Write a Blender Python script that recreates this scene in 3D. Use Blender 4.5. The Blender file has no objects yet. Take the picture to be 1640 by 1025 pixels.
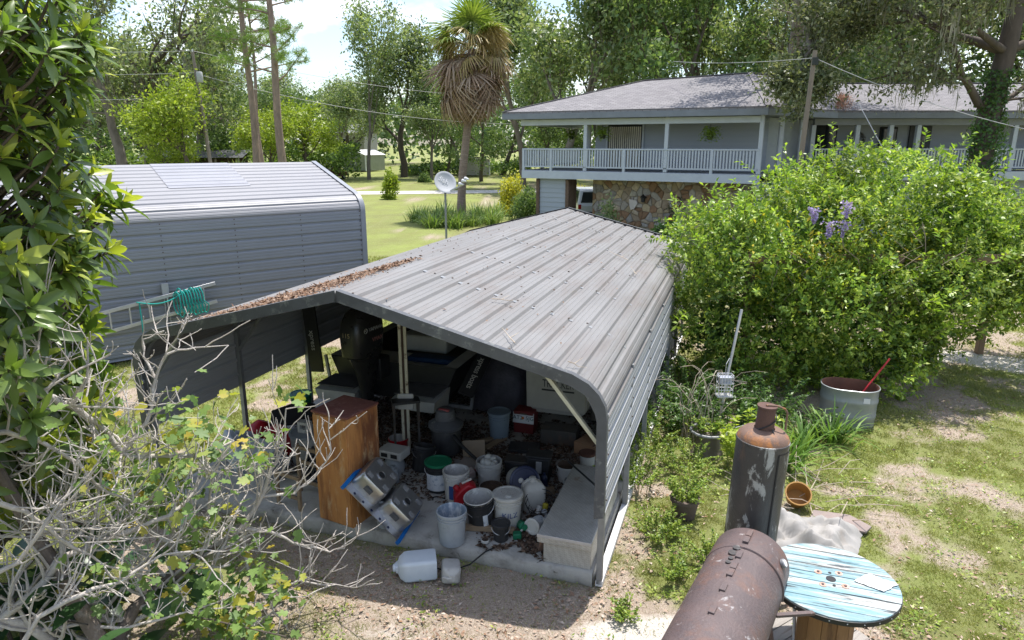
import bpy, bmesh, math, random
import numpy as np
from mathutils import Vector, Matrix, Euler, Quaternion

# ------------------------------------------------------------------ camera, sky, sun, exposure
scene = bpy.context.scene
COL = scene.collection
cam_d = bpy.data.cameras.new('camera')
cam = bpy.data.objects.new('camera', cam_d)
COL.objects.link(cam)
cam.location = (0, 0, 4.2)
cam.rotation_euler = (math.radians(90 - 14.488), 0, 0)
cam_d.lens = 24.0
cam_d.sensor_width = 36.0
cam_d.clip_start = 0.05
cam_d.clip_end = 2000
scene.camera = cam

SUN_EL, SUN_AZ = 72.0, 35.0            # azimuth measured from +Y towards +X
world = bpy.data.worlds.new('World')
scene.world = world
world.use_nodes = True
wn, wl = world.node_tree.nodes, world.node_tree.links
wn.clear()
w_out = wn.new('ShaderNodeOutputWorld')
w_bg = wn.new('ShaderNodeBackground')
w_bg.inputs['Strength'].default_value = 0.15
sky = wn.new('ShaderNodeTexSky')
sky.sky_type = 'NISHITA'
sky.sun_disc = False
sky.sun_elevation = math.radians(SUN_EL)
sky.sun_rotation = math.radians(SUN_AZ)
sky.dust_density = 1.4
sky.ozone_density = 1.3
w_tc = wn.new('ShaderNodeTexCoord')
w_map = wn.new('ShaderNodeMapping')
w_map.inputs['Scale'].default_value = (1.0, 1.0, 2.2)
w_map.inputs['Location'].default_value = (0.33, 0.1, 0.0)
w_noise = wn.new('ShaderNodeTexNoise')
w_noise.inputs['Scale'].default_value = 3.6
w_noise.inputs['Detail'].default_value = 7
w_noise.inputs['Roughness'].default_value = 0.58
w_ramp = wn.new('ShaderNodeValToRGB')
w_ramp.color_ramp.elements[0].position = 0.49
w_ramp.color_ramp.elements[0].color = (0, 0, 0, 1)
w_ramp.color_ramp.elements[1].position = 0.66
w_ramp.color_ramp.elements[1].color = (0.92, 0.92, 0.92, 1)
w_mix = wn.new('ShaderNodeMixRGB')
w_mix.inputs['Color2'].default_value = (7.2, 7.35, 7.6, 1)
wl.new(w_tc.outputs['Generated'], w_map.inputs['Vector'])
wl.new(w_map.outputs['Vector'], w_noise.inputs['Vector'])
wl.new(w_noise.outputs['Fac'], w_ramp.inputs['Fac'])
wl.new(w_ramp.outputs['Color'], w_mix.inputs['Fac'])
wl.new(sky.outputs['Color'], w_mix.inputs['Color1'])
wl.new(w_mix.outputs['Color'], w_bg.inputs['Color'])
wl.new(w_bg.outputs['Background'], w_out.inputs['Surface'])

sun_d = bpy.data.lights.new('sun', 'SUN')
sun_d.energy = 4.2
sun_d.angle = math.radians(0.53)
sun_d.color = (1.0, 0.955, 0.89)
sun = bpy.data.objects.new('sun', sun_d)
COL.objects.link(sun)
_el, _az = math.radians(SUN_EL), math.radians(SUN_AZ)
TO_SUN = Vector((math.cos(_el) * math.sin(_az), math.cos(_el) * math.cos(_az), math.sin(_el)))
sun.rotation_euler = TO_SUN.to_track_quat('Z', 'Y').to_euler()
sun.location = (20, 20, 60)

scene.view_settings.view_transform = 'Standard'
scene.view_settings.look = 'None'
scene.view_settings.exposure = 0.78
scene.view_settings.gamma = 1.0
scene.view_settings.use_curve_mapping = False
scene.render.engine = 'CYCLES'
scene.cycles.max_bounces = 5
scene.cycles.diffuse_bounces = 3
scene.cycles.glossy_bounces = 2
scene.cycles.transmission_bounces = 4
scene.cycles.transparent_max_bounces = 5
scene.cycles.caustics_reflective = False
scene.cycles.caustics_refractive = False
scene.cycles.use_denoising = True

# ------------------------------------------------------------------ helpers
PI = math.pi
R = math.radians


class MB:
    """collects simple shapes; build() links them as one mesh object"""

    def __init__(self):
        self.v, self.f = [], []
        self.M = Matrix.Identity(4)

    def add(self, vs, fs):
        n = len(self.v)
        M = self.M
        self.v += [tuple(M @ Vector(p)) for p in vs]
        self.f += [tuple(i + n for i in q) for q in fs]
        return self

    def box(self, x0, x1, y0, y1, z0, z1):
        self.add([(x0, y0, z0), (x1, y0, z0), (x1, y1, z0), (x0, y1, z0), (x0, y0, z1), (x1, y0, z1), (x1, y1, z1), (x0, y1, z1)],
                 [(0, 3, 2, 1), (4, 5, 6, 7), (0, 1, 5, 4), (1, 2, 6, 5), (2, 3, 7, 6), (3, 0, 4, 7)])
        return self

    def bar(self, p0, p1, w, h, up=(0, 0, 1)):
        p0, p1 = Vector(p0), Vector(p1)
        d = (p1 - p0).normalized()
        up = Vector(up)
        s = d.cross(up)
        if s.length < 1e-4:
            s = d.cross(Vector((1, 0, 0)))
        s.normalize()
        u = s.cross(d).normalized()
        vs = []
        for p in (p0, p1):
            for a, b in ((-1, -1), (1, -1), (1, 1), (-1, 1)):
                vs.append(p + s * (a * w / 2) + u * (b * h / 2))
        self.add(vs, [(0, 1, 2, 3), (7, 6, 5, 4), (0, 4, 5, 1), (1, 5, 6, 2), (2, 6, 7, 3), (3, 7, 4, 0)])
        return self

    def lathe(self, prof, n=24, cap0=True, cap1=True):
        vs, fs = [], []
        for r, z in prof:
            for k in range(n):
                a = 2 * PI * k / n
                vs.append((r * math.cos(a), r * math.sin(a), z))
        for i in range(len(prof) - 1):
            for k in range(n):
                k2 = (k + 1) % n
                fs.append((i * n + k, i * n + k2, (i + 1) * n + k2, (i + 1) * n + k))
        if cap0:
            fs.append(tuple(range(n - 1, -1, -1)))
        if cap1:
            m = (len(prof) - 1) * n
            fs.append(tuple(range(m, m + n)))
        self.add(vs, fs)
        return self

    def tube(self, path, rad, n=6, caps=True):
        pts = [Vector(p) for p in path]
        if not hasattr(rad, '__len__'):
            rad = [rad] * len(pts)
        vs, fs = [], []
        ref = None
        for i, p in enumerate(pts):
            d = (pts[min(i + 1, len(pts) - 1)] - pts[max(i - 1, 0)])
            if d.length < 1e-9:
                d = Vector((0, 0, 1))
            d.normalize()
            if ref is None:
                ref = Vector((0, 0, 1)) if abs(d.z) < 0.9 else Vector((1, 0, 0))
            s = d.cross(ref)
            if s.length < 1e-5:
                s = d.cross(Vector((0.3, 1, 0.2)))
            s.normalize()
            ref = s.cross(d).normalized()
            for k in range(n):
                a = 2 * PI * k / n
                vs.append(p + (s * math.cos(a) + ref * math.sin(a)) * rad[i])
        for i in range(len(pts) - 1):
            for k in range(n):
                k2 = (k + 1) % n
                fs.append((i * n + k, i * n + k2, (i + 1) * n + k2, (i + 1) * n + k))
        if caps:
            fs.append(tuple(range(n - 1, -1, -1)))
            m = (len(pts) - 1) * n
            fs.append(tuple(range(m, m + n)))
        self.add(vs, fs)
        return self

    def prism(self, poly, z0, z1):
        n = len(poly)
        vs = [(x, y, z0) for x, y in poly] + [(x, y, z1) for x, y in poly]
        fs = [tuple(range(n - 1, -1, -1)), tuple(range(n, 2 * n))]
        fs += [(i, (i + 1) % n, n + (i + 1) % n, n + i) for i in range(n)]
        self.add(vs, fs)
        return self

    def grid(self, P):
        """P: rows of points"""
        r, c = len(P), len(P[0])
        vs = [p for row in P for p in row]
        fs = [(i * c + j, i * c + j + 1, (i + 1) * c + j + 1, (i + 1) * c + j) for i in range(r - 1) for j in range(c - 1)]
        self.add(vs, fs)
        return self

    def mesh(self, name, smooth=True, ang=38):
        me = bpy.data.meshes.new(name)
        me.from_pydata(self.v, [], self.f)
        me.validate()
        if smooth:
            me.polygons.foreach_set('use_smooth', [True] * len(me.polygons))
            me.set_sharp_from_angle(angle=R(ang))
        return me

    def build(self, name, mat, parent=None, loc=None, rot=None, smooth=True, bev=0, ang=38):
        o = bpy.data.objects.new(name, self.mesh(name, smooth, ang))
        o.data.materials.append(mat)
        return link(o, parent, loc, rot, bev)


def link(o, parent=None, loc=None, rot=None, bev=0):
    COL.objects.link(o)
    if parent is not None:
        o.parent = parent
    if loc is not None:
        o.location = loc
    if rot is not None:
        o.rotation_euler = rot
    if bev:
        m = o.modifiers.new('bevel', 'BEVEL')
        m.width = bev
        m.segments = 2
        m.limit_method = 'ANGLE'
        m.angle_limit = R(40)
        m.harden_normals = False
    return o


def inst(name, me, parent=None, loc=None, rot=None, scale=None, mat4=None):
    o = bpy.data.objects.new(name, me)
    COL.objects.link(o)
    if parent is not None:
        o.parent = parent
    if mat4 is not None:
        o.matrix_local = mat4
        return o
    if loc is not None:
        o.location = loc
    if rot is not None:
        o.rotation_euler = rot
    if scale is not None:
        o.scale = scale
    return o


def tag(o, label, cat, group=None, kind=None):
    if label:
        o['label'] = label
    if cat:
        o['category'] = cat
    if group:
        o['group'] = group
    if kind:
        o['kind'] = kind
    return o


def thing(name, label, cat, loc=(0, 0, 0), rz=0.0, group=None, rot=None):
    o = bpy.data.objects.new(name, None)
    o.empty_display_size = 0.2
    COL.objects.link(o)
    o.location = loc
    o.rotation_euler = rot if rot is not None else (0, 0, rz)
    return tag(o, label, cat, group)


def struct(o):
    o['kind'] = 'structure'
    return o


def stuff(o, label=None, cat=None):
    o['kind'] = 'stuff'
    if label:
        o['label'] = label
    if cat:
        o['category'] = cat
    return o


def fastmesh(name, verts, faces, smooth=False):
    """verts (n,3) array; faces (m,k) array"""
    verts = np.asarray(verts, np.float32)
    faces = np.asarray(faces, np.int32)
    me = bpy.data.meshes.new(name)
    m, k = faces.shape
    me.vertices.add(len(verts))
    me.vertices.foreach_set('co', verts.ravel())
    me.loops.add(m * k)
    me.loops.foreach_set('vertex_index', faces.ravel())
    me.polygons.add(m)
    me.polygons.foreach_set('loop_start', np.arange(0, m * k, k, dtype=np.int32))
    if smooth:
        me.polygons.foreach_set('use_smooth', np.ones(m, dtype=bool))
    me.update(calc_edges=True)
    return me


def unit(a):
    return a / np.maximum(np.linalg.norm(a, axis=-1, keepdims=True), 1e-9)


T4 = (np.array([(0, 0, 0), (.45, .5, .06), (1, 0, -.06), (.45, -.5, .06)], float), np.array([(0, 1, 2, 3)]))
T6 = (np.array([(0, 0, 0), (.28, .42, .07), (.68, .40, .05), (1, 0, -.12), (.68, -.40, .05), (.28, -.42, .07), (.45, 0, 0)], float),
      np.array([(0, 1, 6), (1, 2, 6), (2, 3, 6), (3, 4, 6), (4, 5, 6), (5, 0, 6)]))
T3 = (np.array([(0, .5, 0), (0, -.5, 0), (1, 0, 0)], float), np.array([(0, 1, 2)]))
TB = (np.array([(0, .5, 0), (0, -.5, 0), (.55, -.42, .0), (.55, .42, .0), (1, 0, -.18)], float), None)


def leaves(pos, dirs, nrm, L, W, T=T4):
    t, fc = T
    dirs = unit(dirs)
    side = unit(np.cross(nrm, dirs))
    nn = np.cross(dirs, side)
    n = len(pos)
    L = np.broadcast_to(np.asarray(L, float), (n,))[:, None, None]
    W = np.broadcast_to(np.asarray(W, float), (n,))[:, None, None]
    v = pos[:, None, :] + t[None, :, 0:1] * L * dirs[:, None, :] + t[None, :, 1:2] * W * side[:, None, :] + t[None, :, 2:3] * L * nn[:, None, :]
    k = len(t)
    f = fc[None] + (np.arange(n) * k)[:, None, None]
    return v.reshape(-1, 3), f.reshape(-1, fc.shape[1])


def cloud(name, pos, dirs, nrm, L, W, mat, parent=None, T=T4, smooth=False):
    v, f = leaves(pos, dirs, nrm, L, W, T)
    me = fastmesh(name, v, f, smooth)
    me.materials.append(mat)
    o = bpy.data.objects.new(name, me)
    return link(o, parent)


def rdirs(rng, n, zbias=0.0):
    d = rng.normal(size=(n, 3))
    d[:, 2] += zbias
    return unit(d)


_perm = np.random.RandomState(7).rand(256, 256)


def vnoise(x, y):
    xi, yi = np.floor(x).astype(int), np.floor(y).astype(int)
    fx, fy = x - xi, y - yi
    fx, fy = fx * fx * (3 - 2 * fx), fy * fy * (3 - 2 * fy)
    a, b = _perm[xi & 255, yi & 255], _perm[(xi + 1) & 255, yi & 255]
    c, d = _perm[xi & 255, (yi + 1) & 255], _perm[(xi + 1) & 255, (yi + 1) & 255]
    return a * (1 - fx) * (1 - fy) + b * fx * (1 - fy) + c * (1 - fx) * fy + d * fx * fy


def fbm(x, y, s=1.0, o=4):
    x, y = np.asarray(x, float) * s, np.asarray(y, float) * s
    r, a, t = 0, 0.5, 0
    for k in range(o):
        r = r + a * vnoise(x + 17.3 * k, y + 5.1 * k)
        t += a
        a *= .55
        x, y = x * 2.03, y * 2.03
    return r / t


# ------------------------------------------------------------------ materials
def _nodes(name):
    m = bpy.data.materials.new(name)
    m.use_nodes = True
    nt = m.node_tree
    nt.nodes.clear()
    out = nt.nodes.new('ShaderNodeOutputMaterial')
    b = nt.nodes.new('ShaderNodeBsdfPrincipled')
    nt.links.new(b.outputs['BSDF'], out.inputs['Surface'])
    return m, nt, b, out


def _noise(nt, vec, scale, detail=5, rough=.6, dist=0.0):
    n = nt.nodes.new('ShaderNodeTexNoise')
    n.inputs['Scale'].default_value = scale
    n.inputs['Detail'].default_value = detail
    n.inputs['Roughness'].default_value = rough
    n.inputs['Distortion'].default_value = dist
    nt.links.new(vec, n.inputs['Vector'])
    return n.outputs['Fac']


def _ramp(nt, fac, p0, p1, c0=(0, 0, 0, 1), c1=(1, 1, 1, 1)):
    r = nt.nodes.new('ShaderNodeValToRGB')
    e = r.color_ramp.elements
    e[0].position, e[1].position = p0, p1
    e[0].color, e[1].color = c0, c1
    nt.links.new(fac, r.inputs['Fac'])
    return r.outputs['Color']


def _mix(nt, fac, a, b, mode='MIX'):
    n = nt.nodes.new('ShaderNodeMixRGB')
    n.blend_type = mode
    for k, v in (('Fac', fac), ('Color1', a), ('Color2', b)):
        if isinstance(v, (int, float)):
            n.inputs[k].default_value = v
        elif isinstance(v, tuple):
            n.inputs[k].default_value = (v + (1,))[:4]
        else:
            nt.links.new(v, n.inputs[k])
    return n.outputs['Color']


def pm(name, c1, c2=None, scale=4, rough=.6, metal=0.0, bump=0.0, bscale=60, stain=None, sscale=2.5, samt=(.52, .68), sfac=.8,
       stretch=(1, 1, 1), stain2=None, s2scale=9, s2amt=(.6, .68), spec=.35, rvar=.15, var=0.0, sstretch=None, coat=0.0):
    """painted / worn surface: two-tone noise, up to two stains, fine bump"""
    m, nt, b, out = _nodes(name)
    tc = nt.nodes.new('ShaderNodeTexCoord')
    mp = nt.nodes.new('ShaderNodeMapping')
    mp.inputs['Scale'].default_value = stretch
    nt.links.new(tc.outputs['Object'], mp.inputs['Vector'])
    vec = mp.outputs['Vector']
    mp2 = nt.nodes.new('ShaderNodeMapping')
    mp2.inputs['Scale'].default_value = sstretch or stretch
    nt.links.new(tc.outputs['Object'], mp2.inputs['Vector'])
    svec = mp2.outputs['Vector']
    if c2 is None:
        c2 = tuple(x * .8 for x in c1)
    col = _ramp(nt, _noise(nt, vec, scale, 6, .65), .3, .7, tuple(c1) + (1,), tuple(c2) + (1,))
    if stain:
        f = _ramp(nt, _noise(nt, svec, sscale, 8, .68, .3), samt[0], samt[1], (0, 0, 0, 1), (sfac,) * 3 + (1,))
        col = _mix(nt, f, col, stain)
    if stain2:
        f = _ramp(nt, _noise(nt, svec, s2scale, 8, .7, .5), s2amt[0], s2amt[1], (0, 0, 0, 1), (.9, .9, .9, 1))
        col = _mix(nt, f, col, stain2)
    if var:
        oi = nt.nodes.new('ShaderNodeObjectInfo')
        hsv = nt.nodes.new('ShaderNodeHueSaturation')
        mr = nt.nodes.new('ShaderNodeMapRange')
        mr.inputs['To Min'].default_value = 1 - var
        mr.inputs['To Max'].default_value = 1 + var
        nt.links.new(oi.outputs['Random'], mr.inputs['Value'])
        nt.links.new(mr.outputs['Result'], hsv.inputs['Value'])
        nt.links.new(col, hsv.inputs['Color'])
        col = hsv.outputs['Color']
    nt.links.new(col, b.inputs['Base Color'])
    if rvar:
        rr = nt.nodes.new('ShaderNodeMapRange')
        rr.inputs['To Min'].default_value = max(.05, rough - rvar)
        rr.inputs['To Max'].default_value = min(1, rough + rvar)
        nt.links.new(_noise(nt, vec, scale * 2.3, 5, .7), rr.inputs['Value'])
        nt.links.new(rr.outputs['Result'], b.inputs['Roughness'])
    else:
        b.inputs['Roughness'].default_value = rough
    b.inputs['Metallic'].default_value = metal
    b.inputs['Specular IOR Level'].default_value = spec
    if coat:
        b.inputs['Coat Weight'].default_value = coat
        b.inputs['Coat Roughness'].default_value = .08
    if bump:
        bp = nt.nodes.new('ShaderNodeBump')
        bp.inputs['Strength'].default_value = bump
        bp.inputs['Distance'].default_value = .02
        nt.links.new(_noise(nt, vec, bscale, 6, .7), bp.inputs['Height'])
        nt.links.new(bp.outputs['Normal'], b.inputs['Normal'])
    return m


def leafmat(name, cols, trans=.38, rough=.42, spec=.4, clump=.5, cscale=.9, tcol=None):
    """cols: 3-4 leaf colours picked per leaf; light passes through"""
    m, nt, b, out = _nodes(name)
    g = nt.nodes.new('ShaderNodeNewGeometry')
    oi = nt.nodes.new('ShaderNodeObjectInfo')
    ad = nt.nodes.new('ShaderNodeMath')
    ad.operation = 'ADD'
    nt.links.new(g.outputs['Random Per Island'], ad.inputs[0])
    nt.links.new(oi.outputs['Random'], ad.inputs[1])
    fr = nt.nodes.new('ShaderNodeMath')
    fr.operation = 'FRACT'
    nt.links.new(ad.outputs[0], fr.inputs[0])
    r = nt.nodes.new('ShaderNodeValToRGB')
    e = r.color_ramp.elements
    while len(e) < len(cols):
        e.new(.5)
    for i, c in enumerate(cols):
        e[i].position = i / (len(cols) - 1)
        e[i].color = tuple(c) + (1,)
    nt.links.new(fr.outputs[0], r.inputs['Fac'])
    col = r.outputs['Color']
    if clump:
        ns = _noise(nt, g.outputs['Position'], cscale, 2, .5)
        f = nt.nodes.new('ShaderNodeMapRange')
        f.inputs['From Min'].default_value = .3
        f.inputs['From Max'].default_value = .7
        f.inputs['To Min'].default_value = 1 - clump * .5
        f.inputs['To Max'].default_value = 1 + clump * .5
        nt.links.new(ns, f.inputs['Value'])
        hsv = nt.nodes.new('ShaderNodeHueSaturation')
        nt.links.new(f.outputs['Result'], hsv.inputs['Value'])
        nt.links.new(col, hsv.inputs['Color'])
        col = hsv.outputs['Color']
    nt.links.new(col, b.inputs['Base Color'])
    b.inputs['Roughness'].default_value = rough
    b.inputs['Specular IOR Level'].default_value = spec
    if trans:
        t = nt.nodes.new('ShaderNodeBsdfTranslucent')
        tc = _mix(nt, 1.0, col, tcol or (1.25, 1.3, .6), 'MULTIPLY')
        nt.links.new(tc, t.inputs['Color'])
        mx = nt.nodes.new('ShaderNodeMixShader')
        mx.inputs['Fac'].default_value = trans
        nt.links.new(b.outputs['BSDF'], mx.inputs[1])
        nt.links.new(t.outputs['BSDF'], mx.inputs[2])
        nt.links.new(mx.outputs['Shader'], out.inputs['Surface'])
    return m


def glassmat(name, c=(.02, .025, .03), rough=.06):
    m, nt, b, out = _nodes(name)
    b.inputs['Base Color'].default_value = tuple(c) + (1,)
    b.inputs['Roughness'].default_value = rough
    b.inputs['Specular IOR Level'].default_value = .7
    return m


def text_mesh(s, size, extrude=.002, mat=None):
    cu = bpy.data.curves.new('lettering', 'FONT')
    cu.body = s
    cu.size = size
    cu.extrude = extrude
    cu.align_x = 'CENTER'
    cu.align_y = 'CENTER'
    cu.resolution_u = 3
    o = bpy.data.objects.new('lettering', cu)
    me = bpy.data.meshes.new_from_object(o)
    bpy.data.objects.remove(o)
    bpy.data.curves.remove(cu)
    me.materials.clear()
    if mat:
        me.materials.append(mat)
    return me


def frame(x, y, o):
    """4x4 matrix from an x axis, a y axis and an origin"""
    x = Vector(x).normalized()
    z = x.cross(Vector(y)).normalized()
    y = z.cross(x)
    M = Matrix((x, y, z)).transposed().to_4x4()
    M.translation = Vector(o)
    return M


# carport frame: s to the left across the opening, a back along its length
CAR_O = Vector((0.87, 5.79, 0))
CAR_YAW = R(18.3)
CAR_A = Vector((math.sin(CAR_YAW), math.cos(CAR_YAW), 0))
CAR_B = Vector((-math.cos(CAR_YAW), math.sin(CAR_YAW), 0))


def CP(s, a, z=0.0):
    return CAR_O + CAR_B * s + CAR_A * a + Vector((0, 0, z))


SLAB = 0.15
# ------------------------------------------------------------------ ground
def cover(x, y):
    """grass, sand shares of the ground at x, y (0..1); the rest is soil and leaf litter"""
    x, y = np.asarray(x, float), np.asarray(y, float)
    n1, n2, n3 = fbm(x, y, .55, 4), fbm(x + 40, y - 13, 1.7, 4), fbm(x - 9, y + 31, .21, 3)
    g = np.clip((n1 * .55 + n2 * .45 - .44) * 6, 0, 1)
    lawn = np.clip((y - 13) / 6, 0, 1)
    g = np.maximum(g, lawn * np.clip(.55 + (n1 - .3) * 1.6, 0, 1))
    # right hand yard: greener with bare litter patches
    yard = np.clip((x - 3.4) / 1.5, 0, 1) * np.clip((y - 4) / 2, 0, 1)
    g = np.maximum(g, yard * np.clip((n1 * .45 + n2 * .55 - .36) * 4.5, 0, 1))
    # weedy strip beside the carport wall
    strip = np.exp(-(((x - 2.0 - (y - 7) * .32) / .75) ** 2)) * (y > 5.6) * (y < 15)
    g = np.maximum(g, strip * np.clip((n2 - .26) * 5, 0, 1))
    # left of the carport
    left = np.clip((-x - 2.2) / 1.0, 0, 1)
    g = np.maximum(g, left * np.clip((n1 * .5 + n2 * .5 - .33) * 6, 0, 1))
    s = np.zeros_like(g)

    def blob(cx, cy, rx, ry, k=1.0):
        return k * np.exp(-(((x - cx) / rx) ** 2 + ((y - cy) / ry) ** 2))
    sand = blob(1.25, 5.05, .65, .42, 1.1) + blob(2.2, 4.4, .7, .5, .5) + blob(-.9, 5.2, 1.4, .35, .5) + blob(-4.2, 18.0, 1.6, 1.2, .9)
    t = (x - 8.0) * .54 + (y - 14.0) * .84          # sandy track at the far right
    sand = sand + 1.15 * np.exp(-(t / .62) ** 2) * (x > 7.6)
    s = np.clip((sand * (.55 + n2 * .9) - .34) * 2.6, 0, 1)
    g = g * (1 - s * .85)
    trunk = blob(-.9, 5.45, 2.2, .45, 1.0)
    g = g * (1 - np.clip(trunk * .6, 0, .85))
    fa = (x - CAR_O.x) * CAR_A.x + (y - CAR_O.y) * CAR_A.y
    fs = (x - CAR_O.x) * CAR_B.x + (y - CAR_O.y) * CAR_B.y
    foot = np.exp(-((fa + .35) / .42) ** 2) * (fs > -.1) * (fs < 4.2)
    g = g * (1 - .85 * foot)
    return g, s


def axis(lo, hi, n0, n1, step):
    c = list(np.arange(n0, n1 + 1e-6, step))
    d, q = step, n1
    while q < hi:
        d *= 1.16
        q += d
        c.append(q)
    d, q = step, n0
    while q > lo:
        d *= 1.16
        q -= d
        c.insert(0, q)
    return np.array(c)


gx, gy = axis(-900, 900, -9, 13, .11), axis(-60, 1500, 2.5, 17, .11)
GX, GY = np.meshgrid(gx, gy)
gg, gs = cover(GX, GY)
gz = (fbm(GX, GY, .8, 4) - .5) * .05 * np.clip(1 - (GY - 20) / 30, 0, 1) * np.clip((GY - 2) / 2, 0, 1)
near = np.exp(-((GX + 1) ** 2 + (GY - 8) ** 2) / 400)
gz = gz * near - .012
nv = np.stack([GX, GY, gz], -1).reshape(-1, 3)
ny_, nx_ = GX.shape
ii = (np.arange(ny_ - 1)[:, None] * nx_ + np.arange(nx_ - 1)[None]).ravel()
me = fastmesh('ground', nv, np.stack([ii, ii + 1, ii + nx_ + 1, ii + nx_], -1), True)
at = me.attributes.new('cover', 'FLOAT_COLOR', 'POINT')
at.data.foreach_set('color', np.stack([gg, gs, gg * 0, gg * 0 + 1], -1).astype(np.float32).ravel())

m, nt, b, out = _nodes('ground_soil_and_grass')
ge = nt.nodes.new('ShaderNodeNewGeometry')
pos = ge.outputs['Position']
atn = nt.nodes.new('ShaderNodeAttribute')
atn.attribute_name = 'cover'
sp = nt.nodes.new('ShaderNodeSeparateColor')
nt.links.new(atn.outputs['Color'], sp.inputs['Color'])
fine, mid, big = _noise(nt, pos, 42, 5, .75), _noise(nt, pos, 7, 6, .7), _noise(nt, pos, .35, 4, .6)
soil = _ramp(nt, fine, .34, .68, (.16, .12, .085, 1), (.54, .45, .355, 1))
soil = _mix(nt, _ramp(nt, mid, .45, .62), soil, (.44, .36, .28), 'MIX')
soil = _mix(nt, .5, soil, _ramp(nt, _noise(nt, pos, 90, 3, .8), .4, .65, (.18, .125, .09, 1), (.60, .53, .46, 1)))
sandc = _ramp(nt, fine, .3, .7, (.47, .42, .37, 1), (.70, .66, .61, 1))
grs = _ramp(nt, fine, .3, .72, (.11, .125, .045, 1), (.26, .27, .11, 1))
grs = _mix(nt, _ramp(nt, big, .35, .65), grs, (.23, .275, .08))
grs = _mix(nt, _ramp(nt, _noise(nt, pos, 1.1, 5, .65), .42, .66, (0, 0, 0, 1), (.6, .6, .6, 1)), grs, (.18, .185, .065))
grs = _mix(nt, _ramp(nt, mid, .5, .72, (0, 0, 0, 1), (.55, .55, .55, 1)), grs, (.31, .28, .16))


def _edge(chan, lo, hi, k):
    a = nt.nodes.new('ShaderNodeMath')
    a.operation = 'ADD'
    nt.links.new(sp.outputs[chan], a.inputs[0])
    s_ = nt.nodes.new('ShaderNodeMath')
    s_.operation = 'MULTIPLY_ADD'
    nt.links.new(mid, s_.inputs[0])
    s_.inputs[1].default_value = k
    s_.inputs[2].default_value = -k * .5
    nt.links.new(s_.outputs[0], a.inputs[1])
    return _ramp(nt, a.outputs[0], lo, hi)


c = _mix(nt, _edge('Green', .3, .7, .9), soil, sandc)
c = _mix(nt, _edge('Red', .32, .75, 1.0), c, grs)
nt.links.new(c, b.inputs['Base Color'])
b.inputs['Roughness'].default_value = .95
b.inputs['Specular IOR Level'].default_value = .1
bp = nt.nodes.new('ShaderNodeBump')
bp.inputs['Strength'].default_value = .9
bp.inputs['Distance'].default_value = .03
nt.links.new(fine, bp.inputs['Height'])
nt.links.new(bp.outputs['Normal'], b.inputs['Normal'])
me.materials.append(m)
ground = struct(link(bpy.data.objects.new('ground', me)))

# white sand driveway crossing the lawn
M_drive = pm('driveway_sand', (.62, .59, .55), (.50, .47, .43), 1.2, .95, bump=.4, bscale=30)
p = MB()
rows = []
for t in np.linspace(0, 1, 30):
    x = -60 + 100 * t
    y = 62 + .09 * (x + 10) + 1.2 * math.sin(x * .06)
    rows.append([(x, y - 2.0, .012), (x, y - .7, .03), (x, y + .7, .03), (x, y + 2.0, .012)])
p.grid(rows)
struct(p.build('driveway', M_drive))

# ------------------------------------------------------------------ sheet metal shells
M_roof = pm('weathered_grey_roof_paint', (.215, .212, .212), (.17, .166, .164), 1.4, .55, bump=.05, bscale=20, stain=(.15, .12, .105), sscale=2.0,
            samt=(.46, .72), sfac=.62, stretch=(1.6, .35, 1.6), stain2=(.15, .11, .095), s2scale=7, s2amt=(.66, .74), spec=.3)
M_wallm = pm('grey_wall_sheet', (.40, .405, .42), (.34, .345, .36), 2, .45, stain=(.27, .265, .26), sscale=1.2, samt=(.55, .8), sfac=.4, stretch=(1, .3, 1), spec=.45)
M_roofb = pm('pale_building_roof', (.27, .27, .285), (.235, .235, .25), 1.0, .5, stain=(.23, .23, .26), sscale=.7, samt=(.5, .75), sfac=.5, stretch=(1, .4, 1), spec=.45)
M_wallb = pm('blue_grey_building_wall', (.245, .26, .29), (.215, .228, .255), 1.2, .45, stain=(.185, .195, .215), sscale=1.0, samt=(.52, .8), sfac=.5, stretch=(1, .35, 1), spec=.4)
M_trim = pm('dark_grey_trim', (.10, .105, .115), (.07, .072, .078), 5, .5, stain=(.26, .27, .25), sscale=6, samt=(.56, .68), sfac=.7, stain2=(.33, .33, .32), s2scale=22, s2amt=(.66, .72))
M_steel = pm('dull_galvanised_steel', (.30, .31, .32), (.22, .225, .235), 6, .48, metal=.35, stain=(.16, .13, .10), sscale=5, samt=(.58, .75), sfac=.6)
M_screw = pm('dark_screw_heads', (.07, .055, .05), (.12, .09, .07), 9, .7)
M_white = pm('white_trim', (.68, .68, .69), (.58, .58, .60), 3, .5)


def resample(path):
    """cross-section with a trapezoid rib every 229 mm along the path; returns list of (x, z, is_rib_start)"""
    P = [Vector((x, 0, z)) for x, z in path]
    seg = [(P[i + 1] - P[i]).length for i in range(len(P) - 1)]
    tot = sum(seg)

    def at_(t):
        t = max(0, min(tot - 1e-6, t))
        for i, L in enumerate(seg):
            if t <= L:
                d = (P[i + 1] - P[i]) / L
                return P[i] + d * t, d
            t -= L
        return P[-1], (P[-1] - P[-2]).normalized()
    pitch = .229
    n = int(round(tot / pitch))
    pitch = tot / n
    out = []
    for k in range(n):
        t0 = k * pitch
        for dt, h in ((0, .0), (.026, .026), (.050, .026), (.076, 0), (.110, .0), (.116, .004), (.126, .004), (.132, 0), (.170, 0), (.176, .004), (.186, .004), (.192, 0)):
            q, d = at_(t0 + dt * pitch / .229)
            nrm = Vector((-d.z, 0, d.x))
            q = q + nrm * h
            out.append((q.x, q.z))
    q, d = at_(tot)
    out.append((q.x, q.z))
    return out, n


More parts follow.
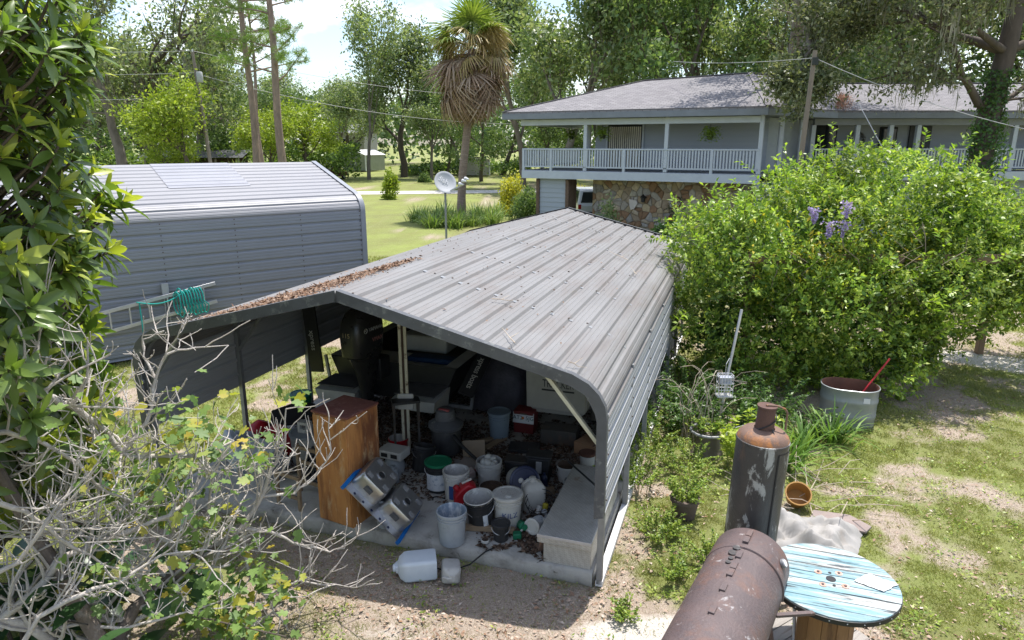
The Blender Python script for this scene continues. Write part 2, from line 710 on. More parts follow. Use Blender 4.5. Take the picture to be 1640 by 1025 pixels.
def sheets(path, L, per, name, mat, parent, lift=0.0, y0=0.0):
    """splits a ribbed skin into separate sheets of `per` ribs"""
    pr, n = resample(path)
    k = 0
    res = []
    while k < n:
        m_ = min(per, n - k)
        if n - k - m_ == 1:
            m_ += 1
        q = pr[k * 12:(k + m_) * 12 + 1]
        mb = MB()
        mb.grid([[(x, y0, z + lift), (x, y0 + L * .5, z + lift), (x, y0 + L, z + lift)] for x, z in q])
        res.append(mb.build(name, mat, parent, ang=12))
        k += m_
    return res


def half_profile(W, ze, zr, cx=.33):
    """right half: from the foot of the wall curve to the ridge; x from 0 to -W/2"""
    return [(0, ze - .41), (-.02, ze - .28), (-.08, ze - .17), (-.18, ze - .075), (-cx, ze), (-W / 2, zr)]


# ---- carport
CW, CL = 5.45, 9.5
carport = thing('carport', 'long open-front grey metal carport sheltering boats and buckets', 'carport', CAR_O, -CAR_YAW)
hp = half_profile(CW, 2.165, 2.775)
lp = [(-CW - x, z) for x, z in hp]
sheets(hp, CL + .12, 3, 'roof_sheet', M_roof, carport, y0=-.06)
sheets(lp[::-1], CL + .12, 3, 'roof_sheet', M_roof, carport, y0=-.06)
sheets([(0.004, .80), (0.004, 1.76)], CL, 2, 'wall_sheet', M_wallm, carport)
sheets([(-CW - .004, 1.76), (-CW - .004, .92)], CL, 2, 'wall_sheet', M_wallm, carport)
# rear wall
mb = MB()
mb.grid([[(-x, CL - .02, z) for z in (.25, 2.0)] for x in np.linspace(.1, CW - .1, 40)])
mb.grid([[(-CW / 2, CL - .02, 2.72), (-CW / 2, CL - .02, 2.0)], [(-.35, CL - .02, 2.1), (-.1, CL - .02, 2.0)]])
mb.grid([[(-CW + .1, CL - .02, 2.0), (-CW + .35, CL - .02, 2.1)], [(-CW / 2, CL - .02, 2.0), (-CW / 2, CL - .02, 2.72)]])
mb.build('rear_wall', M_wallm, carport)
# bows and legs every 1.5 m
inner = [(x * .985 - .03, z - .045) for x, z in hp]
for k in range(7):
    y = .05 + k * 1.55
    for sgn in (0, 1):
        X = (lambda x: x) if sgn == 0 else (lambda x: -CW - x)
        mb = MB()
        mb.box(X(-.03) - .03, X(-.03) + .03, y - .03, y + .03, 0.02, 1.80)
        mb.build('post', M_steel, carport, bev=.004)
        mb = MB()
        q = [(X(x), y, z) for x, z in inner]
        for i in range(len(q) - 1):
            mb.bar(q[i], q[i + 1], .06, .06, (0, 1, 0))
        mb.build('roof_bow', M_steel, carport)
        mb = MB()
        mb.bar((X(-.05), y, 1.45), (X(-.62), y, 2.15), .035, .045, (0, 1, 0))
        mb.build('corner_brace', pm('pale_brace_paint', (.55, .53, .40), (.44, .42, .33), 6, .6) if k == 0 and sgn == 0 else M_steel, carport)
for sgn, zz in ((0, .02), (1, .02)):
    mb = MB()
    x = -.03 if sgn == 0 else -CW + .03
    mb.box(x - .035, x + .035, .02, CL, .0, .06)
    mb.build('base_rail', M_white if sgn == 0 else M_steel, carport)
# front and rear edge trim: an angle folded over the roof edge and the front legs
for y in (-.075, CL + .075):
    for sgn in (0, 1):
        X = (lambda x: x) if sgn == 0 else (lambda x: -CW - x)
        full = [(.002, .78 if sgn == 0 else .9)] + [(x, z) for x, z in hp]
        a = [(X(x + .008), y, z + .026) for x, z in full]
        bq = [(X(x * .96 - .085 if i < 4 else x - .02), y, z - (.0 if i < 2 else (.05 if i < 4 else .085))) for i, (x, z) in enumerate(full)]
        cq = [(p_[0], y + (.07 if y < 1 else -.07), p_[2]) for p_ in a]
        mb = MB()
        mb.grid([a, bq])
        mb.grid([a, cq])
        mb.build('edge_trim', M_trim, carport, ang=25)
# screw heads in lines over each bow
mb = MB()
rs = random.Random(3)
for path, X in ((hp, lambda x: x), (hp, lambda x: -CW - x)):
    for k in range(7):
        y = .05 + k * 1.55
        for j in range(11):
            if rs.random() < .25:
                continue
            t = (j + .62) / 11.0
            x = -.42 + t * (-CW / 2 + .45)
            z = 2.165 + (-.33 - x) / (CW / 2 - .33) * .61
            yy = y + rs.uniform(-.03, .03)
            mb.M = Matrix.Translation((X(x), yy, z + .002))
            mb.lathe([(.013, 0), (.013, .006), (.005, .011)], 6)
for k in range(7):
    for z in (.93, 1.17, 1.4, 1.64):
        mb.M = Matrix.Translation((.006, .05 + k * 1.55, z)) @ Matrix.Rotation(PI / 2, 4, 'Y')
        mb.lathe([(.012, 0), (.012, .005), (.005, .01)], 6)
mb.M = Matrix.Identity(4)
stuff(mb.build('screw_heads', M_screw, carport))
# dead leaves and twigs drifted on the far slope
M_litter = leafmat('dry_leaf_litter', [(.10, .055, .035), (.20, .125, .085), (.30, .21, .15), (.16, .085, .05), (.36, .29, .24)], trans=0, rough=.8, spec=.1, clump=0)
rng = np.random.default_rng(5)
n = 7600
t = rng.random(n) ** 1.25
yy = .0 + t * 2.5 + rng.normal(0, .08, n)
xx = -4.0 + t * .72 + rng.normal(0, .40, n) * (1 - t * .72)
keep = (xx > -CW + .5) & (xx < -CW / 2 - .2) & (yy > 0) & (rng.random(n) < .35 + .65 * fbm(xx * 3, yy * 3, 2.0))
xx, yy = xx[keep], yy[keep]
zz = 2.165 + (xx + CW - .33) / (CW / 2 - .33) * .61 + .012 + rng.random(len(xx)) * .022
extra = 150
xx = np.r_[xx, rng.uniform(-CW + .5, -.5, extra)]
yy = np.r_[yy, rng.uniform(.1, 9, extra)]
zz = np.r_[zz, 2.165 + (CW / 2 - .33 - np.abs(xx[-extra:] + CW / 2)) / (CW / 2 - .33) * .61 + .01]
d = rdirs(rng, len(xx))
d[:, 2] *= .25
nn_ = rdirs(rng, len(xx), 2.5)
stuff(cloud('leaf_litter', np.stack([xx, yy, zz], -1), d, nn_, rng.uniform(.02, .065, len(xx)), rng.uniform(.012, .03, len(xx)), M_litter, carport))
M_twig = pm('pale_dry_twig', (.52, .45, .36), (.34, .27, .2), 12, .8)
for (x, y, L, a) in ((-.95, .15, .34, 2.2), (-1.55, 1.25, .25, .7), (-.42, .12, .2, .4), (-.7, 5.6, .5, 2.6), (-.45, 4.7, .4, 1.9)):
    mb = MB()
    z = 2.165 + (-.33 - x) / (CW / 2 - .33) * .61 + .03
    pts = [(x + math.cos(a) * L * t + rs.uniform(-.02, .02), y + math.sin(a) * L * t + rs.uniform(-.02, .02), z + rs.uniform(0, .03) + (math.cos(a) * L * t) * -.25) for t in (0, .3, .6, 1)]
    mb.tube(pts, [.006, .005, .004, .002], 5)
    mb.tube([pts[1], (pts[1][0] + .06, pts[1][1] + .1, pts[1][2] + .03)], [.004, .002], 4)
    mb.build('fallen_twig', M_twig, carport)

# ---- concrete slab under it
M_conc = pm('weathered_concrete', (.44, .42, .385), (.31, .295, .27), 3, .9, bump=.5, bscale=60, stain=(.13, .115, .10), sscale=2.4, samt=(.5, .7), sfac=.75, stain2=(.08, .06, .045), s2scale=6, s2amt=(.62, .7))
slab = MB()
xs = np.linspace(-5.3, -.09, 44)
rr = random.Random(9)
fr = [rr.uniform(-.012, .012) for _ in xs]
rows = [[(x, .03 + f, -.05), (x, .0 + f, .02), (x, .002 + f, SLAB - .02), (x, .02 + f, SLAB), (x, 2.5, SLAB), (x, 9.3, SLAB)] for x, f in zip(xs, fr)]
slab.grid(rows)
slab.grid([[(-.09, .03, -.05), (-.09, 9.3, -.05)], [(-.09, .02, SLAB - .004), (-.09, 9.3, SLAB - .004)]])
so = struct(slab.build('pavement_slab', M_conc, None, CAR_O, (0, 0, -CAR_YAW), ang=60))

# ---- enclosed grey building at the left
BY = R(52)
BW, BL = 5.5, 13.0
b_d, b_n = Vector((math.sin(BY), math.cos(BY), 0)), Vector((-math.cos(BY), math.sin(BY), 0))
B_E = Vector((-3.47, 16.14, 0))
# local x: outwards through the near wall (towards the camera side), local y: along b_d; origin at the far near-corner
bld = thing('metal_building', 'long enclosed pale grey metal building with horizontal ribbed wall', 'building', B_E - b_d * BL, -BY)
bh = half_profile(BW, 3.06, 3.74)
rs_ = sheets(bh, BL, 3, 'roof_sheet', M_roofb, bld)
sheets([(-BW - x, z) for x, z in bh][::-1], BL, 3, 'roof_sheet', M_roofb, bld)
sheets([(0.003, .05), (0.003, 2.66)], BL, 4, 'wall_sheet', M_wallb, bld)
sheets([(-BW - .003, 2.66), (-BW - .003, .05)], BL, 4, 'wall_sheet', M_wallb, bld)
for y in (0.0, BL):
    mb = MB()
    pts = [(0, .05)] + bh[:-1] + [(-BW / 2, 3.74)] + [(-BW - x, z) for x, z in bh[:-1]][::-1] + [(-BW, .05)]
    mb.add([(x, y + (.02 if y == 0 else -.02), z) for x, z in pts], [tuple(range(len(pts)))])
    mb.build('gable_wall', M_wallb, bld)
    mb = MB()
    a = [(x + .012, y + .03, z + .024) for x, z in [(0, .05)] + bh]
    mb.grid([a, [(p_[0], y - .09, p_[2]) for p_ in a]])
    mb.grid([a, [(p_[0] - .03, y + .03, p_[2] - .04) for p_ in a]])
    mb.build('edge_trim', M_wallb, bld, ang=25)
# older darker patch of roof sheet laid over the slope
M_patch = pm('darker_roof_patch', (.29, .295, .33), (.25, .255, .285), 1.5, .5)
mb = MB()
pr, nrib = resample(bh[4:])
pr = pr[7 * 12 // 2:]
mb.grid([[(x, BL - 3.9, z + .012), (x, BL - 2.2, z + .012)] for x, z in pr[: 9 * 12]])
mb.build('patch_sheet', M_patch, bld, ang=12)
mb = MB()
for y in np.arange(BL - .12, .3, -1.42):
    for k in range(11):
        for dz in (0, .1):
            mb.M = Matrix.Translation((.006, y, .28 + k * .229 + dz)) @ Matrix.Rotation(PI / 2, 4, 'Y')
            mb.lathe([(.013, 0), (.013, .005), (.004, .01)], 6)
mb.M = Matrix.Identity(4)
stuff(mb.build('screw_heads', M_screw, bld))
mb = MB()
mb.box(.02, .10, BL - 4.50, BL - 4.38, 1.28, 1.50)
mb.tube([(.05, BL - 4.47, 1.28), (.05, BL - 4.48, .1)], .014, 6)
mb.tube([(.05, BL - 4.41, 1.28), (.05, BL - 4.40, .1)], .014, 6)
mb.build('outlet_box', pm('grey_electrical_box', (.40, .41, .42), None, 5, .5), bld, bev=.004)
n = 700
xx = -.6 - rng.random(n) * .5 + rng.normal(0, .06, n)
yy = BL - 8.5 + rng.normal(0, .45, n)
zz = 3.06 + (-.33 - xx) / (BW / 2 - .33) * .68 + .03
stuff(cloud('leaf_litter', np.stack([xx, yy, zz], -1), rdirs(rng, n), rdirs(rng, n, 2), .07, .04, M_litter, bld))

# aluminium ladder hung on that wall and the hose looped over it
M_alu = pm('dull_aluminium', (.62, .62, .63), (.48, .48, .5), 8, .4, metal=.5)
Bw = lambda y, x, z: B_E + b_d * y + Vector((b_d.y, -b_d.x, 0)) * x + Vector((0, 0, z))
lad = thing('aluminium_ladder', 'silver ladder hung sideways on the grey building wall', 'ladder', Bw(-5.0, .12, 0))
for z0, z1, nm in ((1.12, 1.40, 'rail'), (.72, 1.02, 'rail')):
    mb = MB()
    mb.bar(Bw(-6.6, .12, z0 - .2) - lad.location, Bw(-3.5, .12, z1) - lad.location, .03, .07)
    mb.build(nm, M_alu, lad, bev=.004)
for k in range(9):
    y = -6.5 + k * .345
    t = (y + 6.6) / 3.1
    mb = MB()
    mb.tube([Bw(y, .12, .54 + t * .48) - lad.location, Bw(y, .12, .92 + t * .48) - lad.location], .016, 8)
    mb.build('rung', M_alu, lad)
M_hose = pm('teal_garden_hose', (.03, .38, .33), (.02, .27, .25), 10, .4)
hose = thing('garden_hose', 'teal garden hose looped over the ladder on the grey wall', 'hose', Bw(-4.15, .2, 0))
for k in range(9):
    mb = MB()
    cx = -4.28 + k * .055
    pts = []
    rr_ = .22 + rs.uniform(-.04, .05)
    for j in range(21):
        a = 2 * PI * j / 20
        pts.append(Bw(cx + math.sin(a) * .05 + rs.uniform(-.004, .004) + (.1 if math.cos(a) < 0 else 0) * (k / 9), .21 + .07 * math.sin(a), 1.10 + rr_ * math.cos(a) * 1.15) - hose.location)
    mb.tube(pts, .013, 6, False)
    mb.build('loop', M_hose, hose)
mb = MB()
mb.tube([Bw(-5.0 + t * .9, .2 + .03 * math.sin(t * 3), 1.22 + .1 * t - .12 * math.sin(PI * t)) - hose.location for t in np.linspace(0, 1, 9)], .013, 6)
mb.tube([Bw(-4.95, .2, 1.2 - .6 * t) - hose.location for t in (0, .3, .6, 1)], .013, 6)
mb.build('hose_tail', M_hose, hose)
# ------------------------------------------------------------------ the two storey house
M_siding = pm('blue_grey_siding', (.34, .375, .43), (.30, .33, .385), 2, .7, stretch=(.3, 1, 2), stain=(.25, .26, .28), sscale=1.5, samt=(.55, .8), sfac=.4)
M_house_trim = pm('pale_blue_grey_trim', (.45, .49, .56), (.39, .425, .49), 2, .6, stain=(.30, .31, .33), sscale=2, samt=(.6, .8), sfac=.4)
M_fascia = pm('slate_fascia', (.20, .22, .255), (.16, .175, .205), 2, .6)
M_soffit = pm('soffit_paint', (.24, .255, .285), (.20, .21, .24), 2, .8)
M_dark = pm('dark_interior', (.022, .023, .026), (.03, .03, .034), 2, .8)
M_glass = glassmat('window_glass')
M_blind = pm('cream_blind', (.50, .47, .40), (.42, .39, .33), 5, .7)
# shingles: rows and tabs, pale brown-grey
m, nt, b, out = _nodes('grey_brown_shingles')
tc = nt.nodes.new('ShaderNodeTexCoord')
br = nt.nodes.new('ShaderNodeTexBrick')
br.inputs['Scale'].default_value = 1.0
br.inputs['Brick Width'].default_value = .30
br.inputs['Row Height'].default_value = .14
br.inputs['Mortar Size'].default_value = .012
br.inputs['Color1'].default_value = (.185, .18, .185, 1)
br.inputs['Color2'].default_value = (.275, .265, .27, 1)
br.inputs['Mortar'].default_value = (.12, .11, .115, 1)
uvn = nt.nodes.new('ShaderNodeUVMap')
nt.links.new(uvn.outputs['UV'], br.inputs['Vector'])
c = _mix(nt, _ramp(nt, _noise(nt, tc.outputs['Object'], .9, 6, .7), .42, .66, (0, 0, 0, 1), (.6, .6, .6, 1)), br.outputs['Color'], (.19, .18, .19))
nt.links.new(c, b.inputs['Base Color'])
b.inputs['Roughness'].default_value = .9
b.inputs['Specular IOR Level'].default_value = .15
bp = nt.nodes.new('ShaderNodeBump')
bp.inputs['Strength'].default_value = .7
bp.inputs['Distance'].default_value = .03
nt.links.new(br.outputs['Fac'], bp.inputs['Height'])
bp.invert = True
nt.links.new(bp.outputs['Normal'], b.inputs['Normal'])
M_shingle = m

H0 = Vector((.5, 31.0, 0))
HYAW = math.atan2(-.475, .88)
house = thing('house', 'two storey blue-grey house with wraparound porch and shingled hip roof', 'house', H0)
HM = Matrix.Rotation(HYAW, 4, 'Z')
HMi = HM.inverted()


def hm():
    q = MB()
    q.M = HM
    return q


def wl_(x, y, z):
    return Vector((x, y, z)) - H0


def roof_plane(pts, name='roof_plane', th=.12):
    """pts in house-root space, eave edge first; uv from the slope"""
    P = [Vector(p_) for p_ in pts]
    mb = MB()
    n = len(P)
    dn = Vector((0, 0, -th))
    mb.add(P + [p_ + dn for p_ in P], [tuple(range(n)), tuple(range(2 * n - 1, n - 1, -1))] + [(i, n + i, n + (i + 1) % n, (i + 1) % n) for i in range(n)])
    me = mb.mesh(name, False)
    e = (P[1] - P[0]).normalized()
    nr = (P[1] - P[0]).cross(P[-1] - P[0]).normalized()
    up = nr.cross(e)
    uv = me.uv_layers.new(name='UVMap')
    for lp_ in me.loops:
        q = me.vertices[lp_.vertex_index].co - P[0]
        uv.data[lp_.index].uv = (q.dot(e), q.dot(up))
    me.materials.append(M_shingle)
    o = bpy.data.objects.new(name, me)
    return link(o, house)


ez, rz_ = 5.52, 6.98
U = lambda u, v, z: HM @ Vector((u, v, z))
e0, e1, e2, e3 = U(-.8, -.45, ez), U(10.2, -.45, ez), U(10.2, 9.05, ez), U(-.8, 9.05, ez)
r1, r2 = U(3.95, 4.3, rz_), U(8.6, 4.3, rz_ + .12)
roof_plane([e0, e1, r2, r1])
roof_plane([e3, e0, r1])
roof_plane([e2, e3, r1, r2])
C1, C2 = e1, wl_(13.4, 29.3, 5.52)
W1, W2 = wl_(15.8, 34.0, 6.95), wl_(25.5, 34.0, 6.95)
roof_plane([C1, C2, W1, r2])
roof_plane([C2, wl_(30, 29.3, 5.52), W2, W1])
roof_plane([wl_(30, 29.3, 5.52), wl_(30, 39, 5.52), W2])
roof_plane([wl_(30, 39, 5.52), wl_(13.4, 39, 5.52), W1, W2])
for a_, b_ in ((e0, r1), (r1, r2), (e1, r2), (r2, W1), (W1, W2)):
    q = MB()
    q.bar(a_ + Vector((0, 0, .02)), b_ + Vector((0, 0, .02)), .22, .03)
    q.build('ridge_cap', pm('ridge_shingle', (.20, .185, .19), (.15, .14, .145), 6, .9), house)
# fascia and gutter
for a_, b_ in ((e0, e1), (e3, e0), (C1, C2), (C2, wl_(30, 29.3, 5.52))):
    q = MB()
    dn = Vector((0, 0, -.20))
    q.bar(a_ + dn, b_ + dn, .05, .22)
    q.build('fascia', M_fascia, house)
# soffit / porch ceiling
q = MB()
q.add([e0 - Vector((0, 0, .3)), e1 - Vector((0, 0, .3)), e2 - Vector((0, 0, .3)), e3 - Vector((0, 0, .3))], [(0, 1, 2, 3)])
q.add([C1 - Vector((0, 0, .302)), C2 - Vector((0, 0, .302)), wl_(30, 29.3, 5.218), wl_(30, 38, 5.218), wl_(13, 38, 5.218)], [(0, 1, 2, 3, 4)])
q.build('soffit', M_soffit, house)
# upper deck
q = hm().box(0, 10, 0, 2.3, 2.98, 3.08)
q.box(0, 2.6, 2.3, 6.5, 2.98, 3.08)
q.build('deck_floor', M_soffit, house)
q = hm().box(-.05, 10.05, -.06, -.005, 2.72, 3.06)
q.build('deck_beam', M_house_trim, house, bev=.01)
q = hm().box(-.06, -.005, 0, 6.5, 2.72, 3.06)
q.build('deck_beam', M_house_trim, house, bev=.01)
# porch posts
for u, v in ((.72, 5.9), (2.92, .05), (6.38, .05), (9.95, .05), (2.55, 5.9)):
    hm().box(u - .075, u + .075, v - .075, v + .075, 3.08, 5.22).build('porch_post', M_house_trim, house, bev=.01)
for u in (0.02, 1.35, 4.66, 8.2):
    hm().box(u - .055, u + .055, -.05, .06, 2.8, 4.0).build('newel_post', M_house_trim, house, bev=.008)
hm().box(-.1, 9.9, -.05, .14, 4.96, 5.19).build('header_beam', M_house_trim, house)
hm().box(-.1, .12, .14, 6.4, 4.96, 5.19).build('header_beam', M_house_trim, house)
hm().box(0, 9.95, -.045, .045, 3.94, 4.0).build('top_rail', M_house_trim, house, bev=.006)
hm().box(0, 9.95, -.025, .025, 3.20, 3.26).build('bottom_rail', M_house_trim, house)
hm().box(-.045, .045, 0.05, 6.4, 3.94, 4.0).build('top_rail', M_house_trim, house, bev=.006)
hm().box(-.025, .025, 0.05, 6.4, 3.20, 3.26).build('bottom_rail', M_house_trim, house)
bal = MB().box(-.03, .03, -.02, .02, 3.26, 3.94).mesh('baluster', False)
bal.materials.append(M_house_trim)
for k in range(82):
    u = .14 + k * .12
    inst('baluster', bal, house, HM @ Vector((u, 0, 0)), (0, 0, HYAW))
for k in range(40):
    inst('baluster', bal, house, HM @ Vector((0, .2 + k * .155, 0)), (0, 0, HYAW + PI / 2))
# upper wall of lapped boards
brd = MB().add([(0, 0, 0), (1, 0, 0), (1, -.035, 0.0), (0, -.035, 0.0), (0, 0, .205), (1, 0, .205), (1, -.012, .205), (0, -.012, .205)],
               [(0, 1, 2, 3), (4, 7, 6, 5), (3, 2, 6, 7), (0, 3, 7, 4), (1, 5, 6, 2), (0, 4, 5, 1)]).mesh('siding_board', False)
brd.materials.append(M_siding)
hm().box(2.62, 9.9, 2.01, 6.4, 3.08, 5.2).build('upper_wall', M_siding, house)
for k in range(10):
    z = 3.09 + k * .208
    for u0, u1 in ((2.6, 3.18), (4.78, 9.9)) if z < 5.0 else ((2.6, 9.9),):
        o = inst('siding_board', brd, house, HM @ Vector((u0, 2.0, z)), (0, 0, HYAW), (u1 - u0, 1, 1))
win = hm().box(3.2, 4.76, 1.93, 1.99, 3.10, 5.0).build('window', M_dark, house)
for x0, x1 in ((3.24, 3.95), (4.01, 4.72)):
    hm().box(x0, x1, 1.915, 1.925, 3.16, 4.94).build('pane', M_glass, win)
for k in range(16):
    u = 3.27 + k * .092
    hm().box(u, u + .055, 1.905, 1.912, 3.2, 4.9).build('blind_slat', M_blind, win)
hm().box(3.12, 3.2, 1.9, 2.0, 3.08, 5.08).build('window_trim', M_house_trim, win)
hm().box(4.76, 4.84, 1.9, 2.0, 3.08, 5.08).build('window_trim', M_house_trim, win)
hm().box(3.12, 4.84, 1.9, 2.0, 5.0, 5.08).build('window_trim', M_house_trim, win)
# ground floor: board pillar, stone wall
hm().box(.72, 1.98, .25, 1.0, 0, 2.72).build('pillar_core', M_siding, house)
for k in range(13):
    inst('siding_board', brd, house, HM @ Vector((.72, .25, .05 + k * .206)), (0, 0, HYAW), (1.26, 1, 1))
M_bark0 = pm('rough_dark_trunk_post', (.16, .11, .08), (.09, .06, .045), 5, .9, bump=.8, bscale=20)
for u in (.64, 2.06):
    hm().box(u - .08, u + .08, .15, 1.05, 0, 2.70).build('log_facing', M_bark0, house, bev=.02)
hm().box(2.85, 10.0, 1.22, 6.4, 0, 2.72).build('stone_wall_core', pm('stone_mortar', (.34, .29, .23), (.26, .22, .17), 8, .95, bump=.6), house)
M_stones = [pm('field_stone', c_, tuple(x * .62 for x in c_), 7, .85, bump=.5, bscale=25, var=.22, stain=tuple(x * .5 for x in c_), sscale=6, sfac=.7)
            for c_ in ((.48, .39, .29), (.40, .31, .22), (.48, .43, .37), (.33, .20, .12), (.50, .40, .26), (.40, .37, .34))]
rsx = random.Random(12)
seeds = []
cw = .31
for j in range(-1, 10):
    for i in range(-1, 23):
        seeds.append((2.9 + (i + (j % 2) * .5) * cw + rsx.uniform(-.17, .17), .75 + j * cw * .78 + rsx.uniform(-.15, .15)))


def clip(poly, px, py, nx, ny):
    out_ = []
    for i in range(len(poly)):
        a_, b_ = poly[i], poly[(i + 1) % len(poly)]
        da, db = (a_[0] - px) * nx + (a_[1] - py) * ny, (b_[0] - px) * nx + (b_[1] - py) * ny
        if da <= 0:
            out_.append(a_)
        if da * db < 0:
            t = da / (da - db)
            out_.append((a_[0] + (b_[0] - a_[0]) * t, a_[1] + (b_[1] - a_[1]) * t))
    return out_


for i, (sx, sz) in enumerate(seeds):
    if not (2.7 < sx < 9.3 and .7 < sz < 2.8):
        continue
    poly = [(sx - .4, sz - .4), (sx + .4, sz - .4), (sx + .4, sz + .4), (sx - .4, sz + .4)]
    for j, (tx, tz) in enumerate(seeds):
        if i != j and abs(tx - sx) < .8 and abs(tz - sz) < .8 and poly:
            dx, dz = tx - sx, tz - sz
            L = math.hypot(dx, dz)
            g_ = .5 - .010 / L
            poly = clip(poly, sx + dx * g_, sz + dz * g_, dx / L, dz / L)
    poly = [(min(max(x, 2.86), 9.6), min(max(z, .3), 2.70)) for x, z in poly]
    if len(poly) < 3:
        continue
    cx_, cz_ = sum(p_[0] for p_ in poly) / len(poly), sum(p_[1] for p_ in poly) / len(poly)
    d_ = rsx.uniform(.03, .085)
    n = len(poly)
    q = hm()
    vs = [(x, 1.225, z) for x, z in poly] + [(x, 1.22 - d_ * .75, z) for x, z in poly] + [(cx_ + (x - cx_) * .72, 1.22 - d_ - rsx.uniform(0, .015), cz_ + (z - cz_) * .72) for x, z in poly]
    q.add(vs, [(i_, (i_ + 1) % n, n + (i_ + 1) % n, n + i_) for i_ in range(n)] + [(n + i_, n + (i_ + 1) % n, 2 * n + (i_ + 1) % n, 2 * n + i_) for i_ in range(n)] + [tuple(range(2 * n, 3 * n))])
    q.build('stone', rsx.choice(M_stones), house, smooth=True, ang=50)
q = hm()
q.box(5.10, 5.34, 1.02, 1.14, 1.95, 2.0)
q.build('lamp_bracket', M_dark, house)
q = hm()
q.M = HM @ Matrix.Translation((5.24, .95, 1.78))
q.lathe([(.05, 0), (.09, .04), (.09, .20), (.13, .22), (.02, .34)], 8)
q.build('wall_lantern', pm('black_iron', (.02, .02, .022), None, 5, .5), house)
q = hm().prism([(0, 0), (.17, 0), (.30, .22), (.20, .40), (-.05, .42), (-.1, .2)], 0, .05)
q = MB()
q.M = HM @ Matrix.Translation((4.62, 1.16, 1.42)) @ Matrix.Rotation(PI / 2, 4, 'X')
q.prism([(.05, 0), (.2, .06), (.34, .30), (.28, .42), (-.05, .46), (-.02, .2)], 0, .08)
q.build('pale_stone', pm('white_quartz_stone', (.62, .57, .54), (.5, .45, .42), 6, .8), house, bev=.01)
# wing facing the camera
wb = lambda x0, x1, y0, y1, z0, z1: MB().box(x0 - H0.x, x1 - H0.x, y0 - H0.y, y1 - H0.y, z0, z1)
wb(12.0, 30, 31.2, 38, 3.08, 5.2).build('upper_wall', M_siding, house)
wb(12.6, 30, 30.2, 38, 0, 2.72).build('lower_wall', M_siding, house)
wb(12.4, 30, 29.5, 31.2, 2.95, 3.07).build('deck_floor', M_soffit, house)
wb(12.4, 30, 29.42, 29.495, 2.70, 3.06).build('deck_beam', M_house_trim, house)
wb(12.6, 30, 29.55, 29.75, 4.95, 5.2).build('header_beam', M_soffit, house)
for x in (12.6, 14.45, 15.85, 17.0, 21.05, 23.6, 26.5):
    wb(x - .09, x + .09, 29.56, 29.74, 3.07, 4.95).build('porch_post', M_house_trim, house, bev=.01)
wb(12.6, 30, 29.60, 29.70, 3.94, 4.0).build('top_rail', M_house_trim, house)
wb(12.6, 30, 29.62, 29.68, 3.2, 3.26).build('bottom_rail', M_house_trim, house)
for k in range(110):
    inst('baluster', bal, house, wl_(12.7 + k * .125, 29.65, 0))
for x0, x1, z1 in ((13.2, 14.3, 5.0), (16.2, 16.95, 4.9)):
    wv = wb(x0, x1, 31.13, 31.19, 3.1, z1).build('sliding_window', M_dark, house)
    wb(x0 + .06, (x0 + x1) / 2 - .03, 31.115, 31.125, 3.2, z1 - .08).build('pane', M_glass, wv)
    wb((x0 + x1) / 2 + .03, x1 - .06, 31.115, 31.125, 3.2, z1 - .08).build('pane', M_glass, wv)
dr = wb(17.5, 18.45, 31.12, 31.19, 3.08, 4.95).build('door', pm('charcoal_door', (.045, .05, .055), None, 4, .5), house)
for i in range(3):
    for j in range(3):
        wb(17.72 + i * .17, 17.86 + i * .17, 31.10, 31.115, 4.05 + j * .26, 4.27 + j * .26).build('pane', M_glass, dr)
wb(18.32, 18.36, 31.06, 31.12, 3.95, 4.02).build('handle', M_alu, dr)
# recessed corner wall joining block and wing
q = MB()
a_, b_ = U(9.9, 2.0, 0), wl_(13.0, 31.2, 0)
q.add([a_ + Vector((0, 0, 3.08)), b_ + Vector((0, 0, 3.08)), b_ + Vector((0, 0, 5.2)), a_ + Vector((0, 0, 5.2))], [(0, 1, 2, 3)])
q.add([U(9.9, .0, .0), wl_(13.0, 30.2, 0), wl_(13.0, 30.2, 2.72), U(9.9, .0, 2.72)], [(0, 1, 2, 3)])
q.build('corner_wall', M_siding, house)
q = MB()
q.add([U(9.9, .0, 3.07), wl_(12.6, 29.6, 3.07), wl_(12.6, 31.4, 3.07), U(9.9, 2.2, 3.07)], [(0, 1, 2, 3)])
q.build('deck_floor', M_soffit, house)
for t in (.35, .75):
    p_ = U(9.95, .05, 0).lerp(wl_(12.6, 29.6, 0), t)
    MB().box(p_.x - .08, p_.x + .08, p_.y - .08, p_.y + .08, 3.07, 5.2).build('porch_post', M_house_trim, house)
# pine straw caught in the roof valley
n = 1500
t = rng.random(n)
pp = np.outer(1 - t, np.array(C2)) + np.outer(t, np.array(W1)) * 1.0
pp[:, 0] += rng.normal(0, .28, n) * (1.1 - t)
pp[:, 2] += .05 + np.abs(rng.normal(0, .02, n))
pp = pp[t < .5]
n = len(pp)
M_straw = leafmat('rusty_pine_straw', [(.26, .12, .06), (.36, .19, .11), (.20, .10, .06)], trans=0, rough=.9, clump=0)
o = cloud('pine_straw', pp, rdirs(rng, n), rdirs(rng, n, 2), .25, .02, M_straw, house, T3)
stuff(o)

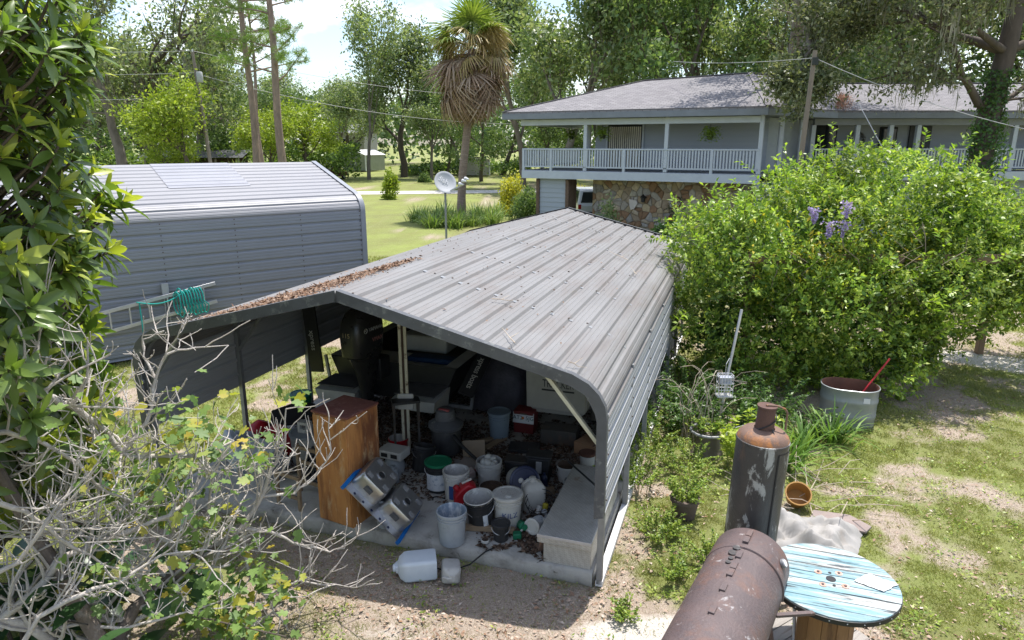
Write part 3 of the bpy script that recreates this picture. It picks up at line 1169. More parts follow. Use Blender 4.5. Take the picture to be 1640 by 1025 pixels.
# hanging ferns
M_fern = leafmat('bright_fern', [(.16, .25, .03), (.25, .36, .05), (.34, .44, .08)], trans=.35, clump=0)
M_pot = pm('dark_plastic_pot', (.03, .035, .03), None, 6, .6)
for (u, v, z, lab) in ((3.55, .35, 4.55, 'hanging fern basket before the porch window blinds'), (8.0, .35, 4.50, 'hanging fern basket before the blank porch siding'),
                       (.9, 3.2, 4.55, 'hanging fern basket in the open corner of the porch')):
    f_ = thing('hanging_fern', lab, 'plant', H0 + U(u, v, z), group='ferns hung along the porch')
    MB().lathe([(.08, -.16), (.14, -.02), (.15, 0), (.12, 0)], 12).build('basket', M_pot, f_)
    q = MB()
    for k in range(3):
        a_ = 2 * PI * k / 3
        q.tube([(.14 * math.cos(a_), .14 * math.sin(a_), 0), (0, 0, .42)], .004, 4)
    q.tube([(0, 0, .42), (0, 0, 5.2 - z)], .004, 4)
    q.build('wire', M_pot, f_)
    k = 1500
    a_ = rng.random(k) * 2 * PI
    fr_ = rng.integers(0, 46, k)
    a_ = fr_ * .83 + rng.normal(0, .06, k)
    t = rng.random(k)
    reach = .28 + .2 * ((fr_ * 37) % 11) / 11
    lift = ((fr_ * 53) % 13) / 13
    pos = np.stack([np.cos(a_) * reach * t, np.sin(a_) * reach * t, .05 + lift * .35 * np.sin(t * PI * .8) - .32 * (1 - lift) * t ** 2], -1)
    dd = np.stack([-np.sin(a_), np.cos(a_), a_ * 0], -1) * np.sign(rng.random(k) - .5)[:, None] + np.stack([np.cos(a_), np.sin(a_), a_ * 0 - .3], -1) * .5
    cloud('fronds', pos, dd, rdirs(rng, k, 2), .085, .03, M_fern, f_)

# white sport utility vehicle parked behind, seen from the rear
M_carw = pm('silver_white_car_paint', (.50, .53, .55), (.46, .49, .51), 2, .3, coat=.6, spec=.5)
M_tail = pm('red_tail_light', (.35, .01, .012), None, 4, .25)
M_rubber = pm('black_rubber', (.02, .02, .021), None, 8, .8)
M_blackp = pm('black_plastic', (.018, .018, .02), (.03, .03, .032), 5, .45)


def vehicle(name, label, loc, rz, paint, L=4.6, Wd=1.85, Ht=1.8, rearlit=True, wagon=True, group=None):
    v_ = thing(name, label, 'car', loc, rz, group)
    w = Wd / 2
    if wagon:
        side = [(-L / 2, .45), (-L / 2 - .02, .95), (-L / 2 + .1, 1.08), (-L / 2 + .32, Ht - .12), (-L / 2 + .5, Ht), (.35, Ht), (1.0, 1.12), (L / 2 - .15, .98), (L / 2, .8), (L / 2, .4)]
    else:
        side = [(-L / 2, .4), (-L / 2, .9), (-L / 2 + .6, 1.0), (-L / 2 + 1.15, Ht), (.2, Ht), (.95, 1.0), (L / 2 - .1, .82), (L / 2, .4)]
    q = MB()
    rings = []
    for f_, ins in ((-1, .0), (-.93, .0), (0, .0), (.93, 0), (1, 0)):
        row = []
        for (x, z) in side:
            k = .16 * max(0, (z - 1.0)) / max(.1, Ht - 1.0)
            yy_ = f_ * (w - k)
            sh = .03 if abs(f_) == 1 else 0
            row.append((x * (1 - sh * .6), yy_, z - sh * .5 * (z > 1)))
        rings.append(row)
    q.grid(rings)
    n = len(side)
    q.add(rings[0], [tuple(range(n - 1, -1, -1))])
    q.add(rings[-1], [tuple(range(n))])
    q.add([rings[0][0], rings[-1][0], rings[-1][-1], rings[0][-1]], [(0, 1, 2, 3)])
    q.build('body', paint, v_, bev=.02)
    x0 = -L / 2
    if wagon:
        q = MB().add([(x0 + .115 - .012, -w + .16, 1.10), (x0 + .115 - .012, w - .16, 1.10), (x0 + .31 - .012, w - .30, Ht - .14), (x0 + .31 - .012, -w + .30, Ht - .14)], [(3, 2, 1, 0)])
    else:
        q = MB().add([(x0 + .62, -w + .14, 1.02), (x0 + .62, w - .14, 1.02), (x0 + 1.12, w - .3, Ht - .02), (x0 + 1.12, -w + .3, Ht - .02)], [(3, 2, 1, 0)])
    q.build('rear_window', M_glass, v_)
    for s_ in (-1, 1):
        q = MB()
        xs_ = (-L / 2 + .55, -.5, .45) if wagon else (-L / 2 + 1.25, -.2, .3)
        zt = Ht - .1
        for xa, xb in ((xs_[0], xs_[1] - .06), (xs_[1] + .02, xs_[2])):
            q.add([(xa, s_ * (w + .004), 1.06), (xb + .2, s_ * (w + .004), 1.06), (xb, s_ * (w - .118), zt), (xa + .05, s_ * (w - .118), zt)], [(0, 1, 2, 3)])
        q.build('side_window', M_glass, v_)
        MB().box(x0 - .03, x0 + .07, s_ * w - (.16 if s_ > 0 else 0), s_ * w + (0 if s_ > 0 else .16), .78, 1.02).build('tail_light', M_tail if rearlit else M_blackp, v_, bev=.01)
        for xx_ in (-L / 2 + .85, L / 2 - .85):
            q = MB()
            q.M = Matrix.Translation((xx_, s_ * (w - .1), .33)) @ Matrix.Rotation(PI / 2, 4, 'X')
            q.lathe([(.18, -.11), (.31, -.11), (.335, -.08), (.335, .08), (.31, .11), (.18, .11)], 18)
            wv = q.build('wheel', M_rubber, v_)
            q.v, q.f = [], []
            q.lathe([(.19, -.115), (.05, -.12), (.05, .12), (.19, .115)], 12)
            q.build('rim', M_alu, wv)
    MB().box(x0 - .07, x0 + .12, -w + .02, w - .02, .42, .62).build('bumper', M_blackp if wagon else paint, v_, bev=.02)
    MB().box(x0 - .035, x0 - .02, -.16, .16, .72, .86).build('number_plate', M_white, v_)
    return v_


vehicle('white_suv', 'silver white sport utility vehicle parked beyond the stone wall under the house', (4.35, 39.5, 0), PI / 2 + .06, M_carw)

# wreath-like flower arrangement on the stone wall
fl = thing('flower_swag', 'red and white flower arrangement hanging on the stone wall', 'flowers', H0 + U(6.62, 1.04, 1.55))
M_red = leafmat('red_petals', [(.40, .015, .02), (.50, .03, .03)], trans=.1, clump=0)
M_whp = leafmat('white_petals', [(.62, .60, .58), (.75, .72, .70)], trans=.1, clump=0)
M_dkg = leafmat('dark_green_leaf', [(.02, .045, .015), (.035, .07, .02), (.05, .10, .03)], trans=.2)
for nm, mt_, k, cen in (('red_blooms', M_red, 260, [(0, 0, .32), (-.1, -.06, -.38), (.05, -.05, .1)]), ('white_blooms', M_whp, 260, [(-.05, -.06, .22), (.12, -.07, .2), (.06, -.06, -.1), (.22, -.05, -.05)]),
                        ('leaves', M_dkg, 500, [(0, 0, 0), (.1, 0, .3), (.1, 0, -.25), (-.1, 0, .1)])):
    cen = np.array(cen)
    ps = cen[rng.integers(0, len(cen), k)] + rng.normal(0, 1, (k, 3)) * np.array([.07, .04, .07]) * (1.0 if nm != 'leaves' else 1.8)
    o = cloud(nm, np.array([HM @ Vector(p_) for p_ in ps]), rdirs(rng, k), rdirs(rng, k), .07, .05, mt_, fl)
    stuff(o)
# dark wreath on the wing door bay
wr = thing('wreath', 'pale leafy wreath hanging on the dark porch bay of the wing', 'wreath', (15.2, 31.05, 4.35))
k = 500
a_ = rng.random(k) * 2 * PI
cloud('wreath_leaves', np.stack([np.cos(a_) * .28, rng.normal(0, .03, k), np.sin(a_) * .28], -1) + rng.normal(0, .035, (k, 3)), rdirs(rng, k), rdirs(rng, k), .08, .04,
      leafmat('grey_wreath', [(.18, .18, .17), (.35, .34, .32), (.08, .10, .06)], trans=0, clump=0), wr)
# ------------------------------------------------------------------ trees
def on_px(px, d):
    """ground point at distance d along the bearing that the photograph gives a thing"""
    return Vector(((px - 820) / 1129.3 * d, d, 0))


M_bark_oak = pm('grey_oak_bark', (.22, .19, .16), (.12, .10, .085), 3, .95, bump=.9, bscale=14, stretch=(1, 1, .4))
M_bark_pine = pm('plated_pine_bark', (.30, .225, .185), (.16, .12, .10), 3, .95, bump=.9, bscale=10, stretch=(1, 1, .35), stain=(.38, .27, .21), sscale=4)
M_bark_dk = pm('dark_tree_bark', (.13, .105, .085), (.07, .057, .047), 3, .95, bump=.9, bscale=12, stretch=(1, 1, .4))
L_oak = leafmat('live_oak_leaf', [(0.086, 0.133, 0.055), (0.156, 0.211, 0.094), (0.234, 0.281, 0.140), (0.328, 0.366, 0.203)], trans=.4, cscale=.35, clump=.7)
L_green = leafmat('mid_green_leaf', [(0.066, 0.123, 0.046), (0.113, 0.182, 0.068), (0.172, 0.246, 0.100), (0.252, 0.316, 0.138)], trans=.42, cscale=.35, clump=.6)
L_light = leafmat('light_green_leaf', [(0.108, 0.169, 0.073), (0.178, 0.248, 0.111), (0.255, 0.315, 0.163), (0.345, 0.372, 0.222)], trans=.42, cscale=.35, clump=.6)
L_lime = leafmat('lime_leaf', [(0.156, 0.234, 0.023), (0.234, 0.320, 0.035), (0.312, 0.390, 0.055), (0.367, 0.429, 0.086)], trans=.4, cscale=.5, clump=.4)
L_pine = leafmat('pine_needles', [(0.120, 0.204, 0.042), (0.180, 0.282, 0.060), (0.252, 0.360, 0.090)], trans=.3, cscale=.4, clump=.4)
L_moss = leafmat('spanish_moss', [(.20, .20, .165), (.30, .30, .25), (.38, .37, .31)], trans=.2, rough=.9, spec=.1, clump=.3)
L_dark = leafmat('dark_shrub_leaf', [(.02, .05, .015), (.035, .08, .022), (.06, .12, .03)], trans=.25, cscale=.8)


class Skel:
    def __init__(self, seed):
        self.r = random.Random(seed)
        self.mb = MB()
        self.tips = []
        self.mids = []

    def grow(self, p, d, L, r, lvl, wob=.22, trop=.1, kids=(3, 4), ratio=.62, ang=(28, 62), sides=7, start=.35, rratio=.58):
        R_ = self.r
        steps = 5 if lvl > 0 else 3
        pts, rad = [p.copy()], [r]
        d = d.normalized()
        for i in range(steps):
            d = (d + Vector((R_.uniform(-wob, wob), R_.uniform(-wob, wob), R_.uniform(-wob, wob) + trop))).normalized()
            p = p + d * (L / steps)
            pts.append(p.copy())
            rad.append(max(.006, r * (1 - .55 * (i + 1) / steps)))
        self.mb.tube(pts, rad, sides if lvl > 1 else (5 if lvl == 1 else 4), caps=False)
        if lvl <= 0:
            self.tips += [(q, d.copy()) for q in pts[1:]]
            return
        if lvl == 1:
            self.mids += pts[2:]
        n = R_.randint(*kids)
        for k in range(n):
            t = start + (1 - start) * (k + R_.uniform(.3, 1)) / n
            i = min(steps - 1, int(t * steps))
            q = pts[i].lerp(pts[i + 1], t * steps - i if t < 1 else 1)
            dd = (pts[i + 1] - pts[i]).normalized()
            ax = dd.orthogonal().normalized()
            ax.rotate(Quaternion(dd, R_.uniform(0, 2 * PI)))
            nd = dd.copy()
            nd.rotate(Quaternion(ax, R(R_.uniform(*ang))))
            self.grow(q, nd, L * ratio * R_.uniform(.8, 1.15), max(.008, rad[i] * rratio), lvl - 1, wob, trop, kids, ratio, ang, sides, .3, rratio)
        self.grow(pts[-1], d, L * ratio * .9, rad[-1] * .85, lvl - 1, wob, trop, kids, ratio, ang, sides, .3, rratio)


def crown_mesh(tips, per, sig, size, seed, mat, aspect=.5, zb=.7, thin=1.0, T=T4):
    g = np.random.default_rng(seed)
    P = np.array([tuple(q) for q, _ in tips])
    if thin < 1:
        P = P[g.random(len(P)) < thin]
    n = len(P) * per
    pos = np.repeat(P, per, 0) + g.normal(0, 1, (n, 3)) * np.array([sig, sig, sig * .7])
    L = size * g.uniform(.6, 1.35, n)
    v, f = leaves(pos, rdirs(g, n), rdirs(g, n, zb), L, L * aspect, T)
    me = fastmesh('crown', v, f)
    me.materials.append(mat)
    return me


def moss_mesh(pts, n, lmin, lmax, seed, w=.05):
    g = np.random.default_rng(seed)
    P = np.array([tuple(q) for q in pts])
    b = P[g.integers(0, len(P), n)]
    k = 7
    pos = np.repeat(b, k, 0) + g.normal(0, .09, (n * k, 3))
    L = np.repeat(g.uniform(lmin, lmax, n), k) * g.uniform(.4, 1, n * k)
    d = np.tile(np.array([0, 0, -1.0]), (n * k, 1)) + g.normal(0, .06, (n * k, 3))
    nr = rdirs(g, n * k)
    nr[:, 2] *= .1
    v, f = leaves(pos, d, nr, L, w * g.uniform(.5, 1.6, n * k), T4)
    me = fastmesh('spanish_moss', v, f)
    me.materials.append(L_moss)
    return me


KINDS = {}


def kind(key, seed, h, r0, lvl, leafm, bark, size, per, sig, trunk=.28, spread=45, ratio=.62, wob=.22, trop=.1, moss=0, kids=(3, 4), start=.35, lean=(0, 0), ang=(28, 62), thin=1.0):
    S = Skel(seed)
    S.grow(Vector((0, 0, -.1)), Vector((lean[0], lean[1], 1)), h * trunk * 1.6, r0, lvl, wob, trop, kids, ratio, ang, 8, start)
    zs = [q.z for q, _ in S.tips]
    k = h / max(zs)
    wood = S.mb
    wood.v = [(x * k, y * k, z * k) for x, y, z in wood.v]
    S.tips = [(q * k, d) for q, d in S.tips]
    S.mids = [q * k for q in S.mids]
    wm = wood.mesh('trunk', True, 60)
    wm.materials.append(bark)
    cm = crown_mesh(S.tips, per, sig, size, seed + 1, leafm, thin=thin)
    mm = moss_mesh(S.mids + [q for q, _ in S.tips[::5]], moss, .5, 1.7, seed + 2, size * .22) if moss else None
    KINDS[key] = (wm, cm, mm, h)


kind('oak_a', 11, 17, .42, 3, L_oak, M_bark_oak, .36, 27, .66, trunk=.27, moss=170, thin=.82, kids=(3, 4), wob=.3)
kind('oak_b', 23, 17, .45, 3, L_oak, M_bark_dk, .36, 27, .68, trunk=.25, moss=150, wob=.34, lean=(.15, 0), thin=.85)
kind('broad_a', 31, 18, .36, 3, L_green, M_bark_dk, .40, 42, .82, trunk=.30, wob=.2)
kind('broad_b', 47, 18, .36, 3, L_light, M_bark_oak, .40, 42, .82, trunk=.32, wob=.2, ang=(24, 50))
kind('tall_a', 53, 19, .28, 3, L_light, M_bark_oak, .36, 27, .66, trunk=.38, wob=.14, ang=(18, 42))
kind('lime_a', 61, 9, .16, 3, L_lime, M_bark_dk, .28, 20, .46, trunk=.25, wob=.25, thin=.9)
kind('grey_a', 71, 17, .36, 3, L_oak, M_bark_dk, .38, 36, .85, trunk=.27, wob=.26)


def tree(key, label, loc, h=None, rz=0.0, wide=1.0, group='trees beyond the yard', name=None):
    wm, cm, mm, hh = KINDS[key]
    s = (h or hh) / hh
    t = thing(name or 'broadleaf_tree', label, 'tree', loc, rz, group)
    t.scale = (s * wide, s * wide, s)
    inst('trunk', wm, t)
    inst('crown', cm, t)
    if mm:
        inst('spanish_moss', mm, t)
    return t


def pine(label, loc, h, seed, first, lean=0.0, r0=.26, name='pine_tree', dense=1.0):
    rr_ = random.Random(seed)
    g = np.random.default_rng(seed)
    t = thing(name, label, 'tree', loc, 0, 'tall pines behind the grey building')
    mb = MB()
    pts, rad = [], []
    for i in range(13):
        f_ = i / 12
        pts.append(Vector((lean * f_ * h + .12 * math.sin(i * .9 + seed), .1 * math.cos(i * .7), -.1 + f_ * h)))
        rad.append(r0 * (1 - .72 * f_))
    mb.tube(pts, rad, 10)
    mb.build('trunk', M_bark_pine, t, ang=60)
    lm = MB()
    tips = []
    nl = 26
    for k in range(nl):
        z = first + (h - first) * (k + rr_.random()) / nl
        f_ = z / h
        b0 = Vector((lean * f_ * h, 0, z))
        a = k * 2.4 + rr_.uniform(-.4, .4)
        L = (4.6 * (1 - .62 * (z - first) / (h - first))) * rr_.uniform(.6, 1.1)
        q = [b0]
        d = Vector((math.cos(a), math.sin(a), rr_.uniform(-.05, .35)))
        for j in range(6):
            d = (d + Vector((rr_.uniform(-.2, .2), rr_.uniform(-.2, .2), rr_.uniform(-.1, .16)))).normalized()
            q.append(q[-1] + d * L / 6)
            if j >= 2:
                tips.append(q[-1])
                for _ in range(2):
                    s_ = Vector((rr_.uniform(-1, 1), rr_.uniform(-1, 1), rr_.uniform(-.1, .6))).normalized()
                    e_ = q[-1] + s_ * rr_.uniform(.4, .95)
                    lm.tube([q[-1], e_], [.02, .01], 4, False)
                    tips.append(e_)
        lm.tube(q, [.075 * (1 - .8 * j / 6) for j in range(7)], 5, False)
    lm.build('limb', M_bark_pine, t)
    P = np.array([tuple(x) for x in tips])
    per = int(44 * dense)
    n = len(P) * per
    d = rdirs(g, n, .25)
    pos = np.repeat(P, per, 0) + g.normal(0, .10, (n, 3))
    cloud('crown', pos, d, rdirs(g, n), g.uniform(.22, .46, n), .035, L_pine, t, T3)
    return t


pine('tall pine with a straight pinkish trunk beside the utility pole', on_px(408, 54), 25, 5, 9.0, .0, .30)
pine('tall pine with the thickest trunk, nearest the gap of sky', on_px(452, 52), 25, 9, 8.2, -.012, .33)
pine('slender pine trunk close behind the straight pink pine', on_px(417, 64), 19, 14, 11.0, .0, .2, dense=.7)
pine('thin distant pine showing above the wing roof', on_px(1422, 62), 19, 21, 9.5, .0, .26, dense=.7)
pine('second thin distant pine above the wing roof', on_px(1447, 66), 20, 27, 10.0, .005, .22, dense=.7)

tree('oak_a', 'open grey live oak with forked trunk nearest the loquat leaves', on_px(192, 64), 18.5, .4, 1.0, name='live_oak')
tree('oak_b', 'large live oak with leaning dark double trunk left of the utility pole', on_px(262, 70), 20, 2.1, 1.05, name='live_oak')
tree('oak_a', 'mossy live oak rising behind the utility pole', on_px(318, 82), 19, 3.3, 1.0, name='live_oak')
tree('grey_a', 'dense grey-green oak at the far left behind the forked oak', on_px(95, 80), 17, 1.0, 1.1, name='live_oak')
tree('broad_a', 'dark full tree between the leaning oak and the pines', on_px(368, 88), 13.5, .7, 1.1)
tree('lime_a', 'lime green tree lit up behind the utility pole', on_px(300, 60), 9.6, .3, 1.15)
tree('lime_a', 'small lime tree under the leaning oak trunks', on_px(262, 62), 5.2, 2.3, 1.3)
tree('lime_a', 'yellow-green tree between the two thick pine trunks', on_px(430, 76), 8.2, 1.3, 1.2)
tree('lime_a', 'loose yellow-green tree right of the thick pine', on_px(488, 80), 8.8, 4.1, 1.25)
tree('broad_b', 'pale tree low behind the chartreuse tree', on_px(540, 110), 13.0, 2.2, 1.1)
tree('broad_a', 'dark green tree low behind the thick pine', on_px(462, 105), 12.5, 5.2, 1.1)
tree('lime_a', 'bright chartreuse small tree beside the red car', on_px(513, 92), 5.6, 3.0, 1.45)
tree('tall_a', 'tall narrow pale tree left of the palm', on_px(588, 84), 20.5, .2, .95)
tree('grey_a', 'wide grey-green oak between the pale tree and the palm', on_px(645, 90), 18.0, 2.7, 1.05, name='live_oak')
tree('broad_b', 'bright green rounded tree just behind the palm trunk', on_px(690, 84), 11.5, 4.4, .95)
tree('broad_a', 'deep green low-branched tree between palm and house', on_px(770, 80), 12.0, .9, 1.0)
tree('broad_a', 'leafy tree seen through the open porch corner', on_px(862, 76), 11.0, 2.0, 1.0)
# the wood behind the house
for i, (px, d, h, k, rz, wd, lab) in enumerate((
        (838, 70, 19, 'broad_b', .5, .95, 'tall tree directly right of the palm crown'),
        (905, 60, 20, 'broad_b', 2.6, 1.05, 'largest pale green tree above the left roof hip'),
        (1012, 64, 18.0, 'broad_b', 4.2, .9, 'pale green tree above the roof ridge left end'),
        (1068, 58, 20.5, 'broad_a', 1.2, .95, 'green tree standing above the middle of the roof ridge'),
        (1150, 66, 21, 'broad_b', 5.4, .95, 'dense tree directly behind the roof peak'),
        (1228, 56, 20, 'broad_a', 3.1, 1.0, 'dark tree behind the roof right of the peak'),
        (975, 78, 17, 'broad_a', 5.0, 1.0, 'dark tree between two pale trees behind the roof'),
        (1108, 80, 19, 'broad_a', .4, 1.1, 'dark tree behind the dense roof peak tree'),
        (1268, 80, 19, 'broad_b', 1.4, 1.2, 'pale tree far behind the right roof hip'),
        (1350, 84, 19, 'grey_a', 2.4, 1.2, 'grey tree far behind the wing ridge'),
        (1310, 62, 21, 'oak_a', .9, 1.05, 'loose oak behind the junction of house and wing'),
        (1395, 80, 22, 'broad_a', 2.9, .9, 'tree far behind the middle of the wing'),
        (1500, 58, 20, 'broad_a', 4.9, 1.1, 'dark tree behind the right half of the wing'),
        (1600, 60, 21, 'oak_b', 1.9, 1.1, 'shaggy oak far behind the vine-covered trunk'),
        (1700, 58, 20, 'broad_a', .1, 1.2, 'tree at the right edge behind the wing'))):
    tree(k, lab, on_px(px, d), h, rz, wd, group='wood behind the house')
for i, (px, d, h, k, rz, wd, lab) in enumerate((
        (140, 92, 18, 'broad_a', 2.2, 1.2, 'dark tree filling the gap behind the forked live oak'),
        (225, 100, 16, 'grey_a', 4.0, 1.3, 'grey tree far behind the leaning double trunk'),
        (345, 104, 15, 'grey_a', .6, 1.3, 'grey tree far behind the utility pole wires'),
        (420, 112, 15, 'broad_b', 3.6, 1.2, 'pale tree far behind the straight pine'),
        (560, 118, 14, 'grey_a', 1.1, 1.3, 'grey-green tree far behind the sage shed'),
        (735, 100, 15, 'broad_b', 5.9, 1.2, 'pale tree far behind the palm'),
        (805, 96, 15, 'broad_a', 2.4, 1.2, 'dark tree far behind the left end of the porch'))):
    tree(k, lab, on_px(px, d), h, rz, wd)
tree('broad_a', 'thin tree trunk on the lawn with dark crown, left of the beige shed', on_px(716, 92), 12.0, 1.4, .8)

# far treeline that reads as one mass
g = np.random.default_rng(77)
n = 30000
px = g.uniform(-150, 1850, n)
d = 150 + g.normal(0, 6, n)
hmax = 9 + 6 * fbm(px * .012, px * 0, 1.0, 4) + (px < 560) * 2
z = hmax * np.sqrt(g.random(n))
pos = np.stack([(px - 820) / 1129.3 * d, d, z], -1)
L = g.uniform(.7, 1.7, n)
stuff(cloud('treeline', pos, rdirs(g, n), rdirs(g, n, .6), L, L * .6, leafmat('far_wood_leaf', [(0.065, 0.117, 0.046), (0.111, 0.176, 0.065), (0.169, 0.234, 0.098)], trans=.3, cscale=.12, clump=.8)))

# scrub along the far side of the lawn
n = 26000
px = np.r_[g.uniform(100, 575, n // 2), g.uniform(640, 850, n // 4), g.uniform(820, 1800, n // 4)]
n = len(px)
d = np.where(px < 600, 84, 98) + g.normal(0, 2.5, n)
hm_ = 1.2 + 4.2 * fbm(px * .03, d * .0, 1.0, 4)
z = hm_ * np.sqrt(g.random(n)) * np.where((px > 600) & (px < 850), .45, 1)
pos = np.stack([(px - 820) / 1129.3 * d, d, z], -1)
L = g.uniform(.25, .55, n)
stuff(cloud('undergrowth', pos, rdirs(g, n), rdirs(g, n, .7), L, L * .55, leafmat('scrub_leaf', [(.05, .10, .025), (.10, .17, .04), (.18, .27, .06), (.27, .36, .08)], trans=.35, cscale=.3, clump=.8)))

# ---- live oak with vine-covered trunk, right, in front of the wing
OK0 = on_px(1578, 24.5)
oak = thing('live_oak', 'large mossy live oak with vine-covered trunk beside the house wing', 'tree', OK0)
S = Skel(101)
tr = [Vector((0, 0, -.1)), Vector((.02, 0, 1.5)), Vector((-.05, .05, 3.2)), Vector((.05, .1, 5.2)), Vector((.25, .1, 7.2)), Vector((.5, .2, 9.5)), Vector((.6, .2, 11.5))]
S.mb.tube(tr, [.46, .42, .38, .35, .30, .24, .16], 12, False)
limbs = [
    (tr[3], (-1, -.1, .35), 3.6, .16), (tr[4], (-1, .3, .30), 4.4, .18), (tr[5], (-1, -.3, .2), 4.2, .15), (tr[5], (.5, -.6, .4), 3.2, .14),
    (tr[4], (.9, -.3, .35), 3.0, .16), (tr[6], (-.5, .2, .6), 3.0, .12), (tr[6], (.3, -.3, .7), 2.8, .12), (tr[3], (.8, .5, .4), 2.6, .12), (tr[4], (-.8, -.6, .3), 3.6, .14)]
for p_, d_, L_, r_ in limbs:
    S.grow(p_.copy(), Vector(d_), L_, r_, 2, .24, .03, (3, 4), .62, (25, 65), 7, .3)
wm = S.mb.mesh('trunk', True, 60)
wm.materials.append(M_bark_dk)
inst('trunk', wm, oak)
L_oak2 = leafmat('near_live_oak_leaf', [(0.072, 0.102, 0.042), (0.132, 0.162, 0.072), (0.204, 0.228, 0.120), (0.312, 0.318, 0.204)], trans=.28, cscale=.8, clump=.6)
inst('crown', crown_mesh(S.tips, 70, .34, .15, 5, L_oak2, .45), oak)
inst('spanish_moss', moss_mesh(S.mids + [q for q, _ in S.tips[::3]], 330, .4, 1.5, 8, .035), oak)
g = np.random.default_rng(17)
n = 5200
z = g.random(n) * 6.4 + .2
a = g.random(n) * 2 * PI
rad = np.interp(z, [0, 3, 6.5], [.44, .40, .33]) + np.abs(g.normal(0, .12, n)) * (1 + .8 * np.sin(z * 2.1 + a))
keep = fbm(z * 1.5, a * 1.2, 1.2) > .42
pos = np.stack([np.cos(a) * rad, np.sin(a) * rad, z], -1)[keep]
n = len(pos)
cloud('climbing_vine', pos, rdirs(g, n, -.5), pos * np.array([1, 1, 0]) + rdirs(g, n) * .2, g.uniform(.08, .16, n), .08, leafmat('vine_leaf', [(.035, .08, .02), (.06, .13, .03), (.10, .19, .05)], trans=.3), oak)

# second mossy oak whose limb hangs in front of the house / wing corner
OK1 = Vector((13.5, 35.5, 0))
oak2 = thing('live_oak', 'mossy oak limb drooping before the junction of house and wing roof', 'tree', OK1)
S = Skel(131)
tr = [Vector((0, 0, -.1)), Vector((-.1, -.3, 4)), Vector((-.2, -1.2, 7.6)), Vector((-.9, -3.2, 10)), Vector((-1.9, -6.0, 10.2)), Vector((-2.9, -9.0, 8.9)), Vector((-3.2, -10.3, 7.3))]
S.mb.tube(tr, [.40, .36, .32, .26, .2, .14, .08], 10, False)
for p_, d_, L_, r_ in ((tr[2], (.6, .1, .9), 4.5, .22), (tr[3], (.8, -.2, .8), 4.0, .18), (tr[3], (-.9, .1, .6), 3.2, .15), (tr[4], (.9, -.3, .4), 2.8, .14), (tr[4], (-.8, -.2, .6), 2.6, .12),
                       (tr[5], (-.2, -.2, -1), 1.7, .08), (tr[6], (.1, 0, -1), 1.2, .06), (tr[5], (.5, -.5, .1), 1.7, .08), (tr[6], (-.4, -.3, -.4), 1.2, .06)):
    S.grow(p_.copy(), Vector(d_), L_, r_, 2, .24, .0, (3, 4), .6, (25, 60), 6, .3)
wm = S.mb.mesh('trunk', True, 60)
wm.materials.append(M_bark_oak)
inst('trunk', wm, oak2)
inst('crown', crown_mesh(S.tips, 46, .30, .16, 6, L_oak2, .45), oak2)
inst('spanish_moss', moss_mesh(S.mids + tr[3:6], 160, .3, 1.0, 9, .035), oak2)

# ---- cabbage palm
PB = Vector((-2.95, 40, 0))
palm = thing('cabbage_palm', 'tall cabbage palm with skirt of dead brown fronds', 'palm tree', PB)
mb = MB()
pts = [Vector((x, 0, z)) for x, z in ((0, -.1), (.03, 1.2), (.12, 2.6), (.3, 4), (.48, 5.4), (.62, 7), (.75, 9.2))]
mb.tube(pts, [.30, .245, .23, .225, .225, .25, .24], 14)
mb.build('trunk', pm('ringed_palm_trunk', (.30, .225, .18), (.19, .14, .115), 4, .95, bump=1.0, bscale=5, stretch=(1, 1, 5), stain=(.38, .31, .26), sscale=3), palm, ang=60)


def frond_mesh(seed, mat, droop, nseg=26, wdt=1.0, R0=1.25, pet=1.1):
    g_ = random.Random(seed)
    q = MB()
    q.tube([(0, 0, 0), (pet * .5, 0, .04), (pet, 0, 0)], [.03, .024, .015], 4, False)
    vs, fs = [], []
    for k in range(nseg):
        a_ = R(-118 + 236 * k / (nseg - 1)) + g_.uniform(-.04, .04)
        L_ = R0 * (1.0 - .25 * abs(a_ / R(118)) ** 2) * g_.uniform(.85, 1.1)
        dx, dy = math.cos(a_), math.sin(a_)
        n = len(vs)
        for t, w in ((0, .012), (.45, .042 * wdt), (.75, .028 * wdt), (1, .004)):
            z = -droop * L_ * t ** 2.2 - .10 * abs(math.sin(a_)) * t + (.0 if k % 2 else .02)
            rr_ = L_ * t * (1 - .35 * droop * t)
            cx_, cy_ = pet + dx * rr_, dy * rr_
            vs += [(cx_ - dy * w, cy_ + dx * w, z), (cx_ + dy * w, cy_ - dx * w, z)]
        for j in range(3):
            fs.append((n + 2 * j, n + 2 * j + 1, n + 2 * j + 3, n + 2 * j + 2))
    q.add(vs, fs)
    me_ = q.mesh('frond', False)
    me_.materials.append(mat)
    return me_


L_pg = leafmat('green_palm_frond', [(.11, .17, .03), (.17, .24, .045), (.24, .30, .07)], trans=.3, clump=0)
L_py = leafmat('yellowing_palm_frond', [(.32, .24, .10), (.40, .31, .14), (.26, .22, .07), (.34, .23, .12)], trans=.2, clump=0)
L_pd = leafmat('dead_palm_frond', [(.20, .12, .07), (.31, .21, .14), (.39, .30, .22), (.15, .085, .05)], trans=.08, rough=.8, clump=0)
fg = [frond_mesh(i, L_pg, .25 + .12 * i) for i in range(3)]
fy = [frond_mesh(10 + i, L_py, .55 + .1 * i) for i in range(3)]
fd = [frond_mesh(20 + i, L_pd, .25 + .2 * i, 22, .9, 1.35, .9) for i in range(4)]
rs = random.Random(4)
PC = Vector((.72, 0, 9.25))


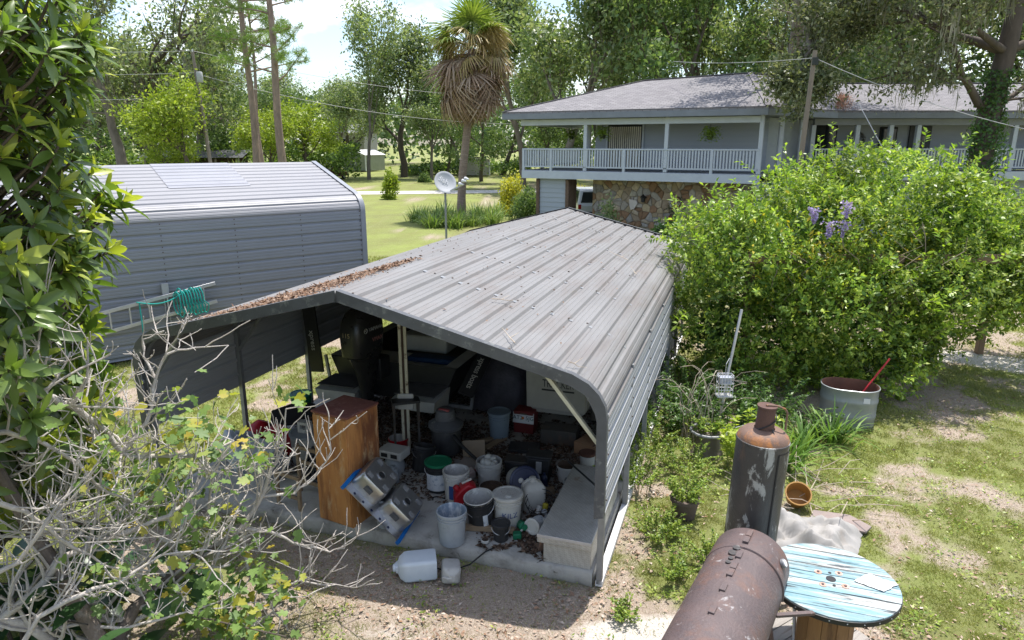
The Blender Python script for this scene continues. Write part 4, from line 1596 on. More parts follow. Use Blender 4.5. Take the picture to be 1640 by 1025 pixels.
def put_frond(me_, az, el, z0, roll=0, sc=1.0):
    d_ = Vector((math.cos(az) * math.cos(el), math.sin(az) * math.cos(el), math.sin(el)))
    up = Vector((-math.cos(az) * math.sin(el), -math.sin(az) * math.sin(el), math.cos(el)))
    y_ = up.cross(d_)
    y_.rotate(Quaternion(d_, roll))
    M_ = frame(d_, y_, Vector((.72 + (z0 - 9.2) * .08, 0, z0)) + d_ * .12)
    inst('frond', me_, palm, mat4=M_ @ Matrix.Diagonal((sc, sc, sc, 1)))


for k in range(20):
    el = rs.choice((80, 66, 52, 40, 28, 15))
    put_frond(rs.choice(fg), k * 2.4 + rs.uniform(-.2, .2), R(el + rs.uniform(-8, 8)), 9.4 + rs.uniform(-.2, .3), rs.uniform(-.4, .4), rs.uniform(1.0, 1.3))
for k in range(30):
    put_frond(rs.choice(fy), k * 2.4 + rs.uniform(-.2, .2), R(rs.uniform(-28, 34)), 9.15 + rs.uniform(-.4, .4), rs.uniform(-.5, .5), rs.uniform(.9, 1.15))
for k in range(130):
    f_ = k / 130
    put_frond(rs.choice(fd), k * 2.4 + rs.uniform(-.2, .2), R(rs.uniform(-58, -6) - 28 * f_), 9.2 - 1.6 * f_ + rs.uniform(-.15, .15), rs.uniform(-.8, .8), rs.uniform(.95, 1.5))
g = np.random.default_rng(31)
n = 4200
c_ = PC + Vector((1.15, -.6, .55))
dd = rdirs(g, n, .5)
pos = np.array(c_) + dd * g.uniform(.25, .8, (n, 1)) * np.array([1.0, .9, .95])
o = cloud('dry_flower_stalks', pos, dd * .6 + np.array([.25, 0, -.8]), rdirs(g, n), g.uniform(.25, .55, n), .018, leafmat('golden_dry_stalk', [(.42, .31, .12), (.54, .43, .20), (.30, .19, .07)], trans=.25, clump=0), palm, T3)
stuff(o)
# ------------------------------------------------------------------ far yard: pole, wires, sheds, cars
M_pole = pm('grey_weathered_pole', (.27, .23, .20), (.18, .15, .13), 3, .9, stretch=(1, 1, .2), bump=.4)
UP = on_px(336, 60)
pole = thing('utility_pole', 'tall leaning utility pole with transformer left of the pines', 'utility pole', UP)
MB().tube([(0, 0, 0), (-.25, 0, 5), (-.62, 0, 11.5)], [.17, .15, .12], 10).build('pole_shaft', M_pole, pole)
q = MB()
q.M = Matrix.Translation((-.1, -.35, 9.1))
q.lathe([(.22, 0), (.25, .05), (.25, .75), (.2, .85)], 14)
q.build('transformer', pm('pale_transformer', (.45, .46, .47), None, 4, .5), pole)
q = MB()
q.M = Matrix.Translation((-.62, 0, 11.5))
q.lathe([(.05, 0), (.07, .1), (.04, .25)], 8)
q.build('insulator', M_white, pole)
M_wire = pm('pale_cable', (.42, .42, .42), None, 5, .6)


def wire(label, pts, r=.02, name='overhead_wire', group='overhead wires', sag=.5):
    P = [Vector(p_) for p_ in pts]
    q = MB()
    path = []
    for i in range(len(P) - 1):
        for k in range(12):
            t = k / 12
            v = P[i].lerp(P[i + 1], t)
            v.z -= sag * 4 * t * (1 - t)
            path.append(v)
    path.append(P[-1])
    q.tube(path, r, 5)
    o = q.build(name, M_wire)
    tag(o, label, 'wire', group)
    return o


wire('highest overhead wire running left from the utility pole top', [UP + Vector((-.6, 0, 11.6)), UP + Vector((-32, -6, 11.9))])
wire('middle overhead wire running left from the utility pole', [UP + Vector((-.5, 0, 9.9)), UP + Vector((-32, -6, 10.1))])
wire('lowest overhead wire running left from the utility pole', [UP + Vector((-.4, 0, 8.0)), UP + Vector((-32, -6, 8.1))])
wire('overhead wire sloping right from the utility pole past the pines', [UP + Vector((-.5, 0, 9.8)), Vector((4, 74, 6.2))], sag=1.2)
wire('upper overhead wire sloping right from the utility pole', [UP + Vector((-.6, 0, 11.6)), Vector((8, 86, 9.5))], sag=1.2)
# service post between bush and house
SP = Vector((8.62, 21, 0))
sp_ = thing('service_post', 'wooden service post rising behind the big bush before the house', 'post', SP)
MB().tube([(-.06, 0, 0), (.02, 0, 3.5), (.12, 0, 6.8)], [.085, .075, .065], 10).build('post_shaft', pm('weathered_wood_post', (.25, .21, .17), (.17, .14, .11), 3, .9, stretch=(1, 1, .2), bump=.5), sp_)
MB().box(.05, .2, -.12, -.02, 6.4, 6.6).build('bracket', M_pot, sp_)
wire('service cable sagging from the service post to the right edge', [SP + Vector((.12, 0, 6.6)), Vector((16, 17.5, 4.0))], .010, sag=.35)
wire('service cable from the service post to the roof peak', [SP + Vector((.12, 0, 6.6)), Vector((6.9, 31, 7.6))], .010, sag=.1)
wire('thin guy cable leaning up from the bush to the wing', [Vector((10.6, 19.5, 3.6)), Vector((10.4, 21.5, 5.4))], .012, sag=0)
# blue drain barrel beyond the building
bb = on_px(559, 45)
o = MB().lathe([(.25, 0), (.28, .1), (.28, .3), (.265, .32), (.28, .34), (.28, .9), (.27, 1.05), (.24, 1.07)], 16).build('blue_barrel', pm('blue_plastic_barrel', (.015, .10, .32), None, 3, .4), None, bb)
tag(o, 'upright blue barrel past the end of the grey building', 'barrel')


def shed(name, label, loc, rz, w, dp, h, hr, wallm, roofm, win=True):
    s_ = thing(name, label, 'shed', loc, rz)
    q = MB().prism([(-w / 2, 0), (w / 2, 0), (w / 2, dp), (-w / 2, dp)], .15, h)
    q.build('wall', wallm, s_)
    for k in range(int(h / .3)):
        MB().box(-w / 2 - .02, w / 2 + .02, -.03, dp + .03, .2 + k * .3, .225 + k * .3).build('wall_rib', wallm, s_)
    q = MB().add([(-w / 2 - .15, -.2, h), (0, -.2, hr), (0, dp + .2, hr), (-w / 2 - .15, dp + .2, h), (w / 2 + .15, -.2, h), (w / 2 + .15, dp + .2, h),
                  (-w / 2, 0, h), (w / 2, 0, h), (0, 0, hr - .05), (-w / 2, dp, h), (w / 2, dp, h), (0, dp, hr - .05)], [(0, 1, 2, 3), (1, 4, 5, 2), (6, 7, 8), (9, 11, 10)])
    q.build('roof', roofm, s_)
    for x in (-w / 2, w / 2):
        MB().box(x - .08, x + .08, -.05, .08, .1, h).build('corner_trim', M_white, s_)
    if win:
        wv = MB().box(-.45, .25, -.06, -.03, h * .42, h * .85).build('window', M_white, s_)
        MB().box(-.37, .17, -.075, -.062, h * .46, h * .63).build('pane', M_glass, wv)
        MB().box(-.37, .17, -.075, -.062, h * .65, h * .81).build('pane', M_glass, wv)
    return s_


M_sage = pm('sage_green_metal', (.30, .32, .24), None, 2, .5)
M_beige = pm('beige_metal', (.42, .40, .36), None, 2, .6)
shed('garden_shed', 'sage green metal shed with white corner trim on the far lawn', on_px(566, 108), -.5, 4.4, 4.6, 2.5, 3.3, M_sage, M_white)
shed('garden_shed', 'plain beige shed half hidden behind the trunks right of the palm', on_px(762, 92), .2, 3.6, 3.0, 2.2, 2.5, M_beige, M_white, False)
fh = thing('far_house', 'pale two storey house with grey garage door far behind the sage shed', 'house', on_px(545, 125), -.2)
MB().box(-3.5, 4.5, 0, 6, 0, 6.0).build('wall', pm('pale_stucco', (.42, .40, .38), None, 2, .8), fh)
MB().add([(-4, -.4, 6), (5, -.4, 6), (5, 3, 7.6), (-4, 3, 7.6), (5, 6.4, 6), (-4, 6.4, 6)], [(0, 1, 2, 3), (3, 2, 4, 5)]).build('roof', M_roofb, fh)
for x in (-1.4, .4):
    wv = MB().box(x, x + 1.1, -.06, -.02, 3.9, 5.1).build('window', M_white, fh)
    MB().box(x + .1, x + 1.0, -.08, -.065, 4.0, 5.0).build('pane', M_glass, wv)
MB().box(-1.8, .6, -.06, -.02, .1, 2.4).build('garage_door', M_wallb, fh)
ps = thing('pole_shelter', 'low open pole shelter under the trees behind the grey building', 'shelter', on_px(305, 78), .1)
for x in (-5, -2.5, 0, 2.5, 5):
    MB().box(x - .1, x + .1, -.1, .1, 0, 2.6).build('post', M_pole, ps)
MB().add([(-5.6, -.6, 2.7), (5.6, -.6, 2.7), (5.6, 3, 3.5), (-5.6, 3, 3.5)], [(0, 1, 2, 3)]).build('roof', M_trim, ps)
MB().box(-5.2, 5.2, 2.8, 2.9, 0, 3.3).build('rear_wall', M_bark0, ps)
vehicle('red_car', 'dark red car seen from behind beneath the chartreuse tree', on_px(527, 84), PI / 2 - .4, pm('dark_red_car_paint', (.10, .012, .014), None, 3, .3, coat=.6), 4.4, 1.8, 1.45, wagon=False)
vehicle('white_pickup', 'white truck cab just showing over the building roof between the pines', on_px(433, 80), .3, pm('white_car_paint', (.62, .63, .64), None, 3, .3, coat=.6), 4.8, 1.9, 1.85)

# ---- satellite dish on a pole
DB = Vector((-2.62, 27.2, 0))
dish = thing('satellite_dish', 'round grey satellite dish on a steel pole behind the carport', 'satellite dish', DB)
MB().tube([(0, 0, 0), (0, 0, 2.35)], .045, 10).build('pole_shaft', M_steel, dish)
M_dish = pm('matt_grey_dish', (.44, .45, .47), (.39, .40, .42), 3, .55)
dn_ = Vector((.42, -.80, .42)).normalized()
DM = Matrix.Translation((0, -.12, 2.72)) @ dn_.to_track_quat('Z', 'Y').to_matrix().to_4x4()
q = MB()
q.M = DM
prof = [(.001, .0), (.12, .006), (.25, .025), (.36, .052), (.44, .08), (.45, .075), (.44, .06), (.3, .015), (.15, -.012), (.001, -.02)]
q.lathe(prof, 32, False, False)
d_o = q.build('reflector', M_dish, dish, ang=60)
tm = text_mesh('dish', .30, .003, pm('pale_logo_print', (.66, .67, .69), None, 4, .5))
inst('lettering', tm, d_o, mat4=DM @ Matrix.Translation((-.06, .1, .035)) @ Matrix.Rotation(R(-32), 4, 'Z'))
q = MB()
q.tube([(0, -.02, 2.3), (0, -.06, 2.72)], .04, 8)
q.build('mount', M_trim, dish)
q = MB()
a0 = DM @ Vector((0, -.44, .06))
a1 = Vector((.78, -.62, 2.70))
q.bar(Vector((.1, -.12, 2.36)), a1, .035, .05)
q.build('feed_arm', M_dish, dish)
q = MB()
for dx, dz in ((-.12, .0), (.0, .12), (.10, .20)):
    q.M = Matrix.Translation(a1 + Vector((dx, 0, dz))) @ Vector((-.6, .5, .1)).to_track_quat('Z', 'Y').to_matrix().to_4x4()
    q.lathe([(.03, -.12), (.04, -.02), (.065, .0), (.065, .08), (.045, .09)], 10)
q.build('receiver', M_white, dish)

# ------------------------------------------------------------------ shrubs and beds
def bush(name, label, loc, rx, ry, h, n, L, mat, stems=True, group=None, seed=0, asp=.5, cat='shrub', lumps=14, up=.4):
    g_ = np.random.default_rng(seed + 1)
    t = thing(name, label, cat, loc, 0, group)
    c = rdirs(g_, lumps, .5)
    c[:, 2] = np.abs(c[:, 2])
    cen = c * g_.uniform(.35, .72, (lumps, 1))
    rad = g_.uniform(.25, .45, lumps)
    k = g_.integers(0, lumps, n)
    p_ = cen[k] + rdirs(g_, n) * (rad[k] * g_.uniform(.55, 1.08, n))[:, None]
    p_[:, 2] = np.abs(p_[:, 2])
    pos = p_ * np.array([rx, ry, h])
    d_ = rdirs(g_, n, up) + unit(p_) * .7
    Ls = L * g_.uniform(.6, 1.3, n)
    cloud('foliage', pos, d_, rdirs(g_, n, .8), Ls, Ls * asp, mat, t)
    if stems:
        q_ = MB()
        for i in range(6):
            e = cen[i % lumps] * np.array([rx, ry, h])
            q_.tube([(0, 0, 0), tuple(e * .5 + g_.normal(0, .03, 3)), tuple(e)], [.03, .02, .008], 5, False)
        q_.build('stem', M_bark_dk, t)
    return t


L_gold = leafmat('golden_leaf', [(.40, .38, .03), (.52, .48, .04), (.58, .54, .08), (.28, .34, .04)], trans=.35, clump=.3)
L_bush = leafmat('glossy_bush_leaf', [(.08, .15, .03), (.16, .26, .045), (.28, .38, .06), (.42, .49, .09)], trans=.4, rough=.4, clump=.9, cscale=1.2)
bush('young_shrub', 'small bright green upright shrub alone on the lawn before the driveway', on_px(622, 54), .85, .85, 2.2, 2600, .22, L_lime, seed=1)
bush('young_shrub', 'low round dark bush on the far lawn left of the palm', on_px(678, 78), .8, .8, 1.1, 1200, .22, L_green, seed=2)
bush('golden_shrub', 'golden yellow shrub at the left corner of the house', on_px(820, 42), 1.25, 1.1, 2.3, 3600, .17, L_gold, seed=3)
bush('golden_shrub', 'golden yellow hedge seen under the porch beyond the pillar', on_px(932, 46), 2.6, 1.0, 1.75, 4200, .19, L_gold, seed=4)
bush('round_shrub', 'rounded green shrub beside the porch pillar', on_px(848, 39), 1.2, 1.1, 2.0, 4200, .15, L_green, seed=5)
bush('feathery_shrub', 'feathery pale green shrub before the stone wall', Vector((4.0, 28.0, 0)), .95, .8, 2.15, 2800, .14, L_light, seed=6)
bush('dark_shrub', 'dense dark green shrub before the stone wall below the flowers', Vector((5.75, 25.6, 0)), .8, .8, 1.95, 4200, .12, L_dark, seed=7)
bush('yard_shrub', 'deep green shrub at the right edge beneath the oak', Vector((15.2, 20.2, 0)), 1.5, 1.3, 3.3, 6000, .14, L_green, seed=8)
# strappy border grass round the palm
L_lir = leafmat('strappy_border_grass', [(.08, .15, .03), (.14, .23, .05), (.22, .31, .08), (.30, .36, .14)], trans=.3, clump=0)
g = np.random.default_rng(41)
tuft_v, tuft_f = [], []


def strap_mesh(name, n, L, w, spread, seed, mat, segs=4):
    g_ = np.random.default_rng(seed)
    vs, fs = [], []
    for i in range(n):
        a = g_.random() * 2 * PI
        r_ = abs(g_.normal(0, spread * .35))
        b_ = np.array([math.cos(a) * r_, math.sin(a) * r_, 0])
        a2 = a + g_.normal(0, .6)
        l_ = L * g_.uniform(.6, 1.15)
        out_ = g_.uniform(.25, 1.0)
        n0 = len(vs)
        for j in range(segs + 1):
            t = j / segs
            p_ = b_ + np.array([math.cos(a2) * out_ * l_ * t ** 1.3, math.sin(a2) * out_ * l_ * t ** 1.3, l_ * (t * (1.05 - .25 * out_) - .62 * out_ * t ** 2.4)])
            ww = w * (1 - t ** 2) * .5 + .001
            vs += [p_ + np.array([-math.sin(a2) * ww, math.cos(a2) * ww, 0]), p_ - np.array([-math.sin(a2) * ww, math.cos(a2) * ww, 0])]
        for j in range(segs):
            fs.append((n0 + 2 * j, n0 + 2 * j + 1, n0 + 2 * j + 3, n0 + 2 * j + 2))
    me_ = fastmesh(name, np.array(vs), np.array(fs))
    me_.materials.append(mat)
    return me_


lir = [strap_mesh('border_grass_clump', 130, 1.15, .045, .8, 50 + i, L_lir) for i in range(3)]
rs = random.Random(8)
spots = [(px, d) for px, d in ((662, 38), (680, 36.5), (700, 38.5), (718, 36), (735, 37.5), (752, 36.2), (770, 38), (786, 37), (672, 40), (708, 40.5), (760, 40.5), (792, 39.5), (690, 35.4), (728, 35.2))]
for i, (px, d) in enumerate(spots):
    o = inst('border_grass_clump', rs.choice(lir), None, on_px(px, d), (0, 0, rs.uniform(0, 6)), (rs.uniform(.9, 1.25),) * 3)
    tag(o, 'clump of strappy border grass in the bed around the palm', 'grass clump', 'border grass around the palm')
o = inst('young_palm', strap_mesh('young_palm', 60, 2.6, .22, .3, 90, leafmat('pale_palmetto', [(.30, .34, .16), (.42, .45, .25), (.22, .28, .10)], trans=.2, clump=0)), None, on_px(376, 74), None, (1.3, 1.3, 1.35))
tag(o, 'small pale arching palm beside the pines behind the building', 'palm')

# ------------------------------------------------------------------ the big flowering bush over its arbour
WB = Vector((6.75, 12.6, 0))
big = thing('wisteria_bush', 'huge bright green bush smothering a wooden arbour', 'bush', WB)
g = np.random.default_rng(61)
lob = []      # lobes: centre, radii
for c_, r_ in (((-1.3, -.2, 2.5), (1.6, 1.6, 1.5)), ((.4, .3, 2.95), (1.8, 1.7, 1.35)), ((2.1, .2, 2.45), (1.5, 1.6, 1.0)), ((-2.7, -.3, 2.1), (1.2, 1.3, 1.25)), ((3.5, .3, 2.05), (1.3, 1.4, .85)),
               ((-.9, -1.2, 1.5), (1.5, .9, 1.4)), ((.5, -1.0, 1.9), (1.4, 1.0, 1.1)), ((1.9, -.7, 2.1), (1.3, 1.0, .75)), ((-1.9, -.9, 1.0), (1.2, .8, 1.0)), ((4.5, .2, 1.95), (.8, 1.0, .6)), ((-.6, -1.6, .8), (1.0, .6, .8)),
               ((-3.1, -.9, 1.1), (.9, .7, 1.0)), ((-.6, .6, 3.3), (1.0, 1.0, .9)), ((1.0, -.5, 3.0), (.9, .9, .75))):
    lob.append((np.array(c_), np.array(r_)))
allp, alld = [], []
for c_, r_ in lob:
    k = int(1150 * (r_[0] * r_[1] * r_[2]) ** .667)
    u_ = rdirs(g, k, .1)
    bump_ = .62 + .75 * fbm(u_[:, 0] * 3 + c_[0] * 3, u_[:, 1] * 3 + u_[:, 2] * 4, 1.6, 3)
    rad = bump_ * (1 - .38 * g.random(k) ** 1.5)
    p_ = c_ + u_ * r_ * rad[:, None]
    ok = np.ones(k, bool)
    for c2, r2_ in lob:
        if c2 is c_:
            continue
        ok &= (((p_ - c2) / r2_) ** 2).sum(1) > .40
    ok &= p_[:, 2] > .15
    cv = fbm(p_[:, 0] * 1.7 + p_[:, 1] * .9, p_[:, 2] * 1.9 - p_[:, 1] * .6, 1.0, 3)
    ok &= (cv > .40) | (g.random(k) < .22)
    p_ = p_ + u_ * (np.clip(cv - .5, -.2, .3) * .9)[:, None]
    allp.append(p_[ok])
    alld.append(u_[ok])
SPg, SD = np.concatenate(allp), np.concatenate(alld)
# every sprig: a short axis with leaves set round it
nl = 10
m0 = len(SPg)
ax_ = unit(SD * .8 + np.array([0, 0, .35]) + g.normal(0, .45, (m0, 3)))
ln = g.uniform(.14, .34, m0)
P_ = np.repeat(SPg, nl, 0)
A_ = np.repeat(ax_, nl, 0)
t_ = np.tile(np.linspace(.05, 1, nl), m0)
P_ = P_ + A_ * (np.repeat(ln, nl) * (t_ - .4))[:, None]
n = len(P_)
D_ = A_ * .55 + unit(np.cross(A_, g.normal(0, 1, (n, 3)))) * .9
Ls = np.repeat(g.uniform(.6, 1.3, m0), nl) * g.uniform(.06, .11, n)
cloud('foliage', P_, D_, A_ * .8 + rdirs(g, n, .8), Ls, Ls * .46, L_bush, big)
# inner leaves in darker colours, shade painted in so the gaps read deep
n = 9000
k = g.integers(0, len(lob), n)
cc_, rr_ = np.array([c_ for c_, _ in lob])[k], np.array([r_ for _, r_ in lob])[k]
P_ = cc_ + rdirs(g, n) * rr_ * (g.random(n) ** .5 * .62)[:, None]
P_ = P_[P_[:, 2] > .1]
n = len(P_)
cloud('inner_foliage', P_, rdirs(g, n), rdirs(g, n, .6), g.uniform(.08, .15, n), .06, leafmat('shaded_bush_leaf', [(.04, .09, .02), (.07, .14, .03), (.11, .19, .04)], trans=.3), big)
# loose shoots standing out of the top and edges, each leafed along its length
sh = MB()
sp_pos, sp_dir = [], []
for k in range(240):
    c_, r_ = lob[g.integers(0, 14)]
    u_ = rdirs(g, 1, .9)[0]
    if u_[2] < -.1:
        u_[2] *= -1
    b_ = c_ + u_ * r_ * .92
    d_ = unit(u_ + np.array([0, 0, .5]) + g.normal(0, .35, 3))
    L_ = g.uniform(.3, 1.0)
    pts = [b_ + d_ * L_ * t + np.array([0, 0, -.22 * L_ * t ** 3]) for t in np.linspace(0, 1, 6)]
    sh.tube(pts, [.008, .007, .006, .005, .004, .003], 4, False)
    for t in np.linspace(.1, 1, 12):
        i = min(4, int(t * 5))
        sp_pos.append(pts[i] + (pts[i + 1] - pts[i]) * (t * 5 - i))
        s_ = np.cross(d_, g.normal(0, 1, 3))
        sp_dir.append(unit(s_) + d_ * .6)
big.scale = (1, 1, .95)
stuff(sh.build('shoots', pm('green_shoot', (.20, .22, .07), None, 5, .7), big))
sp_pos, sp_dir = np.array(sp_pos), np.array(sp_dir)
k = len(sp_pos)
cloud('shoot_leaves', sp_pos, sp_dir, rdirs(g, k, 1.4), g.uniform(.07, .15, k), .05, L_lime if False else leafmat('young_bush_leaf', [(.16, .28, .03), (.26, .40, .045), (.38, .50, .07)], trans=.42, rough=.35, clump=.2), big)
# yellowed patch and dead tendrils
cy_ = np.array([-1.5, -1.45, 2.35])
k = 420
pp = cy_ + g.normal(0, 1, (k, 3)) * np.array([.75, .14, .45])
cloud('yellowed_leaves', pp, rdirs(g, k), rdirs(g, k, 1), g.uniform(.07, .14, k), .045, leafmat('yellow_leaf', [(.45, .38, .03), (.52, .42, .05), (.34, .36, .04)], trans=.35, clump=0), big)
M_stem = pm('pale_vine_stem', (.30, .25, .18), (.2, .16, .11), 8, .9)
for k in range(16):
    q = MB()
    x, z = g.uniform(-2.6, 3.4), g.uniform(.5, 2.3)
    pts = [np.array([x + g.normal(0, .1), -1.9 + .25 * abs(x - .5) * .5, z + t]) + np.array([g.normal(0, .08), g.normal(0, .05), 0]) for t in np.linspace(0, g.uniform(.6, 1.5), 7)]
    q.tube(pts, .007, 4, False)
    q.build('tendril', M_stem, big)
# trunks inside
q = MB()
for x in (-1.2, -.3, .4, 1.0):
    q.tube([(x, .2, -.05), (x + g.normal(0, .2), .1, .8), (x + g.normal(0, .4), 0, 1.7), (x + g.normal(0, .7), 0, 2.6)], [.07, .06, .045, .02], 7, False)
q.build('stem', M_bark_dk, big)
L_fl = leafmat('lilac_petal', [(.30, .22, .55), (.42, .33, .68), (.52, .45, .74)], trans=.3, clump=0)
for (x, y, z) in ((-1.98, -1.50, 3.40), (-1.72, -1.52, 3.16), (-1.50, -1.52, 3.18), (-1.45, -1.45, 3.48)):
    k = 110
    t = g.random(k)
    pp = np.array([x, y - .25, z]) + np.stack([g.normal(0, .05, k) * (1.1 - t), g.normal(0, .05, k) * (1.1 - t), -.26 * t], -1)
    o = cloud('flower_cluster', pp, rdirs(g, k), rdirs(g, k), .045, .04, L_fl, big)
    stuff(o)
# arbour posts and beam under it
M_arb = pm('brown_arbour_timber', (.24, .165, .10), (.15, .10, .065), 4, .85, stretch=(1, 1, .2), bump=.4)
arb = thing('arbour', 'weathered brown timber arbour hidden under the huge bush', 'arbour', WB)
for x, y in ((-.28, -1.3), (-2.6, -.9), (2.9, .9), (-2.4, 1.2)):
    MB().box(x - .06, x + .06, y - .06, y + .06, 0, 2.4).build('post', M_arb, arb, bev=.006)
MB().box(-2.8, 3.2, -1.28, -1.2, 2.25, 2.4).build('beam', M_arb, arb, bev=.006)
MB().bar((-.2, -1.24, 1.75), (.35, -1.24, 2.3), .05, .1, (0, 1, 0)).build('brace', M_arb, arb)
# ------------------------------------------------------------------ clutter under the carport
M_pw = pm('scuffed_white_plastic', (.52, .51, .48), (.42, .41, .385), 5, .5, stain=(.28, .25, .21), sscale=7, samt=(.56, .7), sfac=.6)
M_pg = pm('scuffed_grey_plastic', (.33, .355, .38), (.27, .29, .315), 5, .5, stain=(.20, .20, .20), sscale=8, samt=(.58, .72), sfac=.6)
M_pbl = pm('scuffed_black_plastic', (.022, .022, .024), (.04, .04, .042), 6, .45, stain=(.16, .15, .14), sscale=9, samt=(.62, .74), sfac=.5)
M_pgr = pm('green_plastic', (.012, .16, .075), (.01, .12, .06), 5, .45, stain=(.14, .16, .13), sscale=9, samt=(.6, .74), sfac=.5)
M_pred = pm('red_plastic', (.40, .012, .022), (.30, .01, .016), 4, .4, stain=(.16, .03, .03), sscale=6, samt=(.58, .72), sfac=.5)
M_navy = pm('navy_plastic', (.016, .022, .055), (.028, .033, .07), 4, .3, stain=(.09, .10, .12), sscale=5, samt=(.64, .74), sfac=.5)
M_slate = pm('slate_blue_plastic', (.17, .22, .26), (.14, .18, .22), 5, .5)
M_drip = pm('paint_dripped_inside', (.26, .31, .38), (.22, .27, .33), 5, .5, stain=(.60, .61, .62), sscale=11, samt=(.54, .6), sfac=.9, sstretch=(1, 1, .35))
M_dripw = pm('dirty_white_inside', (.46, .45, .44), (.38, .37, .36), 5, .5, stain=(.66, .65, .63), sscale=9, samt=(.54, .62), sfac=.9, stain2=(.10, .09, .085), s2scale=14)
M_wireh = pm('bright_wire', (.5, .5, .5), None, 9, .4, metal=.5)
M_ink = pm('blue_print', (.03, .07, .22), None, 9, .6)
M_label = pm('paper_label', (.62, .64, .66), (.52, .54, .57), 14, .7, stain=(.20, .27, .36), sscale=24, samt=(.55, .6), sfac=.8)
M_debris = pm('brown_debris', (.10, .065, .045), (.055, .038, .028), 9, .95, bump=.8)
M_wood = pm('weathered_lumber', (.34, .25, .16), (.22, .155, .10), 3, .85, stretch=(.25, 3, 3), bump=.4)


def bucket(name, label, s, a, r=.15, h=.37, body=None, lid=None, inside=None, handle=True, tilt=None, rz=0.0, z=SLAB, cat='bucket', r_bot=None, rings=True, group='buckets under the carport', hang=-1.0, fill=None):
    t = thing(name, label, cat, CP(s, a, z), rz, group)
    if tilt:
        t.rotation_euler = tilt
    rb = r_bot or r * .86
    prof = [(rb - .012, 0), (rb, .012), (rb + (r - rb) * .72, h * .72)]
    if rings:
        for zz_ in (.76, .84):
            k = rb + (r - rb) * zz_
            prof += [(k, h * zz_), (k + .009, h * zz_ + .002), (k + .009, h * zz_ + .012), (k, h * zz_ + .014)]
    prof += [(r, h - .03), (r + .008, h - .028), (r + .008, h - .004), (r + .002, h)]
    if lid is None:
        MB().lathe(prof, 28, True, False).build('shell', body, t, ang=40)
        fl_z = fill if fill else .02
        MB().lathe([(r + .002, h), (r - .008, h - .004), (rb - .006 + (r - rb) * (fl_z / h), fl_z + .001), (.001, fl_z)], 28, False, False).build('inside', inside or body, t, ang=40)
    else:
        MB().lathe(prof, 28, True, True).build('shell', body, t, ang=40)
        MB().lathe([(r + .012, h - .022), (r + .016, h - .018), (r + .016, h + .004), (r + .008, h + .010), (r - .012, h + .010), (r - .018, h + .003), (.001, h + .004)], 28, False, False).build('lid', lid, t, ang=40)
    if handle:
        q = MB()
        pts = []
        for k in range(13):
            al = PI * k / 12
            pts.append(((r + .014) * math.cos(al), hang * (r * 1.02) * math.sin(al) * .85, h * .80 - (r * .95) * math.sin(al) * .75))
        q.tube(pts, .0035, 5)
        q.build('handle', M_wireh, t)
    return t


def wrap_text(s, size, r, z, ang0, mat, parent, name='lettering', lift=.003):
    me_ = text_mesh(s, size, .001, mat)
    for v in me_.vertices:
        al = ang0 + v.co.x / r
        rr_ = r + lift + v.co.z
        v.co = Vector((rr_ * math.cos(al), rr_ * math.sin(al), z + v.co.y))
    return inst(name, me_, parent)


def wrap_label(r, z0, z1, a0, a1, mat, parent, name='paper_label', lift=.003, r0=None):
    q = MB()
    rows = []
    for k in range(9):
        al = a0 + (a1 - a0) * k / 8
        rows.append([((r0 or r) * 0 + (r + lift - (.0 if zz_ == z1 else .0)) * math.cos(al), (r + lift) * math.sin(al), zz_) for zz_ in (z0, z1)])
    q.grid(rows)
    return q.build(name, mat, parent)


FACE = -PI / 2          # the side of an upright thing that faces the camera
# cabinet
cab = thing('wooden_cabinet', 'tall orange-brown wooden cabinet standing at the slab edge', 'cabinet', CP(2.72, -.03, SLAB), -R(28))
M_ply = pm('orange_weathered_plywood', (.52, .25, .085), (.38, .155, .05), 3, .6, stretch=(3, 3, .35), stain=(.12, .04, .024), sscale=1.7, samt=(.47, .62), sfac=.85, stain2=(.52, .36, .20), s2scale=5, s2amt=(.55, .68), sstretch=(1.8, 1.8, .45))
M_plyt = pm('red_brown_cabinet_top', (.20, .075, .055), (.14, .05, .04), 5, .75, bump=.4, bscale=90, stain=(.28, .15, .12), sscale=12)
MB().box(-.47, 0, 0, .50, 0, 1.265).build('carcass', M_ply, cab, bev=.004)
MB().box(-.485, .012, -.014, .512, 1.266, 1.29).build('cabinet_top', M_plyt, cab, bev=.004)
MB().box(-.462, -.008, -.016, -.002, .02, 1.25).build('door', M_ply, cab, bev=.003)

# blue painters' film bundle and the double sink leaning on the cabinet
M_ss = pm('brushed_stainless', (.50, .50, .51), (.42, .42, .43), 3, .32, metal=.85, stretch=(.5, 12, 12), rvar=.08)
M_pad = pm('dull_steel_pad', (.36, .36, .37), None, 6, .5, metal=.5)
M_film = pm('blue_protective_film', (.015, .16, .46), (.01, .11, .36), 5, .35)
sink = thing('double_sink', 'stainless double bowl sink leaning face down on the cabinet corner', 'sink', CP(2.30, -.06, SLAB))
# sink plane: long axis drops to the right, face away from the camera
X_ = Vector((.68, -.1, -.73)).normalized()
Y_ = Vector((.25, .96, .10))
SM = frame(X_, Y_, Vector((-.07, .20, .335))) @ Matrix.Scale(.97, 4)


def rbox(w, d, r_, n=5):
    pts = []
    for cx_, cy_, a0 in ((w / 2 - r_, d / 2 - r_, 0), (-w / 2 + r_, d / 2 - r_, PI / 2), (-w / 2 + r_, -d / 2 + r_, PI), (w / 2 - r_, -d / 2 + r_, 1.5 * PI)):
        for k in range(n):
            al = a0 + PI / 2 * k / (n - 1)
            pts.append((cx_ + r_ * math.cos(al), cy_ + r_ * math.sin(al)))
    return pts


